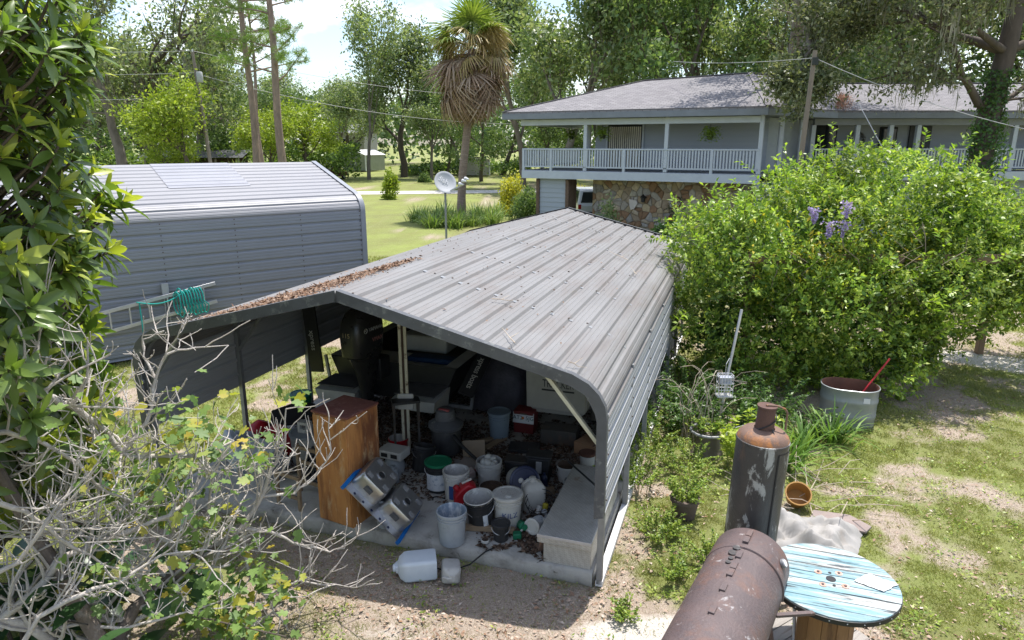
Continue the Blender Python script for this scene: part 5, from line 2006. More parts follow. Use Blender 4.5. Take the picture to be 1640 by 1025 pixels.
q = MB()
q.M = SM
q.prism(rbox(.84, .56, .03), -.006, .004)
q.build('rim', M_ss, sink)
q = MB()
q.M = SM
q.box(-.44, -.40, -.30, .30, -.03, .012)
q.build('film_edge', M_film, sink)
q = MB()
q.M = SM
q.box(.405, .445, -.30, .30, -.03, .012)
q.build('film_edge', M_film, sink)
for cx_ in (-.205, .205):
    q = MB()
    q.M = SM @ Matrix.Translation((cx_, .03, 0))
    n = 20
    rings = []
    for sc_, z in ((1.0, .004), (.985, .02), (.96, .15), (.94, .185), (.88, .205)):
        rings.append([(x * sc_, y * sc_, z) for x, y in rbox(.385, .42, .06)])
    vs = [p_ for r_ in rings for p_ in r_]
    m_ = len(rings[0])
    fs = [(i * m_ + k, i * m_ + (k + 1) % m_, (i + 1) * m_ + (k + 1) % m_, (i + 1) * m_ + k) for i in range(len(rings) - 1) for k in range(m_)]
    fs.append(tuple(range((len(rings) - 1) * m_, len(rings) * m_)))
    q.add(vs, fs)
    bw = q.build('bowl', M_ss, sink, ang=50)
    q = MB()
    q.M = SM @ Matrix.Translation((cx_, .03, .2055))
    q.lathe([(.058, 0), (.060, .012), (.045, .012), (.043, .002), (.001, .002)], 20, False, False)
    q.build('drain', M_ss, bw)
    q = MB()
    q.M = SM @ Matrix.Translation((cx_, .03, .2075))
    q.lathe([(.042, .0), (.001, .001)], 20, False, False)
    q.build('drain_hole', M_blackp, bw)
    for px_, py_ in ((-.1, .13), (.11, .12), (-.1, -.12), (.12, -.1)):
        q = MB()
        q.M = SM @ Matrix.Translation((cx_ + px_, .03 + py_, .206))
        q.box(-.04, .04, -.03, .03, 0, .002)
        q.build('damping_pad', M_pad, bw)
    q = MB()
    q.M = SM @ Matrix.Translation((cx_, -.182, .11))
    q.box(-.05, .05, -.006, .0, -.03, .03)
    q.build('damping_pad', M_trim, bw)
for k in range(5):
    q = MB()
    q.M = SM @ Matrix.Translation((-.28 + k * .13, -.245, .005))
    q.lathe([(.016, 0), (.016, .002), (.001, .002)], 12)
    q.build('tap_hole', M_navy, sink)

bucket('plastic_bucket', 'dull grey bucket wedged under the leaning sink', 2.40, .17, .145, .36, M_pg, rz=.5, inside=M_blackp)
b1 = bucket('plastic_bucket', 'empty pale blue-grey bucket with paint drips, alone at the slab edge', 1.60, .07, .152, .375, M_pg, inside=M_drip, handle=False)
b2 = bucket('plastic_bucket', 'white label bucket with a green lid', 2.20, 1.06, .15, .37, M_pbl, lid=M_pgr, rz=.2)
wrap_label(.146, .05, .255, FACE - 1.25, FACE + .95, M_label, b2, lift=.004)
b3 = bucket('plastic_bucket', 'open dirty white bucket with blue print behind the red can', 1.90, .90, .15, .385, M_pw, inside=M_dripw, handle=False)
wrap_label(.14, .07, .24, FACE - .55, FACE - .15, M_ink, b3, 'blue_print')
b4 = bucket('plastic_bucket', 'white bucket heaped with crumpled cloth at the back', 1.66, 1.36, .15, .33, M_pw, inside=M_dripw, fill=.26)
g = np.random.default_rng(3)
for k in range(7):
    q = MB()
    a_ = k * .9
    q.M = Matrix.Translation((.07 * math.cos(a_), .07 * math.sin(a_), .29 + .02 * (k % 3))) @ Matrix.Rotation(a_, 4, 'Z') @ Matrix.Rotation(.5, 4, 'X')
    q.lathe([(.01, -.05), (.035, -.04), (.05, 0), (.03, .035), (.008, .05)], 9)
    q.build('crumpled_cloth', M_pw, b4, ang=80)
b5 = bucket('plastic_bucket', 'black bucket with white inside and paper label', 1.42, .47, .155, .375, M_pbl, inside=M_dripw, tilt=(R(6), R(-5), 0), hang=-1)
wrap_label(.142, .06, .22, FACE + .25, FACE + .62, M_label, b5, lift=.005)
MB().lathe([(.160, .345), (.163, .35), (.163, .372), (.158, .378), (.150, .376)], 28, False, False).build('white_rim', M_pw, b5)
b6 = bucket('plastic_bucket', 'closed white paint bucket lettered in blue beside the small black pail', 1.15, .56, .155, .385, M_pw, lid=M_pw, rz=0, handle=False)
wrap_text('KILZ', .085, .1395, .19, FACE + .18, M_ink, b6, lift=.006)
q = MB()
q.M = Matrix.Translation((.01, -.07, .385))
q.lathe([(.036, 0), (.036, .012), (.028, .018), (.001, .018)], 16)
q.build('spout_cap', M_pw, b6)
n = 500
pp = np.stack([g.normal(0, .06, n), g.normal(0, .06, n), np.full(n, .388)], -1)
pp = pp[(pp[:, 0] ** 2 + pp[:, 1] ** 2) < .016]
stuff(cloud('leaf_litter', pp, rdirs(g, len(pp)) * np.array([1, 1, .1]), rdirs(g, len(pp), 3), .012, .006, M_litter, b6))
bucket('plastic_bucket', 'bucket lying on its side with a navy blue lid', 1.28, 1.30, .165, .38, M_pw, lid=M_navy, tilt=(R(68), 0, R(14)), z=SLAB + .17, handle=False)
q = MB()
q.M = Matrix.Translation((-.05, .02, .385))
q.lathe([(.03, 0), (.03, .018), (.02, .024), (.001, .024)], 14)
q.build('spout_cap', M_pw, bpy.data.objects['plastic_bucket.007'])
bucket('small_pail', 'small black pail with wire handle before the lettered bucket', 1.13, .27, .088, .20, M_pbl, lid=M_pbl, rings=False, cat='pail', rz=.2, hang=-1)
bucket('plastic_bucket', 'slate blue lidded bucket standing deep in the carport', 2.0, 2.70, .15, .40, M_slate, lid=M_slate, handle=False)
bucket('plastic_bucket', 'green bucket with teal lid near the left posts', 5.05, 2.40, .15, .42, M_pgr, lid=pm('teal_lid', (.02, .22, .18), None, 4, .4), handle=False)
bucket('plastic_bucket', 'red tub with white rim behind the cabinet', 3.15, 1.86, .13, .2, M_pred, inside=M_dripw, handle=False, rings=False)
bucket('plastic_bucket', 'dark open bucket behind the green lidded one', 2.62, 1.45, .14, .33, M_pbl, inside=M_blackp, tilt=(R(-12), R(8), 0))
bucket('paint_tin', 'white paint tin with rusty top behind the toolbox', .60, 2.10, .095, .25, M_pw, lid=pm('rusty_tin_lid', (.10, .045, .03), None, 9, .8), rings=False, cat='tin', handle=False, r_bot=.094, group='tins')
pt = bucket('paint_tin', 'open pale tin bucket holding debris behind the wire basket', .78, 1.75, .12, .22, M_pw, inside=M_debris, rings=False, cat='tin', fill=.16, group='tins')
tn = bucket('paint_tin', 'white labelled tin lying on its side near the toolbox', .80, .62, .075, .19, M_label, lid=M_pw, rings=False, handle=False, tilt=(R(80), 0, R(-30)), z=SLAB + .08, cat='tin', r_bot=.074, group='tins')
bucket('plastic_cup', 'tiny white cup on the slab by the plank', 1.26, .15, .035, .05, M_pw, inside=M_debris, rings=False, handle=False, cat='cup', group='cups')
wd = bucket('white_drum', 'round white drum with grey top left of the cabinet', 4.15, 1.25, .22, .40, M_pw, lid=M_pg, rings=False, handle=False, cat='drum', r_bot=.21, group='drums')

# red fuel can
can = thing('fuel_can', 'red plastic fuel can among the white buckets', 'fuel can', CP(1.70, .72, SLAB), -R(18) + .5)
q = MB()
side = [(-.14, 0), (.14, 0), (.145, .20), (.10, .32), (.02, .36), (-.06, .31), (-.145, .22)]
q.M = Matrix.Rotation(PI / 2, 4, 'X')
q.prism(side, -.085, .085)
q.build('tank', M_pred, can, bev=.025)
MB().bar((-.05, 0, .34), (.06, 0, .385), .03, .02).build('handle', M_pw, can, bev=.004)
q = MB()
q.M = Matrix.Translation((-.10, 0, .27)) @ Matrix.Rotation(R(-35), 4, 'Y')
q.lathe([(.035, 0), (.035, .04), (.028, .05), (.001, .05)], 14)
q.build('spout_cap', M_pred, can)


def jug(name, label, loc, rot, w, d, h, mat, cap=True, group='plastic jugs'):
    t = thing(name, label, 'jug', loc, 0, group, rot)
    q = MB()
    rings = []
    for sc_, z in ((.94, 0), (1.0, .02), (1.0, h * .70), (.97, h * .78), (.72, h * .90), (.36, h * .955), (.34, h)):
        rings.append([(x * sc_, y * sc_, z) for x, y in rbox(w, d, min(w, d) * .16)])
    m_ = len(rings[0])
    q.add([p_ for r_ in rings for p_ in r_], [(i * m_ + k, i * m_ + (k + 1) % m_, (i + 1) * m_ + (k + 1) % m_, (i + 1) * m_ + k) for i in range(len(rings) - 1) for k in range(m_)]
          + [tuple(range(m_ - 1, -1, -1)), tuple(range((len(rings) - 1) * m_, len(rings) * m_))])
    q.build('shell', mat, t, ang=50)
    q = MB()
    q.tube([(-w * .40, 0, h * .72), (-w * .42, 0, h * .90), (-w * .22, 0, h * 1.0), (0, 0, h * .98)], min(w, d) * .085, 8)
    q.build('handle', mat, t)
    if cap:
        q = MB()
        q.M = Matrix.Translation((0, 0, h))
        q.lathe([(w * .15, -.01), (w * .15, .025), (w * .12, .03)], 14)
        q.build('cap', mat, t)
    return t


jug('carry_jug', 'square white carry jug with moulded handle beside the wire basket', CP(1.0, 1.0, SLAB), (0, 0, .3), .26, .23, .36, M_pw)
M_jugb = pm('translucent_white_plastic', (.56, .60, .64), (.47, .52, .57), 4, .35, stain=(.36, .36, .35), sscale=5, samt=(.58, .75), sfac=.5)
jug('carry_jug', 'large pale jug lying on the ground before the slab', Vector((-.76, 6.02, .12)), (R(90), 0, R(-80)), .26, .22, .40, M_jugb)
jug('carry_jug', 'smaller greyish jug fallen beside the large pale one', Vector((-.62, 6.02, .095)), (R(86), R(6), R(8)), .18, .17, .24, pm('dusty_white_plastic', (.44, .43, .41), (.36, .35, .33), 5, .5, stain=(.22, .19, .17), sscale=6), cap=False)

# diamond plate toolbox
m, nt, b, out = _nodes('diamond_plate')
tc = nt.nodes.new('ShaderNodeTexCoord')
mp = nt.nodes.new('ShaderNodeMapping')
mp.inputs['Rotation'].default_value = (R(38), R(33), R(45))
nt.links.new(tc.outputs['Object'], mp.inputs['Vector'])
ck = nt.nodes.new('ShaderNodeTexChecker')
ck.inputs['Scale'].default_value = 62
nt.links.new(mp.outputs['Vector'], ck.inputs['Vector'])
cc = _mix(nt, _ramp(nt, _noise(nt, tc.outputs['Object'], 5, 6, .7), .4, .65), (.60, .585, .55), (.46, .44, .41))
cc = _mix(nt, _ramp(nt, ck.outputs['Fac'], .4, .6, (0, 0, 0, 1), (.35, .35, .35, 1)), cc, (.30, .27, .22))
cc = _mix(nt, _ramp(nt, _noise(nt, tc.outputs['Object'], 2.2, 6, .7), .63, .68, (0, 0, 0, 1), (.55, .55, .55, 1)), cc, (.32, .20, .11))
nt.links.new(cc, b.inputs['Base Color'])
b.inputs['Metallic'].default_value = .35
b.inputs['Roughness'].default_value = .45
bp = nt.nodes.new('ShaderNodeBump')
bp.inputs['Strength'].default_value = .5
bp.inputs['Distance'].default_value = .004
nt.links.new(ck.outputs['Fac'], bp.inputs['Height'])
bp.inputs['Strength'].default_value = 1.0
nt.links.new(bp.outputs['Normal'], b.inputs['Normal'])
M_dia = m
box_ = thing('truck_toolbox', 'long diamond plate aluminium truck toolbox along the right wall', 'toolbox', CP(.14, .03, SLAB), -CAR_YAW)
MB().box(-.46, .02, .01, 1.55, 0, .22).build('chest', M_dia, box_, bev=.006)
MB().box(-.52, .03, -.02, 1.60, .222, .31).build('lid', M_dia, box_, bev=.008)
MB().box(-.52, .03, -.027, -.021, .285, .318).build('lid_edge', M_alu, box_, bev=.002)
for y in (.35, 1.2):
    MB().box(-.545, -.521, y - .05, y + .05, .22, .30).build('latch', M_steel, box_, bev=.003)
tr_ = thing('string_trimmer_shaft', 'black tool with thin shaft lying across the toolbox back', 'tool', CP(.35, 1.2, SLAB + .34))
q = MB()
q.tube([CP(.72, 1.55, SLAB + .37) - tr_.location, CP(.16, .95, SLAB + .345) - tr_.location], .012, 7)
q.build('shaft', M_pbl, tr_)
MB().box(-.05, .05, -.04, .04, -.03, .05).build('grip', M_blackp, tr_, CP(.14, .92, SLAB + .355) - tr_.location, (0, 0, .6), bev=.01)

# wire basket with odds and ends
bk = thing('wire_basket', 'round black wire basket holding odds and ends', 'basket', CP(.86, .88, SLAB), 0, rot=(R(18), R(-6), 0))
for z, r_ in ((.03, .11), (.11, .135), (.19, .155), (.24, .165)):
    q = MB()
    q.tube([(r_ * math.cos(2 * PI * k / 20), r_ * math.sin(2 * PI * k / 20), z) for k in range(21)], .004, 5, False)
    q.build('hoop', M_blackp, bk)
for k in range(12):
    a_ = 2 * PI * k / 12
    q = MB()
    q.tube([(0, 0, .0), (.09 * math.cos(a_), .09 * math.sin(a_), .012), (.135 * math.cos(a_), .135 * math.sin(a_), .11), (.165 * math.cos(a_), .165 * math.sin(a_), .24)], .0028, 4, False)
    q.build('rib', M_blackp, bk)
for i, (x, y, c_) in enumerate(((-.05, -.03, M_pw), (.04, .03, pm('yellow_tin', (.5, .42, .05), None, 8, .5)), (.05, -.05, M_pg), (-.03, .06, M_debris))):
    o = MB().lathe([(.001, 0), (.032, .002), (.034, .09), (.02, .1), (.001, .1)], 10, False, False).build('small_can', c_, None, bk.location + Vector((x, y, .03)), (.6 * (i - 1), .5 - .4 * i, 0))
    tag(o, ('small white can in the wire basket', 'small yellow can in the wire basket', 'small grey can in the wire basket', 'brown clump in the wire basket')[i], 'can')

# green hand tool, plank, cable, boards
gt = thing('green_hose_reel_tool', 'broken green plastic sprayer lying by the small black pail', 'tool', CP(.95, .42, SLAB))
q = MB()
q.M = Matrix.Translation((0, .1, .06)) @ Matrix.Rotation(R(70), 4, 'X') @ Matrix.Rotation(.3, 4, 'Y')
q.lathe([(.045, -.1), (.05, -.08), (.05, .08), (.03, .1), (.03, .13)], 14)
q.build('tank', M_pgr, gt)
MB().box(-.09, .0, -.10, -.02, .0, .07).build('grip', M_pgr, gt, bev=.012)
q = MB()
q.tube([(-.02, -.04, .05), (.03, .04, .07)], .012, 6)
q.build('nozzle', M_pw, gt)
pl = MB().bar((0, 0, 0), (.66, -.20, .02), .05, .06).build('plank', M_wood, None, CP(1.70, .30, SLAB + .035), (0, 0, .12), bev=.004)
tag(pl, 'rotted brown plank lying behind the pale blue-grey bucket', 'plank', 'loose boards')
for i, (s, a, L, rz, tl, lab) in enumerate(((2.05, 2.25, .46, .95, .0, 'short pale board on the floor before the slate blue bucket'), (2.30, 2.35, .34, .45, .0, 'stubby board beside the wet vacuum'), (2.62, .62, .34, .2, .0, 'brown board end by the sink bowls'))):
    o = MB().box(0, L, -.045, .045, 0, .04).build('plank', M_wood, None, CP(s, a, SLAB + .002), (0, -tl, rz), bev=.003)
    tag(o, lab, 'plank', 'loose boards')
q = MB()
c0 = CP(1.12, .12, SLAB + .01)
q.tube([c0, CP(1.2, .0, SLAB + .012), CP(1.33, -.12, .06), CP(1.5, -.24, .02), CP(1.7, -.24, .03), CP(1.75, -.2, .02)], .008, 6)
tag(q.build('black_cable', M_rubber), 'thin black cable trailing off the slab edge to the jugs', 'cable')
q = MB()
q.tube([CP(2.15 - .45 * t + .1 * math.sin(t * 7), .78 - .1 * t + .12 * math.sin(t * 5), SLAB + .012) for t in np.linspace(0, 1, 14)], .007, 6)
tag(q.build('black_cable', M_rubber), 'dark cord looped on the floor between sink and green lidded bucket', 'cable')

# wet vacuum
vac = thing('wet_vacuum', 'grey and black wet vacuum with red-topped motor head', 'vacuum', CP(2.50, 1.98, SLAB), 0)
MB().lathe([(.17, .04), (.19, .06), (.20, .40), (.19, .42)], 24).build('drum', M_pbl, vac)
MB().lathe([(.225, .40), (.235, .42), (.235, .45), (.16, .50), (.13, .52)], 24).build('drum_lid', M_trim, vac)
q = MB()
q.M = Matrix.Translation((0, 0, .50))
q.lathe([(.135, 0), (.14, .05), (.12, .14), (.07, .17), (.001, .17)], 20)
q.build('motor_head', M_trim, vac)
MB().bar((-.08, -.03, .66), (.06, -.09, .66), .05, .03).build('handle', pm('faded_red_plastic', (.28, .07, .07), None, 4, .5), vac, bev=.01)
q = MB()
q.tube([(.12, -.16, .34), (.2, -.3, .30), (.33, -.42, .22), (.5, -.55, .12), (.58, -.62, .03)], .022, 9)
q.build('hose', M_blackp, vac)
for k in range(4):
    a_ = k * PI / 2 + .4
    q = MB()
    q.M = Matrix.Translation((.17 * math.cos(a_), .17 * math.sin(a_), .03))
    q.lathe([(.03, -.03), (.035, -.01), (.03, .02)], 10)
    q.build('caster', M_rubber, vac)

# licence plate on a red can, cardboard, case
rc = thing('red_tin_box', 'dark red metal box carrying a licence plate deep in the carport', 'box', CP(1.72, 2.95, SLAB), -CAR_YAW)
MB().box(-.15, .15, 0, .24, 0, .34).build('shell', pm('old_red_metal', (.16, .02, .018), (.10, .016, .014), 5, .6), rc, bev=.01)
pl_ = MB().box(-.155, .155, -.03, -.02, .16, .315).build('licence_plate', pm('white_plate', (.62, .64, .62), (.54, .56, .55), 8, .4), rc, rot=(R(-6), 0, 0))
tm = text_mesh('AT2  5JG', .082, .001, pm('plate_green_ink', (.02, .07, .07), None, 5, .5))
inst('lettering', tm, pl_, (0, -.0315, .237), (PI / 2, 0, 0))
inst('lettering', text_mesh('FLORIDA', .026, .001, pm('plate_green_ink', (.03, .16, .10), None, 5, .5)), pl_, (0, -.0315, .297), (PI / 2, 0, 0))
q = MB()
q.M = Matrix.Translation((-.008, -.0312, .238)) @ Matrix.Rotation(PI / 2, 4, 'X')
q.lathe([(.022, 0), (.022, .001), (.001, .001)], 14)
q.build('orange_emblem', pm('plate_orange', (.55, .16, .03), None, 5, .5), pl_)
cd = thing('cardboard_box', 'flat brown cardboard box against the right wall', 'box', CP(.60, 2.45, SLAB), -CAR_YAW - .35)
MB().box(-.30, .28, 0, .52, 0, .17).build('carton', pm('brown_cardboard', (.34, .20, .115), (.27, .155, .09), 4, .85), cd, bev=.004)
MB().box(-.02, .0, .01, .51, .171, .174).build('flap_seam', M_debris, cd)
q = MB().lathe([(.16, 0), (.19, .01), (.19, .04), (.15, .06), (.001, .06)], 24).build('round_cover', M_pgr, None, CP(.46, 2.70, SLAB + .18))
tag(q, 'round green lid lying on the cardboard box', 'lid')
cs = thing('black_case', 'black tool case standing open-topped behind the carry jug', 'case', CP(1.12, 1.62, SLAB), -CAR_YAW + .1)
MB().box(-.14, .14, 0, .22, 0, .30).build('shell', M_pbl, cs, bev=.012)
MB().box(-.02, .05, -.02, .0, .12, .27).build('clasp', M_alu, cs, bev=.003)
MB().box(-.16, .16, .0, .23, .302, .33).build('lid', M_pbl, cs, bev=.01)
cl = MB().box(-.19, .19, -.1, .1, 0, .06).build('cement_bag', pm('grey_and_red_paper', (.36, .31, .27), (.28, .24, .21), 6, .8, stain=(.40, .07, .05), sscale=3, samt=(.52, .56)), None, CP(2.02, 1.75, SLAB), (R(12), 0, -.45), bev=.02)
tag(cl, 'crumpled grey and red paper sack behind the open white bucket', 'sack')
bt = thing('white_appliance_part', 'broken white appliance casing behind the sink', 'appliance', CP(2.92, 1.30, SLAB), -.4)
MB().box(-.17, .17, -.12, .12, .22, .33).build('casing', M_pw, bt, bev=.012)
MB().box(-.11, -.02, -.126, -.119, .25, .30).build('window_slot', M_blackp, bt)
MB().box(.03, .12, -.126, -.119, .25, .30).build('window_slot', M_blackp, bt)
MB().lathe([(.12, 0), (.14, .1), (.1, .21)], 16).build('pedestal', M_pg, bt)

# left side heap, half hidden by the fig branches
tt = thing('storage_tote', 'pale grey plastic tote tipped on its side left of the cabinet', 'tote', CP(4.42, .78, SLAB + .02), -.5, rot=(R(25), R(-6), -.5))
MB().box(-.27, .27, -.18, .18, 0, .34).build('shell', M_pg, tt, bev=.03)
MB().box(-.29, .29, -.2, .2, .342, .39).build('lid', pm('pale_grey_lid', (.43, .46, .49), None, 5, .5), tt, bev=.02)
for x in (-.2, -.1, 0, .1, .2):
    MB().box(x - .01, x + .01, -.187, -.179, .05, .30).build('moulded_rib', M_pg, tt)
t2 = thing('storage_tote', 'long pale grey tote lid propped at the far left of the heap', 'tote', CP(5.0, .95, SLAB), -.2, rot=(R(-20), R(8), -.9))
MB().box(-.35, .35, -.2, .2, 0, .28).build('shell', pm('bleached_tote', (.46, .49, .52), (.38, .41, .44), 5, .5), t2, bev=.03)
MB().box(-.2, .2, -.1, .1, .281, .30).build('panel', M_pg, t2, bev=.008)
for s, a, r_, z_, lab in ((4.80, 1.35, .17, .0, 'red plastic ball-like tub behind the grey tote'), (4.55, 1.30, .15, .0, 'dark red rounded tub nearest the grey tote'), (5.15, 1.45, .16, 0, 'dull red tub at the left end of the heap')):
    o = MB().lathe([(.001, 0), (r_ * .7, .01), (r_ * 1.02, r_ * .8), (r_ * .95, r_ * 1.5), (r_ * .5, r_ * 2.05), (.001, r_ * 2.1)], 20, False, False).build('red_tub', M_pred, None, CP(s, a, SLAB + z_), (R(-20), .3, 0))
    tag(o, lab, 'tub', 'red tubs in the heap')
tp = thing('terracotta_pot', 'brown terracotta planter behind the grey tote', 'planter', CP(4.25, 1.75, SLAB))
MB().lathe([(.13, 0), (.19, .30), (.215, .31), (.215, .36), (.19, .365), (.185, .30)], 22, True, False).build('pot_shell', pm('weathered_terracotta', (.25, .13, .075), (.17, .085, .05), 5, .85), tp)
MB().lathe([(.185, .30), (.001, .31)], 22, False, False).build('potting_soil', M_debris, tp)
o = MB().prism([(-.3, 0), (.3, -.1), (.35, .2), (.1, .3), (-.25, .25)], 0, .05).build('tarp_bundle', M_blackp, None, CP(4.75, 1.75, SLAB + .25), (R(35), R(-8), .3), bev=.01)
tag(o, 'dark folded tarpaulin behind the red tubs', 'tarpaulin')
cr = thing('plastic_crate', 'black plastic lattice crate leaning left of the cabinet', 'crate', CP(3.72, .72, SLAB), 0, rot=(R(-28), 0, -R(18) - .35))
for k in range(7):
    MB().box(-.25, .25, -.012, .012, .03 + k * .055, .05 + k * .055).build('slat', M_blackp, cr)
for k in range(9):
    MB().box(-.25 + k * .06, -.235 + k * .06, -.015, .015, .02, .40).build('slat', M_blackp, cr)
MB().box(-.26, .26, -.02, .3, 0, .02).build('crate_floor', M_blackp, cr)
ch = thing('wooden_chair_frame', 'pale wooden chair frame standing before the black crate', 'chair frame', CP(3.62, .30, SLAB), -.5)
for x, y, h in ((-.17, -.17, .42), (.17, -.17, .42), (-.17, .17, .62), (.17, .17, .62)):
    MB().box(x - .018, x + .018, y - .018, y + .018, 0, h).build('leg', M_wood, ch, bev=.003)
for y, z in ((-.17, .40), (.17, .40), (.17, .58), (-.17, .15), (.17, .15)):
    MB().box(-.17, .17, y - .012, y + .012, z - .02, z + .02).build('rail', M_wood, ch)
mg = thing('white_gadget', 'small white plastic frame standing on the drum', 'gadget', CP(4.16, 1.22, SLAB + .411), -.3)
MB().box(-.08, -.04, -.05, .05, 0, .15).build('side', M_pw, mg, bev=.006)
MB().box(.04, .08, -.05, .05, 0, .15).build('side', M_pw, mg, bev=.006)
MB().box(-.04, .04, -.05, .05, .11, .15).build('top_bar', M_pw, mg)
MB().box(-.04, .04, -.05, .05, .0, .05).build('bottom_bar', M_pw, mg)

# litter on the slab
n = 22000
ss = rng.uniform(.3, 5.0, n)
aa = np.abs(rng.normal(2.1, 1.1, n)) + .3
aa[: n // 24] = rng.uniform(.05, .6, n // 24)
ss[: n // 24] = rng.normal(.95, .2, n // 24)
keep = (fbm(ss * 2, aa * 2, 1.4) > .36) & ~((aa < .75) & (ss > 1.4))
ss, aa = ss[keep], aa[keep]
n = len(ss)
pp = np.outer(ss, np.array(CAR_B)) + np.outer(aa, np.array(CAR_A)) + np.array(CAR_O) + np.array([0, 0, SLAB + .006])
pp[:, 2] += rng.random(n) * .018
d = rdirs(rng, n) * np.array([1, 1, .25])
stuff(cloud('leaf_litter', pp, d, rdirs(rng, n, 2.5), rng.uniform(.03, .085, n), rng.uniform(.015, .04, n), leafmat('dark_floor_litter', [(.05, .032, .024), (.09, .058, .042), (.14, .095, .07), (.20, .14, .10)], trans=0, rough=.9, spec=.1, clump=0)), 'brown leaf litter strewn over the carport floor', 'leaf litter')

# ------------------------------------------------------------------ the bass boat on its trailer
M_hull = pm('dark_metal_flake_hull', (.018, .02, .022), (.03, .032, .034), 4, .35, spec=.5)
M_deck = pm('pale_boat_deck', (.56, .55, .48), (.46, .45, .39), 4, .7)
M_carpet = pm('grey_boat_carpet', (.12, .12, .125), (.09, .09, .095), 8, .95)
M_bcov = pm('blue_seat_cover', (.015, .05, .12), (.012, .035, .085), 4, .6)
M_alub = pm('bare_hull_aluminium', (.58, .59, .57), (.48, .49, .47), 4, .5, metal=.2)
boat = thing('bass_boat', 'dark aluminium fishing boat with pale deck stern to the camera', 'boat', CP(3.80, 2.95, 0), -CAR_YAW)
ys = np.linspace(0, 5.2, 14)
wid = [1.05 * (1 - max(0, (y - 2.6) / 2.75) ** 2.2) for y in ys]
rows = []
for y, w in zip(ys, wid):
    w = max(w, .10)
    lift = .28 * max(0, (y - 3.0) / 2.2) ** 2
    rows.append([(-w, y, 1.02), (-w * .97, y, .95), (-w * .80, y, .52 + lift), (-w * .3, y, .46 + lift), (w * .3, y, .46 + lift), (w * .80, y, .52 + lift), (w * .97, y, .95), (w, y, 1.02)])
q = MB()
q.grid(rows)
q.add(rows[0], [tuple(range(8))])
q.build('hull', M_hull, boat, ang=30)
q = MB()
q.grid([[(-max(w, .1) - .02, y, 1.03), (-max(w, .1) + .18 * (w > .4), y, 1.035)] for y, w in zip(ys, wid)])
q.grid([[(max(w, .1) - .18 * (w > .4), y, 1.035), (max(w, .1) + .02, y, 1.03)] for y, w in zip(ys, wid)])
q.build('gunwale', M_deck, boat)
MB().box(-.95, .95, .02, .75, .90, .94).build('rear_deck', M_deck, boat, bev=.01)
MB().box(-.9, .9, .76, 3.4, .60, .62).build('cockpit_floor', M_carpet, boat)
MB().box(-.85, .85, 3.4, 4.4, .93, .96).build('bow_deck', M_carpet, boat)
MB().box(-.25, .55, .80, 1.25, .95, 1.22).build('bench_back', M_deck, boat, bev=.03)
MB().box(.10, .95, .30, .55, .945, 1.03).build('seat_cushion', M_bcov, boat, bev=.03)
MB().box(-.95, -.45, .10, .60, .945, 1.25).build('rolled_cover', M_bcov, boat, bev=.08)
MB().box(.25, .80, 1.5, 2.0, .9, 1.42).build('console', M_blackp, boat, bev=.04)
q = MB()
q.M = Matrix.Translation((.52, 1.42, 1.28)) @ Matrix.Rotation(R(60), 4, 'X')
q.tube([(.16 * math.cos(2 * PI * k / 20), .16 * math.sin(2 * PI * k / 20), 0) for k in range(21)], .014, 6, False)
q.tube([(-.15, 0, 0), (.15, 0, 0)], .01, 5)
q.build('steering_wheel', M_blackp, boat)
for x in (-.68, .60):
    pd = MB().add([(x - .34, -.52, .66), (x + .34, -.52, .66), (x + .34, .02, .72), (x - .34, .02, .72), (x - .30, -.50, .50), (x + .30, -.50, .50), (x + .30, .02, .44), (x - .30, .02, .44)],
                  [(0, 1, 2, 3), (7, 6, 5, 4), (4, 5, 1, 0), (5, 6, 2, 1), (6, 7, 3, 2), (7, 4, 0, 3)]).build('stern_pod', M_alub, boat)
    MB().box(x - .31, x + .31, -.50, 0, .725, .74).build('pod_tread', M_carpet, pd)
q = MB()
q.tube([(.93, 1.0, 1.04), (.93, 1.0, 1.12), (.85, 2.2, 1.14), (.8, 2.3, 1.05)], .014, 6)
q.build('grab_rail', M_alu, boat)
# outboard
ob = thing('outboard_motor', 'tall black outboard engine lettered 115 on the boat stern', 'outboard motor', CP(4.02, 2.55, 0), -CAR_YAW - .15)
M_cowl = pm('dusty_black_cowl', (.035, .034, .033), (.022, .022, .023), 3, .3, stain=(.09, .06, .045), sscale=2, samt=(.55, .75), sfac=.6, spec=.5)
q = MB()
rings = []
for z, w, y0, y1 in ((1.22, .15, -.26, .22), (1.27, .20, -.34, .28), (1.55, .215, -.36, .31), (1.75, .205, -.33, .30), (1.88, .17, -.25, .25), (1.94, .11, -.14, .15)):
    rings.append([(x * w / .5, (y0 + y1) / 2 + y * (y1 - y0), z) for x, y in rbox(1, 1, .32, 6)])
m_ = len(rings[0])
q.add([p_ for r_ in rings for p_ in r_], [(i * m_ + k, i * m_ + (k + 1) % m_, (i + 1) * m_ + (k + 1) % m_, (i + 1) * m_ + k) for i in range(len(rings) - 1) for k in range(m_)] + [tuple(range((len(rings) - 1) * m_, len(rings) * m_)), tuple(range(m_ - 1, -1, -1))])
cw_ = q.build('cowling', M_cowl, ob, ang=50)
q = MB()
rings = []
for z, w, y0, y1 in ((1.225, .16, -.24, .24), (1.0, .11, -.14, .2), (.72, .075, -.09, .14), (.55, .06, -.08, .12)):
    rings.append([(x * w / .5, (y0 + y1) / 2 + y * (y1 - y0), z) for x, y in rbox(1, 1, .3, 4)])
m_ = len(rings[0])
q.add([p_ for r_ in rings for p_ in r_], [(i * m_ + k, i * m_ + (k + 1) % m_, (i + 1) * m_ + (k + 1) % m_, (i + 1) * m_ + k) for i in range(len(rings) - 1) for k in range(m_)] + [tuple(range(m_ - 1, -1, -1))])
q.build('midsection', M_cowl, ob, ang=40)
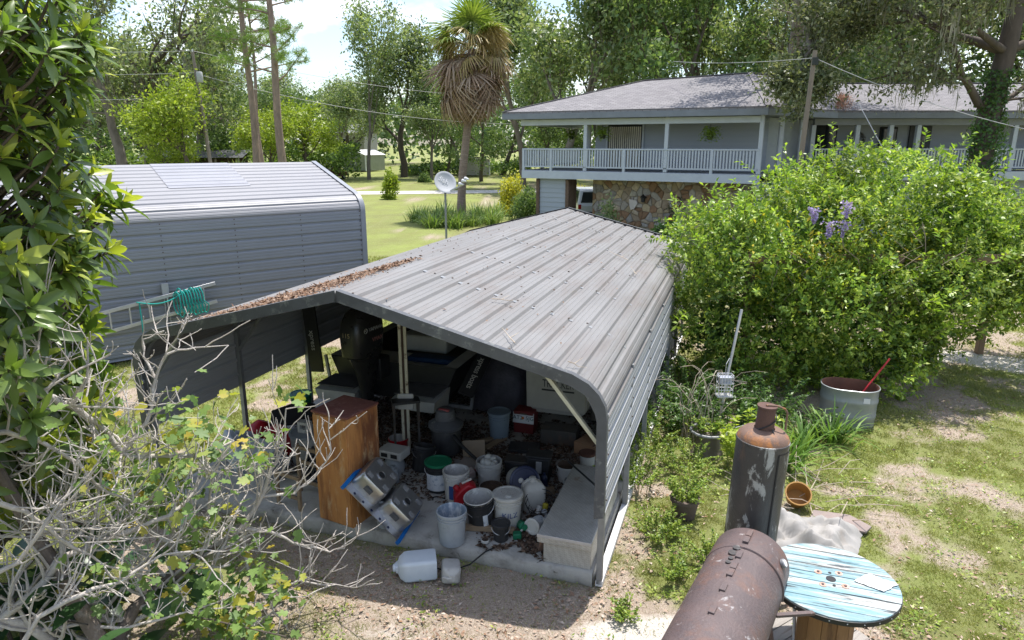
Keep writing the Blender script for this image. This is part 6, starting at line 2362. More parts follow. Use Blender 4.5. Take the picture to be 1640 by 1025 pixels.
MB().box(-.10, .10, -.22, .15, .50, .53).build('cavitation_plate', M_cowl, ob, bev=.006)
q = MB()
q.M = Matrix.Translation((0, 0, .36)) @ Matrix.Rotation(PI / 2, 4, 'X')
q.lathe([(.005, -.2), (.05, -.12), (.06, 0), (.05, .14), (.03, .18)], 12)
q.build('gearcase', M_cowl, ob)
for k in range(3):
    q = MB()
    q.M = Matrix.Translation((0, -.2, .36)) @ Matrix.Rotation(k * 2.094, 4, 'Y')
    q.prism([(.02, -.02), (.16, -.05), (.17, .03), (.02, .02)], -.004, .004)
    q.build('propeller_blade', M_steel, ob)
MB().box(-.14, .14, .18, .42, .80, 1.14).build('clamp_bracket', M_blackp, ob, bev=.02)
M_let = pm('silver_lettering', (.55, .54, .50), None, 8, .4)
inst('lettering', text_mesh('115', .095, .002, pm('gold_lettering', (.50, .40, .26), None, 8, .4)), cw_, (-.01, -.362, 1.60), (PI / 2, 0, 0))
inst('lettering', text_mesh('YAMAHA', .075, .002, M_let), cw_, (.2165, .02, 1.66), (PI / 2, 0, PI / 2))
inst('lettering', text_mesh('VMAX', .085, .002, pm('red_silver_lettering', (.45, .20, .18), None, 8, .4)), cw_, (.2185, .05, 1.50), (PI / 2, 0, PI / 2))
q = MB()
q.M = Matrix.Translation((.2165, -.20, 1.66)) @ Matrix.Rotation(PI / 2, 4, 'Y')
q.tube([(.035 * math.cos(2 * PI * k / 16), .035 * math.sin(2 * PI * k / 16), 0) for k in range(17)], .004, 4, False)
for k in range(3):
    q.tube([(0, 0, 0), (.033 * math.cos(k * 2.09 + .52), .033 * math.sin(k * 2.09 + .52), 0)], .004, 4)
q.build('round_emblem', M_let, cw_)
# trailer with side guide boards
tl = thing('boat_trailer', 'black boat trailer under the dark fishing boat', 'trailer', CP(3.80, 2.95, 0), -CAR_YAW)
for x in (-.7, .7):
    MB().bar((x, -.1, .36), (x * .9, 4.8, .36), .08, .1).build('frame_rail', M_blackp, tl)
MB().bar((-.75, 1.4, .36), (.75, 1.4, .36), .1, .08).build('cross_member', M_blackp, tl)
for x in (-1.08, 1.08):
    q = MB()
    q.M = Matrix.Translation((x, 1.4, .3 + SLAB * .5)) @ Matrix.Rotation(PI / 2, 4, 'Y')
    q.lathe([(.14, -.1), (.28, -.1), (.30, -.07), (.30, .07), (.28, .1), (.14, .1)], 20)
    wv = q.build('wheel', M_rubber, tl)
    q.v, q.f = [], []
    q.lathe([(.145, -.08), (.05, -.1), (.05, .1), (.145, .08)], 14)
    q.build('rim', M_alu, wv)
    q = MB()
    rows = []
    for k in range(11):
        al = PI * (.04 + .92 * k / 10)
        rows.append([(x - .14, 1.4 + .39 * math.cos(al), .36 + .37 * math.sin(al)), (x + .14, 1.4 + .39 * math.cos(al), .36 + .37 * math.sin(al))])
    q.grid(rows)
    q.build('fender', M_hull, tl)
gm = frame(Vector((0, -.92, -.40)), Vector((.80, .10, -.25)), Vector((1.42, -.10, 1.07)))
for sx in (1, -1):
    q = MB()
    q.M = gm if sx == 1 else frame(Vector((.08, 0, -1)), Vector((1, 0, .08)), Vector((-1.22, -.2, 1.30)))
    q.box(-.62, .50, -.11, .11, -.03, 0)
    gb = q.build('guide_board', M_blackp, tl)
    if sx == 1:
        inst('lettering', text_mesh('xpress boats', .125, .002, M_let), gb, mat4=gm @ Matrix.Translation((.06, .0, .004)))
        q = MB()
        q.M = gm @ Matrix.Translation((-.44, 0, .002))
        q.prism([(0, .03), (-.09, .10), (-.03, 0), (-.09, -.10), (0, -.03), (.10, -.11), (.03, 0), (.10, .11)], 0, .002)
        q.build('star_emblem', M_let, gb)
    else:
        inst('lettering', text_mesh('xpress', .12, .002, M_let), gb, mat4=q.M @ Matrix.Translation((.0, .0, .004)))
    q = MB()
    q.bar((sx * 1.2, .2, .36), (sx * 1.28, .2, .95), .04, .04)
    q.bar((sx * .7, .2, .36), (sx * 1.22, .2, .36), .05, .05)
    q.build('guide_upright', M_steel, tl)
gp = thing('guide_post', 'upright pale trailer guide post with rust streaks behind the cabinet', 'post', CP(3.05, 1.9, SLAB))
for x in (-.035, .035):
    MB().box(x - .018, x + .018, -.02, .02, 0, 2.0).build('channel_side', pm('cream_painted_steel', (.55, .52, .40), (.46, .43, .32), 6, .6, stain=(.13, .08, .04), sscale=9, samt=(.55, .64), sfac=.9), gp)
MB().box(-.017, .017, .0, .01, 0, 2.0).build('channel_web', M_debris, gp)
MB().box(-.09, .12, -.05, -.02, .62, .84).build('bracket_plate', M_pw, gp, bev=.01)

# ------------------------------------------------------------------ second boat along the right wall
b2_ = thing('white_skiff', 'pale flat-sided skiff stored beside the right wall', 'boat', CP(1.25, 3.1, .40), -CAR_YAW)
rows = []
for y in np.linspace(0, 4.6, 10):
    w = .72 * (1 - max(0, (y - 2.6) / 2.2) ** 2.2)
    w = max(w, .08)
    rows.append([(-w, y, .72), (-w * .86, y, .12), (-w * .7, y, .05), (w * .7, y, .05), (w * .86, y, .12), (w, y, .72)])
q = MB()
q.grid(rows)
q.add(rows[0], [tuple(range(6))])
q.build('hull', pm('dirty_white_hull', (.32, .31, .285), (.24, .235, .215), 4, .5), b2_, ang=30)
ts = MB().prism([(-.70, .12), (-.72, .70), (-.50, .95), (.42, .98), (.55, .90), (.62, .62), (.60, .10)], -.03, 0)
ts.v = [(x, -z - .02, y) for x, y, z in ts.v]
tp_ = ts.build('transom', pm('cream_transom', (.40, .39, .345), (.33, .32, .285), 4, .5), b2_, bev=.01)
inst('lettering', text_mesh('TRACKER', .16, .002, M_blackp), tp_, (.0, -.0225, .50), (PI / 2, 0, 0))
MB().box(-.36, .36, -.024, -.0205, .395, .42).build('stripe', M_blackp, tp_)
b2_.scale = (.66, 1, 1)
o2 = thing('small_outboard', 'brown-black outboard engine tucked under the right roof edge', 'outboard motor', CP(.62, 2.75, 0.05), -CAR_YAW)
q = MB()
rings = []
for z, w, y0, y1 in ((1.20, .12, -.2, .2), (1.25, .16, -.26, .24), (1.50, .16, -.26, .24), (1.62, .12, -.18, .18)):
    rings.append([(x * w / .5, (y0 + y1) / 2 + y * (y1 - y0), z) for x, y in rbox(1, 1, .3, 5)])
m_ = len(rings[0])
q.add([p_ for r_ in rings for p_ in r_], [(i * m_ + k, i * m_ + (k + 1) % m_, (i + 1) * m_ + (k + 1) % m_, (i + 1) * m_ + k) for i in range(len(rings) - 1) for k in range(m_)] + [tuple(range((len(rings) - 1) * m_, len(rings) * m_)), tuple(range(m_ - 1, -1, -1))])
q.build('cowling', M_cowl, o2, ang=50)
MB().box(-.07, .07, -.1, .12, .55, 1.2).build('midsection', M_cowl, o2, bev=.02)
MB().box(-.10, .10, .12, .26, .75, 1.15).build('clamp_bracket', M_blackp, o2, bev=.02)
q = MB()
q.M = Matrix.Translation((0, 0, .42)) @ Matrix.Rotation(PI / 2, 4, 'X')
q.lathe([(.005, -.18), (.045, -.1), (.05, 0), (.03, .15)], 12)
q.build('gearcase', M_cowl, o2)
MB().box(-.015, .015, -.06, .1, .16, .42).build('skeg', M_cowl, o2)
tb = MB().box(-.32, .3, -.2, .2, 0, .26).build('cardboard_box', pm('tan_cardboard', (.32, .19, .10), (.26, .15, .08), 4, .85), None, CP(1.35, 3.6, 1.42), (0, 0, -CAR_YAW + .15), bev=.004)
tag(tb, 'tan cardboard box on the skiff under the roof edge', 'box')
# ------------------------------------------------------------------ yard on the right
M_rust = pm('rusty_brown_steel', (.085, .064, .066), (.125, .088, .084), 5, .5, bump=.55, bscale=45, stain=(.15, .08, .06), sscale=3.4, samt=(.52, .64), sfac=.7, stain2=(.34, .32, .32), s2scale=7, s2amt=(.60, .66), spec=.5)
M_blks = pm('heat_blackened_steel', (.035, .033, .034), (.06, .055, .055), 4, .45, bump=.3, bscale=30, stain=(.12, .075, .05), sscale=3, samt=(.56, .68), sfac=.7, stain2=(.36, .36, .35), s2scale=4.5, s2amt=(.545, .60), spec=.5, sstretch=(1.6, 1.6, .6))
M_rusto = pm('orange_rust_steel', (.14, .09, .07), (.20, .12, .085), 4, .6, bump=.3, stain=(.42, .17, .05), sscale=3.2, samt=(.50, .6), sfac=.9)
BX = Vector((.52, .86, 0)).normalized()
SMK = Vector((1.98, 4.98, 0))
smk = thing('barrel_smoker', 'rusty barrel smoker with a tall blackened upright chamber', 'smoker', SMK)
BZ, BR = .85, .305
BMt = frame(BX.cross(Vector((0, 0, 1))), Vector((0, 0, 1)), Vector((0, 0, BZ)))   # local z along -BX? x side, y up
# barrel axis runs from the origin back towards the camera
ax = -BX
bm_ = frame(Vector((0, 0, 1)).cross(ax), Vector((0, 0, 1)), Vector((0, 0, BZ)))
q = MB()
q.M = bm_
zz_ = [(.001, -.07), (.16, -.055), (.27, -.03), (BR - .015, -.005), (BR, .02), (BR, .30), (BR + .006, .305), (BR + .006, .335), (BR, .34), (BR, .9), (BR, 1.75)]
q.lathe(zz_, 48, False, True)
q.build('barrel', M_rust, smk, ang=35)


def on_barrel(ang, l, lift=0.0):
    """ang from the top towards the right-hand side"""
    p_ = bm_ @ Vector((math.sin(ang) * (BR + lift), math.cos(ang) * (BR + lift), l))
    return p_


sg = 1 if (bm_ @ Vector((1, 0, 0)) - bm_ @ Vector((0, 0, 0))).x > 0 else -1
# door: curved plate slightly proud, from the crown down the right side
q = MB()
rows = []
for k in range(15):
    a_ = sg * R(-4 + 100 * k / 14)
    rows.append([on_barrel(a_, .36, .007), on_barrel(a_, .9, .007), on_barrel(a_, 1.62, .007)])
q.grid(rows)
dr_ = q.build('door', M_rust, smk, ang=60)
for l in (.345, 1.64):
    q = MB()
    q.tube([on_barrel(sg * R(-6 + 104 * k / 18), l, .008) for k in range(19)], .012, 6)
    q.build('door_band', M_rust, dr_)
for l in (.12, .22, .46, .62, .72, .92, 1.2):
    q = MB()
    c0_ = on_barrel(sg * R(-2), l, .012)
    q.M = frame(BX, Vector((1, -.6, 0)), c0_)
    q.box(-.045, .045, -.022, .022, -.008, .014)
    hg = q.build('hinge', M_rust, smk, bev=.003)
    q = MB()
    q.M = frame(BX, Vector((1, -.6, 0)), c0_)
    q.tube([(-.045, 0, .016), (.045, 0, .016)], .010, 7)
    q.build('hinge_pin', M_rust, hg)
for l, r_, a_ in ((.36, .030, -10), (.44, .034, -12), (.52, .020, -11), (.58, .020, -12)):
    q = MB()
    q.M = frame(BX, Vector((1, -.6, 0)), on_barrel(sg * R(a_), l, .0))
    q.lathe([(r_, -.01), (r_, .03), (r_ * .9, .036), (.001, .036)], 16)
    q.build('knob', M_blks, smk)
q = MB()
gc = on_barrel(sg * R(58), .17, .005)
gn = (gc - (bm_ @ Vector((0, 0, .17)))).normalized()
q.M = Matrix.Translation(gc) @ gn.to_track_quat('Z', 'Y').to_matrix().to_4x4()
q.lathe([(.036, 0), (.036, .02), (.030, .026), (.001, .026)], 20)
gg_ = q.build('thermometer', M_steel, smk)
q = MB()
q.M = Matrix.Translation(gc) @ gn.to_track_quat('Z', 'Y').to_matrix().to_4x4() @ Matrix.Translation((0, 0, .0262))
q.lathe([(.028, 0), (.028, .001), (.001, .001)], 18)
q.build('dial', M_white, gg_)
q = MB()
h0 = on_barrel(sg * R(97), .55, .0)
q.bar(h0, h0 + Vector((.02, 0, -.02)) + BX * .42 * -0 + Vector((.30, .08, -.02)), .035, .02)
q.build('door_handle', M_rust, dr_)
for l in (.25, 1.45):
    for s_ in (-1, 1):
        q = MB()
        t_ = bm_ @ Vector((s_ * .2, -BR * .75, l))
        q.bar(t_, Vector((t_.x, t_.y, 0)) + (bm_.to_3x3() @ Vector((s_ * .12, 0, 0))), .04, .04)
        q.build('leg', M_rust, smk)
q = MB()
q.bar(bm_ @ Vector((-.3, -.80, .25)), bm_ @ Vector((.3, -.80, .25)), .03, .03)
q.build('leg_brace', M_rust, smk)
# upright chamber
UC = Vector((.13, .42, 0))
q = MB()
q.M = Matrix.Translation(UC + Vector((0, 0, .70))) @ Matrix.Rotation(R(2), 4, 'Y')
q.lathe([(.001, -.04), (.12, -.03), (.2, .0), (.217, .03), (.217, 1.04), (.221, 1.045), (.221, 1.062), (.215, 1.066)], 44, False, False)
up_ = q.build('upright_chamber', M_blks, smk, ang=35)
q = MB()
q.M = Matrix.Translation(UC + Vector((.0, 0, .70))) @ Matrix.Rotation(R(2), 4, 'Y')
q.lathe([(.215, 1.066), (.205, 1.10), (.17, 1.135), (.11, 1.155), (.085, 1.16)], 44, False, False)
q.build('chamber_dome', M_rusto, up_, ang=60)
q = MB()
q.M = Matrix.Translation(UC + Vector((0, 0, .70))) @ Matrix.Rotation(R(2), 4, 'Y')
q.lathe([(.080, 1.13), (.072, 1.34), (.082, 1.345), (.082, 1.36), (.001, 1.362)], 28, False, False)
q.build('chimney', pm('dark_brown_rust', (.085, .045, .038), (.12, .065, .05), 5, .7, bump=.4), up_)
q = MB()
T_ = lambda x, y, z: Matrix.Translation(UC + Vector((0, 0, .70))) @ Matrix.Rotation(R(2), 4, 'Y') @ Vector((x, y, z))
q.tube([T_(-.02, -.02, 1.37), T_(.08, -.02, 1.365), T_(.14, -.03, 1.345), T_(.165, -.03, 1.31), T_(.166, -.03, 1.16)], .009, 7)
q.build('flap_handle', M_rusto, up_)
q = MB()
q.tube([T_(.085 * math.cos(a_), .085 * math.sin(a_) - .0, 1.19 + .10 * math.sin(a_ * .5 + 1)) for a_ in np.linspace(-3.2, 1.0, 16)], .005, 5)
q.tube([T_(.03, -.085, 1.18), T_(.05, -.14, 1.12), T_(.07, -.17, 1.09), T_(.06, -.18, 1.05)], .006, 5)
q.build('wire_tie', M_blackp, up_)
# tall door seam
q = MB()
for a_ in (R(-72),):
    q.bar(T_(.2185 * math.cos(a_), .2185 * math.sin(a_), .05), T_(.2185 * math.cos(a_), .2185 * math.sin(a_), 1.0), .014, .01)
q.build('door_seam', M_blackp, up_)
q = MB()
rows = []
for k in range(13):
    a_ = R(-70 + 95 * k / 12)
    rows.append([T_(.222 * math.cos(a_), .222 * math.sin(a_), z) for z in (.05, .5, 1.0)])
q.grid(rows)
q.build('chamber_door', M_blks, up_, ang=60)
q = MB()
q.tube([T_(-.09, -.215, .17), T_(-.085, -.24, .175), T_(.0, -.25, .15), T_(.10, -.245, .12)], .008, 7)
q.build('latch_rod', M_rusto, up_)
q = MB()
for k in range(9):
    c_ = Vector(T_(.06, -.245, .13)).lerp(Vector(T_(.17, -.23, .095)), k / 8)
    q.M = Matrix.Translation(c_) @ Vector((1, .1, -.25)).to_track_quat('Z', 'Y').to_matrix().to_4x4()
    q.lathe([(.013, -.004), (.016, 0), (.013, .004)], 9, False, False)
q.build('coil_handle', M_rusto, up_)

# ---- cable reel table
RT = Vector((2.60, 4.86, 0))
reel = thing('cable_reel_table', 'wooden cable reel table with worn turquoise planks', 'table', RT, -.32)
M_teal = pm('worn_turquoise_paint', (.16, .31, .36), (.27, .39, .42), 4, .7, stretch=(.35, 5, 5), bump=.4, bscale=30, stain=(.52, .50, .46), sscale=3.0, samt=(.46, .58), sfac=.9, stain2=(.05, .06, .07), s2scale=4.2, s2amt=(.54, .62), sstretch=(.45, 4.5, 4.5), var=.12)
M_reel = pm('weathered_reel_timber', (.36, .20, .085), (.24, .125, .055), 3, .8, stretch=(4, 4, .4), bump=.4, stain=(.12, .065, .035), sscale=4, var=.15)
M_greyw = pm('grey_bleached_timber', (.42, .39, .36), (.30, .275, .25), 3, .9, stretch=(.3, 4, 4), bump=.5, var=.15, stain=(.16, .13, .11), sscale=5)
RR, ZT = .51, .74


def disc_planks(z0, z1, r_, n, mat, parent, name='plank', gap=.004, rz=0.0):
    w = 2 * r_ / n
    for i in range(n):
        y0, y1 = -r_ + i * w + gap, -r_ + (i + 1) * w - gap
        ys = np.linspace(y0, y1, 5)
        right = [(math.sqrt(max(0, r_ * r_ - y * y)) + .0005, y) for y in ys]
        left = [(-x, y) for x, y in right[::-1]]
        o = MB().prism(right + left, z0 + random.Random(i).uniform(-.001, .0015), z1 + random.Random(i * 7).uniform(-.002, .002)).build(name, mat, parent, rot=(0, 0, rz), bev=.0025)


disc_planks(ZT, ZT + .024, RR, 9, M_teal, reel)
disc_planks(ZT - .025, ZT - .001, RR - .002, 7, M_greyw, reel, rz=PI / 2)
q = MB()
q.lathe([(RR + .001, ZT - .028), (RR + .006, ZT - .026), (RR + .006, ZT + .012), (RR + .001, ZT + .014)], 64, False, False)
q.build('dark_rim', M_blackp, reel)
for i in range(26):
    a_ = 2 * PI * i / 26
    q = MB()
    q.M = Matrix.Translation(((RR + .006) * math.cos(a_), (RR + .006) * math.sin(a_), ZT - .006)) @ Matrix.Rotation(a_, 4, 'Z') @ Matrix.Rotation(PI / 2, 4, 'Y')
    q.lathe([(.006, 0), (.004, .003)], 6)
    q.build('nail_head', M_alu, reel)
for i in range(12):
    a_ = 2 * PI * i / 12
    q = MB()
    q.M = Matrix.Rotation(a_, 4, 'Z')
    w = .21 * math.tan(PI / 12) - .003
    q.box(.185, .21, -w, w, .052, ZT - .026)
    q.build('hub_stave', M_reel, reel, bev=.003)
disc_planks(.004, .050, RR + .02, 8, M_greyw, reel, rz=.9)
q = MB()
q.M = Matrix.Translation((0, 0, ZT + .0215))
q.lathe([(.038, 0), (.038, .0055), (.001, .0055)], 20)
q.build('centre_hole', M_blackp, reel)
for x, y in ((-.09, .07), (.07, .10), (-.07, -.10), (.10, -.07)):
    q = MB()
    q.M = Matrix.Translation((x, y, ZT + .0215))
    q.lathe([(.03, 0), (.03, .0055), (.001, .0055)], 16)
    wz = q.build('bolt_recess', pm('rusty_recess', (.38, .19, .12), (.5, .4, .35), 20, .8), reel)
    q = MB()
    q.M = Matrix.Translation((x, y, ZT + .027))
    q.lathe([(.011, 0), (.011, .007), (.001, .008)], 6)
    q.build('bolt', M_rust, wz)
for x, y in ((.0, .085), (.015, -.085)):
    q = MB()
    q.M = Matrix.Translation((x, y, ZT + .0215))
    q.lathe([(.013, 0), (.013, .0055), (.001, .0055)], 12)
    q.build('small_hole', M_blackp, reel)
# crumpled white paper on the table
g = np.random.default_rng(12)
q = MB()
N_ = 14
rows = []
for i in range(N_):
    rows.append([])
    for j in range(N_):
        u, v = i / (N_ - 1) - .5, j / (N_ - 1) - .5
        edge = .9 + .3 * fbm(math.cos(math.atan2(v, u)) * 2 + 4, math.sin(math.atan2(v, u)) * 2 + 4, 1.0, 2)
        rows[-1].append((u * .20 * edge + .10 * v, v * .15 * edge - .05 * u, .004 + .022 * fbm(u * 9 + 3, v * 9, 1.0, 2) * (1 - 1.2 * max(abs(u), abs(v)))))
q.grid(rows)
o = q.build('crumpled_paper', pm('white_paper', (.72, .72, .70), (.66, .66, .64), 12, .8), None, RT + Vector((.34, -.06, ZT + .024)), (0, 0, -.5), ang=20)
tag(o, 'crumpled white paper lying on the turquoise reel table', 'paper')

# ---- tarp, pot saucer, boards, sticks behind the table
M_tarp = pm('pale_grey_tarpaulin', (.33, .315, .30), (.25, .24, .225), 4, .75, stain=(.24, .21, .18), sscale=4, samt=(.56, .72), sfac=.7)
N_ = 34
rows = []
for i in range(N_):
    rows.append([])
    for j in range(N_):
        u, v = i / (N_ - 1), j / (N_ - 1)
        x, y = (u - .5) * 1.05 + .1 * v, (v - .5) * .95
        h = .34 * fbm(u * 3.2 + 5, v * 3.2 + 2, 1.0, 3) + .44 * abs(fbm(u * 5, v * 5 + 9, 1.0, 3) - .5) - .03
        e = min(u, 1 - u, v, 1 - v)
        rows[-1].append((x + .05 * fbm(v * 4, u * 2, 1.0), y + .06 * fbm(u * 4, v * 3, 1.0), .015 + h * min(1, e * 4.5)))
q = MB().grid(rows)
o = q.build('crumpled_tarp', M_tarp, None, Vector((3.10, 6.60, 0)), (0, 0, -.45), ang=70)
tag(o, 'crumpled pale grey tarpaulin heaped behind the reel table', 'tarpaulin')
o = MB().prism([(-.30, -.12), (.28, -.14), (.33, .0), (.1, .16), (-.28, .12)], 0, .025).build('slate_board', pm('weathered_grey_board', (.30, .24, .22), (.22, .18, .165), 4, .9, bump=.4), None, Vector((3.72, 6.95, .03)), (.06, -.05, -.5), bev=.004)
tag(o, 'broken grey-brown board lying beside the tarpaulin', 'board')
cn = thing('orange_planter', 'tilted orange-yellow pot with dry stems behind the tarpaulin', 'pot', Vector((3.42, 7.42, .05)), 0, rot=(R(38), R(-12), 0))
MB().lathe([(.11, 0), (.14, .16), (.15, .17), (.15, .19), (.135, .19), (.12, .03), (.001, .03)], 20, True, False).build('pot_shell', pm('orange_plastic', (.36, .19, .04), (.28, .15, .05), 5, .6), cn)
rs = random.Random(6)
for i in range(34):
    q = MB()
    x, y = rs.uniform(2.7, 4.3), rs.uniform(6.9, 8.2)
    a_, L_ = rs.uniform(0, 6.3), rs.uniform(.25, .8)
    z0 = rs.uniform(.01, .08)
    q.tube([(x, y, z0), (x + math.cos(a_) * L_ * .5, y + math.sin(a_) * L_ * .5, z0 + rs.uniform(.02, .25)), (x + math.cos(a_) * L_, y + math.sin(a_) * L_, z0 + rs.uniform(0, .35))], [.006, .005, .003], 4)
    o = q.build('dry_stick', M_twig)
    tag(o, 'thin dry stick in the brush pile behind the tarpaulin', 'stick', 'brush pile sticks')
q = MB()
q.tube([(2.42, 4.98, .06), (2.50, 5.25, .42)], .016, 8)
o = q.build('metal_pipe', M_alu)
tag(o, 'short bright metal pipe leaning between smoker and reel table', 'pipe')
q = MB()
q.tube([(2.25, 5.35, .05), (2.45, 5.5, .08), (2.75, 5.62, .16)], [.035, .032, .026], 8)
o = q.build('dead_branch', pm('tan_dead_wood', (.36, .24, .14), (.25, .16, .09), 6, .9))
tag(o, 'thick tan dead branch on the ground behind the reel hub', 'branch')

# ---- galvanised stock tank with red handled tool
TK = Vector((5.22, 9.95, 0))
tk = thing('stock_tank', 'galvanised oval stock tank with rusty inside under the bush', 'tank', TK, -.35)
M_galv = pm('galvanised_sheet', (.33, .355, .37), (.25, .27, .285), 4, .42, metal=.4, stain=(.17, .17, .16), sscale=3, samt=(.55, .75), sfac=.5)
M_rin = pm('rusty_tank_inside', (.17, .075, .045), (.10, .05, .033), 4, .85)
oval = lambda k_, z: [(x * k_, y * k_, z) for x, y in rbox(.82, .62, .29, 9)]
q = MB()
rings = [oval(k_, z) for k_, z in ((.95, 0), (.96, .12), (.985, .14), (.985, .18), (.965, .20), (.975, .36), (1.0, .38), (1.0, .42), (.98, .44), (.985, .56), (1.015, .58), (1.02, .60), (.99, .605))]
m_ = len(rings[0])
q.add([p_ for r_ in rings for p_ in r_], [(i * m_ + k, i * m_ + (k + 1) % m_, (i + 1) * m_ + (k + 1) % m_, (i + 1) * m_ + k) for i in range(len(rings) - 1) for k in range(m_)])
q.build('tank_wall', M_galv, tk, ang=50)
q = MB()
rings = [oval(k_, z) for k_, z in ((.99, .605), (.965, .59), (.94, .28), (.5, .26), (.02, .26))]
q.add([p_ for r_ in rings for p_ in r_], [(i * m_ + k, i * m_ + (k + 1) % m_, (i + 1) * m_ + (k + 1) % m_, (i + 1) * m_ + k) for i in range(len(rings) - 1) for k in range(m_)])
q.build('inside', M_rin, tk, ang=50)
MB().box(.13, .22, -.326, -.318, .42, .50).build('sticker', M_white, tk, rot=(0, 0, .12))
q = MB()
q.tube([TK + Vector((.05, -.05, .28)), TK + Vector((.62, .12, .98))], .014, 8)
o = q.build('red_handle_tool', pm('red_tool_handle', (.42, .02, .03), None, 5, .4))
tag(o, 'red tool handle leaning out of the stock tank', 'tool')

# ---- bent conduit pole, wire feeder, ring stump and pots
q = MB()
q.tube([(2.96, 9.15, 0), (3.05, 9.2, .9), (3.22, 9.3, 1.95)], .02, 8)
o = q.build('conduit_pole', M_alu)
tag(o, 'thin silver conduit pole leaning before the bush', 'pole')
fd_ = thing('bird_feeder', 'white wire cage bird feeder hanging on the conduit pole', 'bird feeder', Vector((2.98, 9.02, .78)))
for z in (0, .09, .18, .27, .30):
    q = MB()
    q.tube([(-.10, -.05, z), (.10, -.05, z), (.10, .07, z), (-.10, .07, z), (-.10, -.05, z)], .005, 5)
    q.build('wire_ring', M_white, fd_)
for x in np.linspace(-.1, .1, 6):
    for y in (-.05, .07):
        q = MB()
        q.tube([(x, y, 0), (x, y, .30)], .004, 4)
        q.build('wire_bar', M_white, fd_)
MB().box(-.085, .085, -.035, .055, .18, .27).build('seed_block', pm('blue_grey_block', (.20, .24, .36), (.5, .5, .55), 14, .8), fd_)
MB().box(-.11, .11, -.06, .08, -.02, -.005).build('tray', M_pw, fd_)
q = MB()
q.tube([(0, .01, .30), (0, .02, .45), (.08, .14, .5)], .004, 4)
q.build('hanger', M_alu, fd_)
st = thing('tree_stump', 'grey stump holding a ring planter beside the smoker chimney', 'stump', Vector((2.74, 8.82, 0)))
q = MB()
rows = []
for k in range(25):
    a_ = 2 * PI * k / 24
    f_ = 1 + .10 * math.sin(a_ * 5 + 1) + .05 * math.sin(a_ * 9)
    rows.append([(r_ * f_ * math.cos(a_), r_ * f_ * math.sin(a_), z) for r_, z in ((.22, -.02), (.17, .06), (.145, .2), (.15, .30), (.001, .31))])
q.grid(rows)
q.build('stump_wood', M_bark_oak, st, ang=60)
q = MB()
q.tube([(.24 * math.cos(2 * PI * k / 24), .24 * math.sin(2 * PI * k / 24), .33) for k in range(25)], .02, 7, False)
q.tube([(.24, 0, .33), (.45, .05, .36), (.62, .05, .42)], .016, 6)
q.build('planter_ring', M_steel, st)


def weedy(name, label, loc, n, rx, h, L, mat, seed, cat='weeds', group=None, asp=.5, pot=None):
    g_ = np.random.default_rng(seed)
    t = thing(name, label, cat, loc, 0, group)
    q_ = MB()
    pos, dr = [], []
    for i in range(n):
        a_ = g_.random() * 2 * PI
        b_ = np.array([math.cos(a_), math.sin(a_), 0]) * rx * g_.random() ** .5 * .5
        l_ = h * g_.uniform(.5, 1.1)
        o_ = np.array([math.cos(a_), math.sin(a_), 0]) * rx * g_.uniform(.1, .8)
        pts = [b_ + o_ * t_ ** 1.5 + np.array([0, 0, l_ * (t_ - .25 * t_ ** 3)]) for t_ in np.linspace(0, 1, 5)]
        q_.tube(pts, [.005, .004, .004, .003, .002], 3, False)
        for t_ in np.linspace(.2, 1, max(5, int(l_ / (L * .45)))):
            k_ = min(3, int(t_ * 4))
            for s_ in (0, 1):
                pos.append(pts[k_] + (pts[k_ + 1] - pts[k_]) * (t_ * 4 - k_))
                al = g_.random() * 2 * PI
                dr.append([math.cos(al), math.sin(al), g_.uniform(-.1, .7)])
    stuff(q_.build('stems', pm('weed_stem', (.20, .22, .08), None, 5, .8), t))
    pos, dr = np.array(pos), np.array(dr)
    m2 = len(pos)
    cloud('foliage', pos, dr, rdirs(g_, m2, 1.6), L * g_.uniform(.6, 1.25, m2), L * asp, mat, t, T4)
    return t


L_weed = leafmat('weed_leaf', [(.10, .18, .03), (.18, .28, .045), (.28, .38, .06), (.38, .44, .09)], trans=.4, clump=.3)
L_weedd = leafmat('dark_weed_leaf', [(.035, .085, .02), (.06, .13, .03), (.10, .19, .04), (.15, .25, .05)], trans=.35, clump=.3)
weedy('potted_plant', 'leafy plant growing in the ring on the stump', st.location + Vector((0, 0, .3)), 24, .24, .28, .07, L_weed, 1, 'plant')
pt_ = thing('clay_pot', 'dark clay pot of weeds standing on the bare litter', 'pot', Vector((2.0, 7.12, 0)))
MB().lathe([(.12, 0), (.155, .20), (.17, .21), (.17, .25), (.15, .25), (.14, .2), (.001, .2)], 20, True, False).build('pot_shell', pm('dark_clay', (.13, .10, .085), (.09, .07, .06), 5, .9), pt_)
weedy('potted_plant', 'tangled weeds spilling from the dark clay pot', Vector((2.0, 7.12, .2)), 40, .28, .34, .04, L_weed, 2, 'plant')
weedy('tall_weed', 'yellow-green feathery shrub sprouting behind the smoker chimney', Vector((3.05, 8.35, 0)), 22, .4, .95, .10, leafmat('yellow_green_leaf', [(.28, .38, .04), (.38, .48, .06), (.45, .52, .09)], trans=.4, clump=0), 3, 'shrub', asp=.35)
dl = strap_mesh('strappy_plant', 70, .80, .035, .45, 7, leafmat('daylily_leaf', [(.08, .17, .03), (.14, .25, .05), (.22, .34, .07)], trans=.35, clump=0))
for i, (x, y, s_, lab) in enumerate(((3.62, 8.35, 1.0, 'strappy lily clump right behind the smoker chamber'), (4.62, 9.15, .9, 'strappy grass clump at the foot of the stock tank'), (4.15, 8.95, .8, 'strappy clump between the smoker and the stock tank'))):
    o = inst('strappy_plant', dl, None, (x, y, 0), (0, 0, i * 2.0), (s_,) * 3)
    tag(o, lab, 'plant', 'strappy plants under the bush')
rs = random.Random(21)
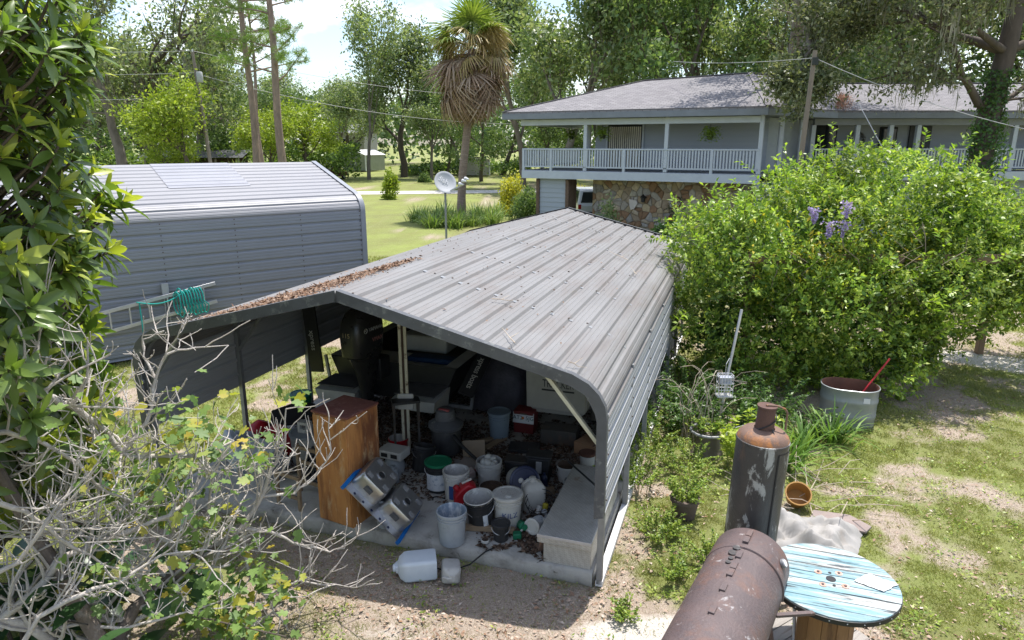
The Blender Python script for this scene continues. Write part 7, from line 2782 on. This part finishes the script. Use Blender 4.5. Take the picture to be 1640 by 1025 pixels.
names = ['beside the carport base rail', 'under the carport wall edge', 'near the stump ring', 'by the clay pot', 'beneath the bush front', 'between stump and carport', 'next to the conduit pole', 'at the foot of the bush', 'before the stock tank', 'under the left side of the bush']
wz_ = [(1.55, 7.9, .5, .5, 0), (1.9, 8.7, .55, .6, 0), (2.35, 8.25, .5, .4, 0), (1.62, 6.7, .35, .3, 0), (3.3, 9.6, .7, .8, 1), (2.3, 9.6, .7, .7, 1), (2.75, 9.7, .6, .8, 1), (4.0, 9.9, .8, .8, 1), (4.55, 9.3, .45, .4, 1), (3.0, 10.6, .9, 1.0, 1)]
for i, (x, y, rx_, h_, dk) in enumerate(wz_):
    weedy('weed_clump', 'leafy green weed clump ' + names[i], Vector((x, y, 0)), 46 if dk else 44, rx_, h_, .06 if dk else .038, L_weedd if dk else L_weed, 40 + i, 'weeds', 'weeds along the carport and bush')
for i, (x, y, s_, lab) in enumerate(((1.62, 5.95, .30, 'small weed tuft near the front right post'), (2.0, 6.15, .34, 'round weed tuft left of the smoker'), (1.05, 5.35, .2, 'low weed tuft on the pale sand by the post'))):
    weedy('weed_clump', lab, Vector((x, y, 0)), 26, s_ * .8, s_, .035, L_weed, 70 + i, 'weeds', 'weeds along the carport and bush')
# bare thorny stems arching from the ring planter
q0 = thing('dry_bramble', 'leafless pale bramble arching around the conduit pole', 'bramble', Vector((2.7, 9.1, 0)))
for i in range(26):
    q = MB()
    a_ = rs.uniform(0, 2 * PI)
    L_ = rs.uniform(.5, 1.0)
    h_ = rs.uniform(.7, 1.7)
    b_ = Vector((rs.uniform(-.25, .3), rs.uniform(-.2, .3), 0))
    q.tube([b_ + Vector((math.cos(a_) * L_ * t ** 2 * .8, math.sin(a_) * L_ * t ** 2 * .6, h_ * (t * 1.3 - .55 * t ** 3))) + Vector((rs.uniform(-.03, .03), rs.uniform(-.03, .03), 0)) for t in np.linspace(0, 1, 8)], [.006, .006, .005, .005, .004, .003, .003, .002], 4, False)
    q.build('cane', M_twig if i % 3 else pm('grey_cane', (.40, .36, .31), None, 5, .8), q0)
# ------------------------------------------------------------------ near trees at the left
_p = R(14.488)
_F, _U = Vector((0, math.cos(_p), -math.sin(_p))), Vector((0, math.sin(_p), math.cos(_p)))


def at(px, py, Y):
    r_ = _F + Vector((1, 0, 0)) * ((px - 820) / 1093.33) + _U * ((512.5 - py) / 1093.33)
    return Vector((0, 0, 4.2)) + r_ * (Y / r_.y)


def curved_leaf(L, W, n=4, curl=.25, fold=.12, wave=0.0):
    """a leaf with a midrib fold and a drooping tip"""
    vs, fs = [], []
    for i in range(n + 1):
        t = i / n
        w = W * .5 * (math.sin(PI * min(1, t * .92 + .06)) ** .8) * (1 if t < 1 else .05)
        z = -curl * L * t ** 2
        wv = wave * L * math.sin(t * 11)
        vs += [(L * t, -w, z + fold * w * 2 + wv), (L * t, 0, z), (L * t, w, z + fold * w * 2 - wv)]
    for i in range(n):
        fs += [(i * 3, i * 3 + 1, i * 3 + 4, i * 3 + 3), (i * 3 + 1, i * 3 + 2, i * 3 + 5, i * 3 + 4)]
    return np.array(vs), np.array(fs)


def scatter_leaves(parent, mats, variants, frames, kinds_, nparts, name='leaf', mass='foliage'):
    """frames: list of 4x4 numpy; nparts nearest in the picture become parts of their own, the rest one mass"""
    fr_ = np.array(frames)
    kd = np.array(kinds_)
    pos = fr_[:, :3, 3] - np.array([0, 0, 4.2])
    dep = pos @ np.array(_F)
    x = pos[:, 0] / np.maximum(dep, .1) * 1093
    y = (pos @ np.array(_U)) / np.maximum(dep, .1) * 1093
    vis = (dep > .5) & (np.abs(x) < 830) & (np.abs(y) < 520)
    face = np.abs((fr_[:, :3, 2] * unit(pos)).sum(1))
    score = np.where(vis, face / np.maximum(dep, .3) ** 1.5, -1)
    order = np.argsort(-score)
    sel = set(order[:nparts].tolist())
    meshes = {}
    for vi, (v, f) in enumerate(variants):
        for mi, m_ in enumerate(mats):
            me_ = fastmesh(name, v, f, True)
            me_.materials.append(m_)
            meshes[(vi, mi)] = me_
    base = np.array(parent.location)
    mass_v = {mi: [] for mi in range(len(mats))}
    mass_f = {mi: [] for mi in range(len(mats))}
    cnt = {mi: 0 for mi in range(len(mats))}
    for i in range(len(fr_)):
        vi, mi = i % len(variants), int(kd[i])
        if i in sel:
            M_ = Matrix(fr_[i].tolist())
            M_.translation -= parent.location
            inst(name, meshes[(vi, mi)], parent, mat4=M_)
        else:
            v, f = variants[vi]
            mass_v[mi].append(v @ fr_[i][:3, :3].T + fr_[i][:3, 3] - base)
            mass_f[mi].append(f + cnt[mi])
            cnt[mi] += len(v)
    for mi, m_ in enumerate(mats):
        if mass_v[mi]:
            me_ = fastmesh(mass, np.concatenate(mass_v[mi]), np.concatenate(mass_f[mi]), True)
            me_.materials.append(m_)
            o_ = inst(mass, me_, parent)
            o_['kind'] = 'stuff'


def np_frame(d, n, o, s=1.0):
    d = unit(np.asarray(d, float))
    y = unit(np.cross(n, d))
    z = np.cross(d, y)
    M_ = np.eye(4)
    M_[:3, 0], M_[:3, 1], M_[:3, 2], M_[:3, 3] = d * s, y * s, z * s, o
    return M_


# ---- loquat with big leaf rosettes
LQ = Vector((-4.62, 5.0, 0))
loq = thing('loquat_tree', 'large loquat tree with long glossy leaf rosettes at the left edge', 'tree', LQ)
L_lq = leafmat('dark_loquat_leaf', [(.075, .125, .028), (.12, .185, .04), (.17, .24, .055), (.10, .155, .04)], trans=.34, rough=.32, spec=.5, clump=0, tcol=(1.3, 1.5, .5))
L_ln = leafmat('young_loquat_leaf', [(.26, .33, .045), (.38, .44, .06), (.48, .52, .09), (.30, .36, .07)], trans=.42, rough=.36, spec=.45, clump=0)
g = np.random.default_rng(91)
wood = MB()
wood.tube([(0, 0, -.05), (.05, 0, .8), (.1, .05, 1.8), (.05, .05, 3.2), (.1, 0, 4.6), (.1, 0, 5.6)], [.12, .10, .085, .07, .05, .02], 8, False)
frames, kd = [], []
cnt = 0
while cnt < 900:
    z = g.uniform(1.5, 6.2)
    zr = (z - 3.3) / 3.1
    rmax = 1.62 * math.sqrt(max(.05, 1 - zr * zr)) * (1 + .16 * math.sin(z * 2.4 + 1)) * (1 - .10 * (z < 1.6))
    a = g.uniform(0, 2 * PI)
    lobe = 1 + .14 * math.sin(3 * a + z * 1.7) + .1 * math.sin(5 * a - z * 2.3)
    r_ = rmax * lobe * (g.random() ** .26)
    p_ = np.array([math.cos(a) * r_, math.sin(a) * r_, z])
    w_ = p_ + np.array(LQ)
    dep_ = w_[1] * math.cos(_p) + (4.2 - z) * math.sin(_p)
    if 820 + 1093 * w_[0] / dep_ > 166 + 22 * math.sin(z * 4.1) + (22 if z > 3.4 else 0) or (w_[0] < -4.8 and w_[1] > 5.2):
        continue
    cnt += 1
    ax_ = unit(np.array([p_[0], p_[1], (z - 2.6) * .55 + .75]) + g.normal(0, .25, 3))
    st_ = p_ - ax_ * .28
    wood.tube([tuple(np.array([.07, .03, max(.5, z - .9)]) * .6 + st_ * .4 + np.array([0, 0, -.1])), tuple(st_), tuple(p_)], [.016, .011, .009], 5, False)
    t1 = unit(np.cross(ax_, g.normal(0, 1, 3)))
    t2 = np.cross(ax_, t1)
    nl = g.integers(9, 14)
    ph = g.random() * 6.3
    young = g.random() < .58
    for k in range(nl):
        f_ = k / nl
        al = ph + k * 2.4
        el = R(78 - 92 * f_ + g.normal(0, 7))
        d_ = ax_ * math.sin(el) + (t1 * math.cos(al) + t2 * math.sin(al)) * math.cos(el)
        d_ = d_ + np.array([0, 0, -.10 - .18 * f_])
        nrm = ax_ * math.cos(el) - (t1 * math.cos(al) + t2 * math.sin(al)) * math.sin(el) + g.normal(0, .12, 3)
        s_ = (.55 + .55 * min(1, f_ * 2.2)) * g.uniform(.85, 1.12)
        frames.append(np_frame(d_, nrm, w_ - ax_ * (.10 * f_), s_))
        kd.append(1 if (young and k < 5) else 0)
wood.build('trunk', M_bark_dk, loq, ang=60)
vl = [curved_leaf(.235, .072, 5, .22, .16, .006), curved_leaf(.25, .066, 5, .34, .2, -.008), curved_leaf(.215, .07, 5, .12, .13, .01)]
scatter_leaves(loq, [L_lq, L_ln], vl, frames, kd, 300)

# ---- fig tree, mostly bare
FG = Vector((-2.75, 4.35, 0))
fig = thing('fig_tree', 'sprawling half bare fig tree with pale twisting branches', 'tree', FG)
M_fig = pm('pale_fig_bark', (.48, .44, .40), (.36, .325, .295), 9, .9, bump=.6, bscale=40, stain=(.58, .55, .51), sscale=14, samt=(.52, .64), sfac=.7)
M_figd = pm('dark_fig_bark', (.20, .165, .14), (.13, .105, .09), 8, .95, bump=.9, bscale=30, stain=(.34, .31, .28), sscale=10, samt=(.55, .68), sfac=.6)
rs = random.Random(33)
limbs = [
    ([(205, 1075, 4.45), (190, 1020, 4.55), (215, 975, 4.7), (255, 940, 4.9), (300, 905, 5.05), (345, 872, 5.2)], .062, .032, 1),
    ([(150, 1080, 4.4), (60, 1010, 4.3), (0, 989, 4.2), (49, 955, 4.25), (101, 892, 4.35), (150, 873, 4.5), (205, 852, 4.6), (270, 828, 4.75), (305, 800, 4.9), (323, 762, 5.05)], .040, .010, 0),
    ([(-60, 660, 4.2), (0, 640, 4.3), (40, 626, 4.4), (86, 640, 4.5), (113, 649, 4.6), (158, 678, 4.75), (195, 724, 4.85), (225, 732, 4.95), (270, 728, 5.1), (319, 730, 5.25), (375, 706, 5.4)], .034, .010, 0),
    ([(101, 892, 4.35), (99, 850, 4.4), (92, 801, 4.45), (68, 771, 4.5), (34, 723, 4.5), (26, 662, 4.55), (30, 600, 4.6), (45, 540, 4.65), (22, 490, 4.7)], .022, .006, 0),
    ([(345, 872, 5.2), (387, 846, 5.3), (420, 795, 5.4), (435, 752, 5.5), (455, 715, 5.55), (458, 655, 5.6)], .026, .006, 0),
    ([(387, 846, 5.3), (430, 852, 5.4), (470, 868, 5.5), (526, 884, 5.6), (552, 878, 5.65)], .018, .004, 0),
    ([(420, 795, 5.4), (470, 790, 5.5), (505, 768, 5.6), (530, 722, 5.6), (527, 668, 5.65)], .014, .004, 0),
    ([(135, 880, 4.45), (146, 858, 4.5), (158, 800, 4.6), (161, 750, 4.7), (160, 690, 4.75), (164, 640, 4.8)], .014, .005, 0),
    ([(195, 724, 4.85), (225, 690, 4.95), (243, 650, 5.05), (248, 605, 5.1), (268, 566, 5.15), (310, 556, 5.2), (366, 553, 5.25)], .020, .004, 0),
    ([(248, 605, 5.1), (232, 572, 5.15), (228, 545, 5.2), (262, 530, 5.25)], .012, .004, 0),
    ([(387, 846, 5.3), (395, 905, 5.25), (424, 955, 5.2), (450, 990, 5.2), (470, 1040, 5.2)], .018, .006, 0),
    ([(424, 955, 5.2), (480, 930, 5.3), (530, 938, 5.4), (560, 935, 5.45)], .010, .003, 0),
    ([(300, 905, 5.05), (270, 870, 5.0), (215, 830, 5.0), (196, 790, 5.05), (200, 735, 5.1)], .018, .006, 0),
    ([(-30, 760, 4.3), (20, 775, 4.4), (70, 800, 4.5), (125, 838, 4.6), (190, 850, 4.7)], .022, .008, 1),
    ([(-30, 860, 4.2), (40, 858, 4.3), (90, 852, 4.4), (160, 862, 4.5), (240, 800, 4.7)], .012, .005, 0),
    ([(60, 1010, 4.3), (130, 1000, 4.35), (200, 1005, 4.4), (280, 985, 4.5), (340, 975, 4.6)], .016, .006, 0),
    ([(255, 940, 4.9), (300, 965, 4.8), (360, 985, 4.85), (420, 1010, 4.9)], .012, .004, 0),
    ([(-20, 560, 4.5), (30, 565, 4.6), (75, 580, 4.7), (110, 620, 4.8)], .010, .004, 0),
    ([(319, 730, 5.25), (345, 760, 5.2), (330, 820, 5.2), (290, 870, 5.1)], .012, .005, 0),
    ([(0, 1010, 4.2), (60, 930, 4.5), (110, 870, 4.9), (180, 820, 5.2), (260, 790, 5.5)], .016, .005, 0),
    ([(330, 930, 5.0), (350, 890, 5.1), (380, 820, 5.3), (400, 780, 5.5), (395, 740, 5.6)], .014, .004, 0),
    ([(-40, 700, 4.1), (10, 690, 4.2), (60, 705, 4.3), (120, 740, 4.45), (170, 790, 4.6), (235, 812, 4.8)], .020, .007, 0),
    ([(-30, 930, 3.9), (30, 900, 4.0), (80, 830, 4.1), (120, 770, 4.3), (130, 700, 4.4)], .018, .006, 0),
    ([(-20, 800, 4.0), (40, 820, 4.1), (95, 860, 4.2), (170, 905, 4.4), (240, 915, 4.6)], .018, .006, 0),
    ([(20, 1060, 3.9), (60, 990, 4.0), (130, 950, 4.1), (190, 930, 4.3), (260, 890, 4.5), (330, 880, 4.7)], .020, .006, 0),
    ([(-10, 620, 4.3), (25, 600, 4.4), (60, 560, 4.5), (70, 510, 4.6), (55, 470, 4.7)], .012, .005, 0),
    ([(150, 1000, 4.6), (230, 900, 4.9), (310, 850, 5.2), (360, 800, 5.5), (420, 760, 5.8)], .014, .005, 0),
]
twig = MB()
fig_tips = []


def twist(p0, d, L, r, lvl):
    n = 5
    pts, rad = [p0.copy()], [r]
    d = d.normalized()
    p_ = p0.copy()
    for i in range(n):
        d = (d + Vector((rs.uniform(-.26, .26), rs.uniform(-.26, .26), rs.uniform(-.14, .34)))).normalized()
        p_ = p_ + d * (L / n)
        pts.append(p_.copy())
        rad.append(max(.0034, r * (1 - .48 * (i + 1) / n)) * rs.uniform(.85, 1.2))
    twig.tube(pts, rad, 5 if lvl > 0 else 4, True)
    fig_tips.append((pts[-1], d))
    if lvl > 0:
        for k in range(rs.randint(2, 3)):
            i = rs.randint(1, n - 1)
            sd = (Vector((rs.uniform(-1, 1), rs.uniform(-1, 1), rs.uniform(-.4, 1)))).normalized()
            twist(pts[i], sd + d * .5, L * rs.uniform(.35, .7), max(.0042, rad[i] * .66), lvl - 1)


for path, r0, r1, dk in limbs:
    P = [at(*q_) - FG for q_ in path]
    # smooth and roughen
    fine_ = []
    for i in range(len(P) - 1):
        for t in (0, .33, .66):
            v = P[i].lerp(P[i + 1], t)
            j = .012 if i else 0
            fine_.append(v + Vector((rs.uniform(-j, j), rs.uniform(-j, j), rs.uniform(-j, j))))
    fine_.append(P[-1])
    m_ = len(fine_)
    rad = [(r0 + (r1 - r0) * i / (m_ - 1)) * rs.uniform(.9, 1.14) for i in range(m_)]
    q = MB()
    q.tube(fine_, rad, 9, True)
    q.build('limb', M_figd if dk else M_fig, fig, ang=60)
    for i in range(2, m_):
        for _ in range((1 if rs.random() < .88 else 2) if min(w_[1] for w_ in path) > 600 or path[0][0] < 110 else (1 if rs.random() < .45 else 0)):
            d_ = (fine_[i] - fine_[i - 1]).normalized()
            sd = Vector((rs.uniform(-1, 1), rs.uniform(-1, .7), rs.uniform(-.45, 1))).normalized()
            twist(fine_[i], sd + d_ * .45, rs.uniform(.18, .62), max(.006, rad[i] * .44), (2 if rs.random() < .28 else 1) if path[0][1] > 640 and path[0][2] < 5.3 and i < m_ - 3 else (1 if rs.random() < .5 else 0))
stuff(twig.build('twigs', M_fig, fig, ang=60))
# trunk foot
q = MB()
q.tube([Vector((0, 0, -.05)), (at(205, 1075, 4.45) - FG) * .5 + Vector((0, 0, .05)), at(205, 1075, 4.45) - FG], [.09, .075, .062], 10)
q.tube([Vector((0, 0, .0)), at(150, 1080, 4.4) - FG], [.07, .04], 9)
q.tube([Vector((-.1, 0, -.05)), (at(-60, 660, 4.2) - FG) * .55 + Vector((-.2, .1, .1)), at(-60, 660, 4.2) - FG], [.07, .05, .034], 9)
q.build('trunk', M_figd, fig)


def fig_leaf(s=1.0):
    """broad three to five lobed leaf"""
    out_ = [(0, 0), (-.02, .20), (.16, .36), (.30, .30), (.36, .22), (.56, .42), (.72, .30), (.66, .14), (.82, .13), (1.0, 0)]
    rim = out_ + [(x, -y) for x, y in out_[-2:0:-1]]
    vs = [(.34, 0, -.02)] + [(x, y, .10 * abs(y) - .12 * x * x) for x, y in rim]
    n = len(rim)
    return np.array(vs) * s, np.array([(0, 1 + i, 1 + (i + 1) % n) for i in range(n)])


L_fig = leafmat('fig_leaf', [(.09, .16, .045), (.14, .23, .06), (.21, .31, .08), (.12, .20, .06)], trans=.38, rough=.5, clump=0)
L_figy = leafmat('yellowing_fig_leaf', [(.30, .34, .06), (.42, .40, .06), (.26, .32, .08), (.48, .36, .05)], trans=.4, rough=.5, clump=0)
frames, kd = [], []
patches = [(300, 700, 5.2, 60, 38, 90), (410, 720, 5.45, 55, 45, 60), (470, 640, 5.6, 25, 20, 14), (120, 730, 4.8, 90, 60, 170), (230, 780, 5.0, 110, 60, 170), (330, 960, 4.9, 80, 55, 210), (430, 930, 5.3, 50, 60, 90),
           (60, 640, 4.7, 50, 50, 40), (300, 840, 5.2, 100, 50, 110), (20, 560, 4.7, 40, 60, 24), (160, 930, 4.7, 90, 50, 60), (380, 1010, 4.8, 70, 25, 120), (290, 640, 5.2, 60, 30, 22)]
for cx_, cy_, Y_, sx_, sy_, k in patches:
    for i in range(k):
        p_ = at(cx_ + rs.gauss(0, sx_ * .55), cy_ + rs.gauss(0, sy_ * .55), Y_ + rs.gauss(0, .28))
        if p_.z < .08 or (p_ - CAR_O).dot(CAR_A) > -.12 and p_.z < .6 and False:
            continue
        d_ = np.array([rs.gauss(0, 1), rs.gauss(0, 1), rs.gauss(-.25, .5)])
        frames.append(np_frame(d_, np.array([rs.gauss(0, .45), rs.gauss(-.15, .45), 1.0]), np.array(p_), rs.uniform(.055, .125)))
        kd.append(1 if rs.random() < .22 else 0)
scatter_leaves(fig, [L_fig, L_figy], [fig_leaf()], frames, kd, 300)
# broad dark leaves low at the left edge, under the fig
rs2 = random.Random(2)
frames, kd = [], []
UB = Vector((-4.0, 4.7, 0))
ub = thing('broadleaf_plant', 'dark broad-leaved plant beneath the fig branches at the left edge', 'plant', UB)
for i in range(150):
    p_ = UB + Vector((rs2.gauss(0, .65), rs2.gauss(0.1, .5), rs2.uniform(.1, 1.1)))
    a_ = rs2.uniform(0, 6.3)
    frames.append(np_frame(np.array([math.cos(a_), math.sin(a_), rs2.uniform(-.2, .6)]), np.array([rs2.gauss(0, .3), rs2.gauss(0, .3), 1]), np.array(p_), rs2.uniform(.8, 1.6)))
    kd.append(0)
scatter_leaves(ub, [leafmat('broad_dark_leaf', [(.02, .05, .018), (.035, .08, .025), (.05, .11, .035)], trans=.25, rough=.35, clump=0)], [curved_leaf(.27, .13, 5, .3, .12)], frames, kd, 150)
q = MB()
for i in range(14):
    q.tube([(0, 0, 0), (rs2.gauss(0, .3), rs2.gauss(0, .3), .5), (rs2.gauss(0, .6), rs2.gauss(.1, .45), rs2.uniform(.6, 1.0))], [.012, .01, .006], 5, False)
q.build('stem', M_bark_dk, ub)
# ------------------------------------------------------------------ grass, weeds and litter on the ground
def inside_slab(x, y):
    dx, dy = x - CAR_O.x, y - CAR_O.y
    s = dx * CAR_B.x + dy * CAR_B.y
    a = dx * CAR_A.x + dy * CAR_A.y
    return (s > .08) & (s < 5.32) & (a > -.01) & (a < 9.4)


def in_view(x, y, pad=40):
    dep = y * math.cos(_p) + 4.2 * math.sin(_p)
    px = 820 + 1093 * x / dep
    return (px > -pad) & (px < 1640 + pad)


g = np.random.default_rng(404)
N_ = 1150000
u = g.random(N_)
y = 3.6 * (26 / 3.6) ** (u ** .8)
x = (g.random(N_) * 1.62 - .80) * (y * .97 + 1.0)
gr, sd = cover(x, y)
tuft = fbm(x, y, 6.5, 3)
keep = in_view(x, y) & ~inside_slab(x, y) & (g.random(N_) < np.clip((gr * 1.1 - .04) * np.clip((tuft - .30) * 3.2, .08, 1), .06, 1))
x, y, gr, tuft = x[keep], y[keep], gr[keep], tuft[keep]
if len(x) > 420000:
    k = g.permutation(len(x))[:420000]
    x, y, gr, tuft = x[k], y[k], gr[k], tuft[k]
n = len(x)
near = (np.exp(-((x + 1) ** 2 + (y - 8) ** 2) / 400))
z = (fbm(x, y, .8, 4) - .5) * .05 * np.clip(1 - (y - 20) / 30, 0, 1) * np.clip((y - 2) / 2, 0, 1) * near - .016
a = g.random(n) * 2 * PI
lean = g.uniform(.25, 1.5, n)
d = np.stack([np.cos(a) * lean, np.sin(a) * lean, np.ones(n)], -1)
L = g.uniform(.022, .066, n) * (.55 + .9 * tuft) * (1 + np.clip((y - 8) / 14, 0, 1.0))
W = g.uniform(.004, .0075, n) * (1 + np.clip((y - 6) / 7, 0, 2.5))
nr = np.stack([-np.sin(a), np.cos(a), a * 0 + .3], -1) + g.normal(0, .3, (n, 3))
L_grass = leafmat('lawn_blade', [(.17, .20, .055), (.26, .29, .08), (.34, .35, .12), (.43, .39, .22), (.21, .25, .06)], trans=.35, rough=.6, spec=.2, clump=.35, cscale=1.2)
v, f = leaves(np.stack([x, y, z], -1), d, nr, L, W, T3)
me = fastmesh('grass', v, f)
me.materials.append(L_grass)
stuff(inst('grass', me), 'short patchy green and straw coloured grass of the yard', 'grass')
# small broad-leaved weeds in the turf
N_ = 90000
u = g.random(N_)
y = 3.8 * (15 / 3.8) ** u
x = (g.random(N_) * 1.62 - .80) * (y * .97 + 1.0)
gr, sd = cover(x, y)
cl = fbm(x + 7, y - 3, 2.6, 3)
keep = in_view(x, y) & ~inside_slab(x, y) & (g.random(N_) < np.clip((cl - .52) * 5, 0, 1) * np.clip(.25 + gr, 0, 1))
x, y = x[keep], y[keep]
n = len(x)
a = g.random(n) * 2 * PI
d = np.stack([np.cos(a), np.sin(a), g.uniform(.05, .9, n)], -1)
pos = np.stack([x, y, g.uniform(0, .04, n)], -1)
Lw = g.uniform(.018, .05, n)
v, f = leaves(pos, d, rdirs(g, n, 2.2), Lw, Lw * .5, T4)
me = fastmesh('weeds', v, f)
me.materials.append(leafmat('turf_weed_leaf', [(.12, .20, .035), (.20, .29, .05), (.30, .38, .07), (.38, .43, .10)], trans=.35, clump=.3))
stuff(inst('weeds', me), 'low broad-leaved weeds growing through the turf', 'weeds')
# dead leaves and twiglets on bare soil
N_ = 150000
u = g.random(N_)
y = 3.8 * (14 / 3.8) ** u
x = (g.random(N_) * 1.62 - .80) * (y * .97 + 1.0)
gr, sd = cover(x, y)
cl = fbm(x - 3, y + 8, 1.3, 4)
keep = in_view(x, y) & ~inside_slab(x, y) & (g.random(N_) < np.clip((cl - .36) * 3, .06, 1) * np.clip(1.0 - gr * .8, .08, 1) * (1 - sd * .8) * .55)
x, y = x[keep], y[keep]
n = len(x)
d = rdirs(g, n) * np.array([1, 1, .22])
Lw = g.uniform(.014, .062, n)
v, f = leaves(np.stack([x, y, g.uniform(-.008, .016, n)], -1), d, rdirs(g, n, 2.6), Lw, Lw * g.uniform(.2, .6, n), T4)
me = fastmesh('leaf_litter', v, f)
me.materials.append(leafmat('ground_litter', [(.20, .125, .085), (.34, .235, .17), (.46, .36, .29), (.26, .15, .09), (.55, .47, .40)], trans=0, rough=.9, spec=.1, clump=0))
stuff(inst('leaf_litter', me), 'brown dead leaves scattered over the bare soil', 'leaf litter')
# ------------------------------------------------------------------ more odds and ends under the roof
def oddbox(name, label, cat, s, a, dims, mat, rz=0.0, z=SLAB, rot=None, bev=.008, group=None):
    w, d_, h = dims
    o_ = MB().box(-w / 2, w / 2, -d_ / 2, d_ / 2, 0, h).build(name, mat, None, CP(s, a, z), rot or (0, 0, rz - CAR_YAW), bev=bev)
    tag(o_, label, cat, group)
    return o_


M_gr = pm('grimy_dark_metal', (.05, .048, .046), (.08, .07, .06), 5, .6, stain=(.14, .09, .06), sscale=5)
bx1 = thing('battery_box', 'dark battery box standing behind the lettered bucket', 'box', CP(1.42, 1.72, SLAB), -.2)
MB().box(-.14, .14, -.09, .09, 0, .19).build('shell', M_pbl, bx1, bev=.01)
MB().box(-.15, .15, -.1, .1, .192, .225).build('lid', M_gr, bx1, bev=.01)
oddbox('scrap_block', 'weathered timber offcut lying under the wire basket', 'timber', .98, 1.32, (.30, .09, .08), M_wood, .5)
oddbox('scrap_block', 'rusty iron wedge standing by the toolbox front corner', 'scrap', .68, .22, (.07, .05, .20), M_rusto, .3, rot=(R(14), R(10), .3))
oddbox('paper_carton', 'faded pink and white carton behind the green lidded bucket', 'carton', 1.98, 1.45, (.18, .12, .10), pm('faded_pink_carton', (.46, .30, .28), (.55, .50, .46), 9, .8), .6, rot=(R(12), R(-8), .4))
oddbox('paper_carton', 'flattened tan carton leaning on the wet vacuum', 'carton', 2.10, 1.98, (.30, .03, .24), pm('tan_carton', (.36, .28, .2), (.3, .23, .16), 5, .85), .2, rot=(R(-35), 0, .1))
oddbox('black_tray', 'shallow black tray on the floor before the red licence box', 'tray', 1.55, 2.45, (.42, .28, .05), M_pbl, .2)
oddbox('dark_crate', 'dark low crate beneath the skiff transom', 'crate', 1.15, 2.85, (.5, .3, .22), M_gr, .05)
oddbox('dark_crate', 'dark crate behind the cardboard box at the right wall', 'crate', .45, 3.35, (.4, .4, .4), M_gr, -.1)
for i, (s, a, r_, h, mt_, lab) in enumerate(((2.36, 1.30, .05, .22, M_pw, 'white bottle beside the green lidded bucket'), (1.52, 1.02, .06, .16, M_pg, 'grey canister between the red can and the navy lid'), (.98, 1.42, .045, .24, M_navy, 'navy bottle behind the carry jug'),
                                                 (2.80, 1.05, .07, .22, M_pg, 'grey round canister below the white appliance casing'), (1.20, 2.1, .06, .2, M_pred, 'small red canister near the black case'), (.72, 1.35, .05, .12, M_alu, 'short metal can behind the basket'))):
    o = MB().lathe([(r_ * .92, 0), (r_, .01), (r_, h * .7), (r_ * .8, h * .8), (r_ * .4, h * .88), (r_ * .4, h), (.001, h)], 16, True, False).build('canister', mt_, None, CP(s, a, SLAB))
    tag(o, lab, 'bottle', 'small bottles and canisters')
bl = bucket('plastic_bucket', 'low white bucket of dirt between the red can and lettered bucket', 1.47, .92, .13, .24, M_pw, inside=M_debris, fill=.2, handle=False)
dk = thing('folding_stool', 'dark folded metal stool frame behind the red tub', 'stool', CP(2.95, 1.75, SLAB), .3)
for x in (-.16, .16):
    MB().bar((x, 0, 0), (x, .15, .75), .025, .025).build('leg', M_gr, dk)
    MB().bar((x, .15, 0), (x, 0, .75), .025, .025).build('leg', M_gr, dk)
MB().box(-.18, .18, -.02, .17, .75, .78).build('seat', M_pbl, dk)
# tarped shapes and lumber at the back of the bay
tq = thing('covered_mower', 'dark tarped machine standing between the two boats', 'machine', CP(2.35, 4.3, SLAB), -CAR_YAW)
rows = []
for i in range(12):
    u = i / 11
    rows.append([((v - .5) * .9, (u - .5) * 1.5, 1.05 * (math.sin(PI * min(1, max(0, u * 1.02))) ** .4) * (math.sin(PI * v) ** .35) * (.8 + .4 * fbm(u * 4, v * 4, 1.0, 2))) for v in np.linspace(0, 1, 12)])
MB().grid(rows).build('tarp_cover', pm('purple_black_tarp', (.045, .042, .055), (.08, .075, .09), 6, .5, bump=.6, bscale=18), tq, ang=60)
for i, (x, z) in enumerate(((.1, 1.9), (.2, 1.93), (.15, 1.98))):
    q = MB()
    q.box(-2.4 + i * .2, -1.95 + i * .2, 4.2, 7.2, 1.62 + i * .06, 1.66 + i * .06)
    o = q.build('stored_board', M_wood, None, CAR_O, (0, 0, -CAR_YAW))
    tag(o, ('lowest', 'middle', 'topmost')[i] + ' stored board laid across the boats at the back', 'board', 'stored boards')
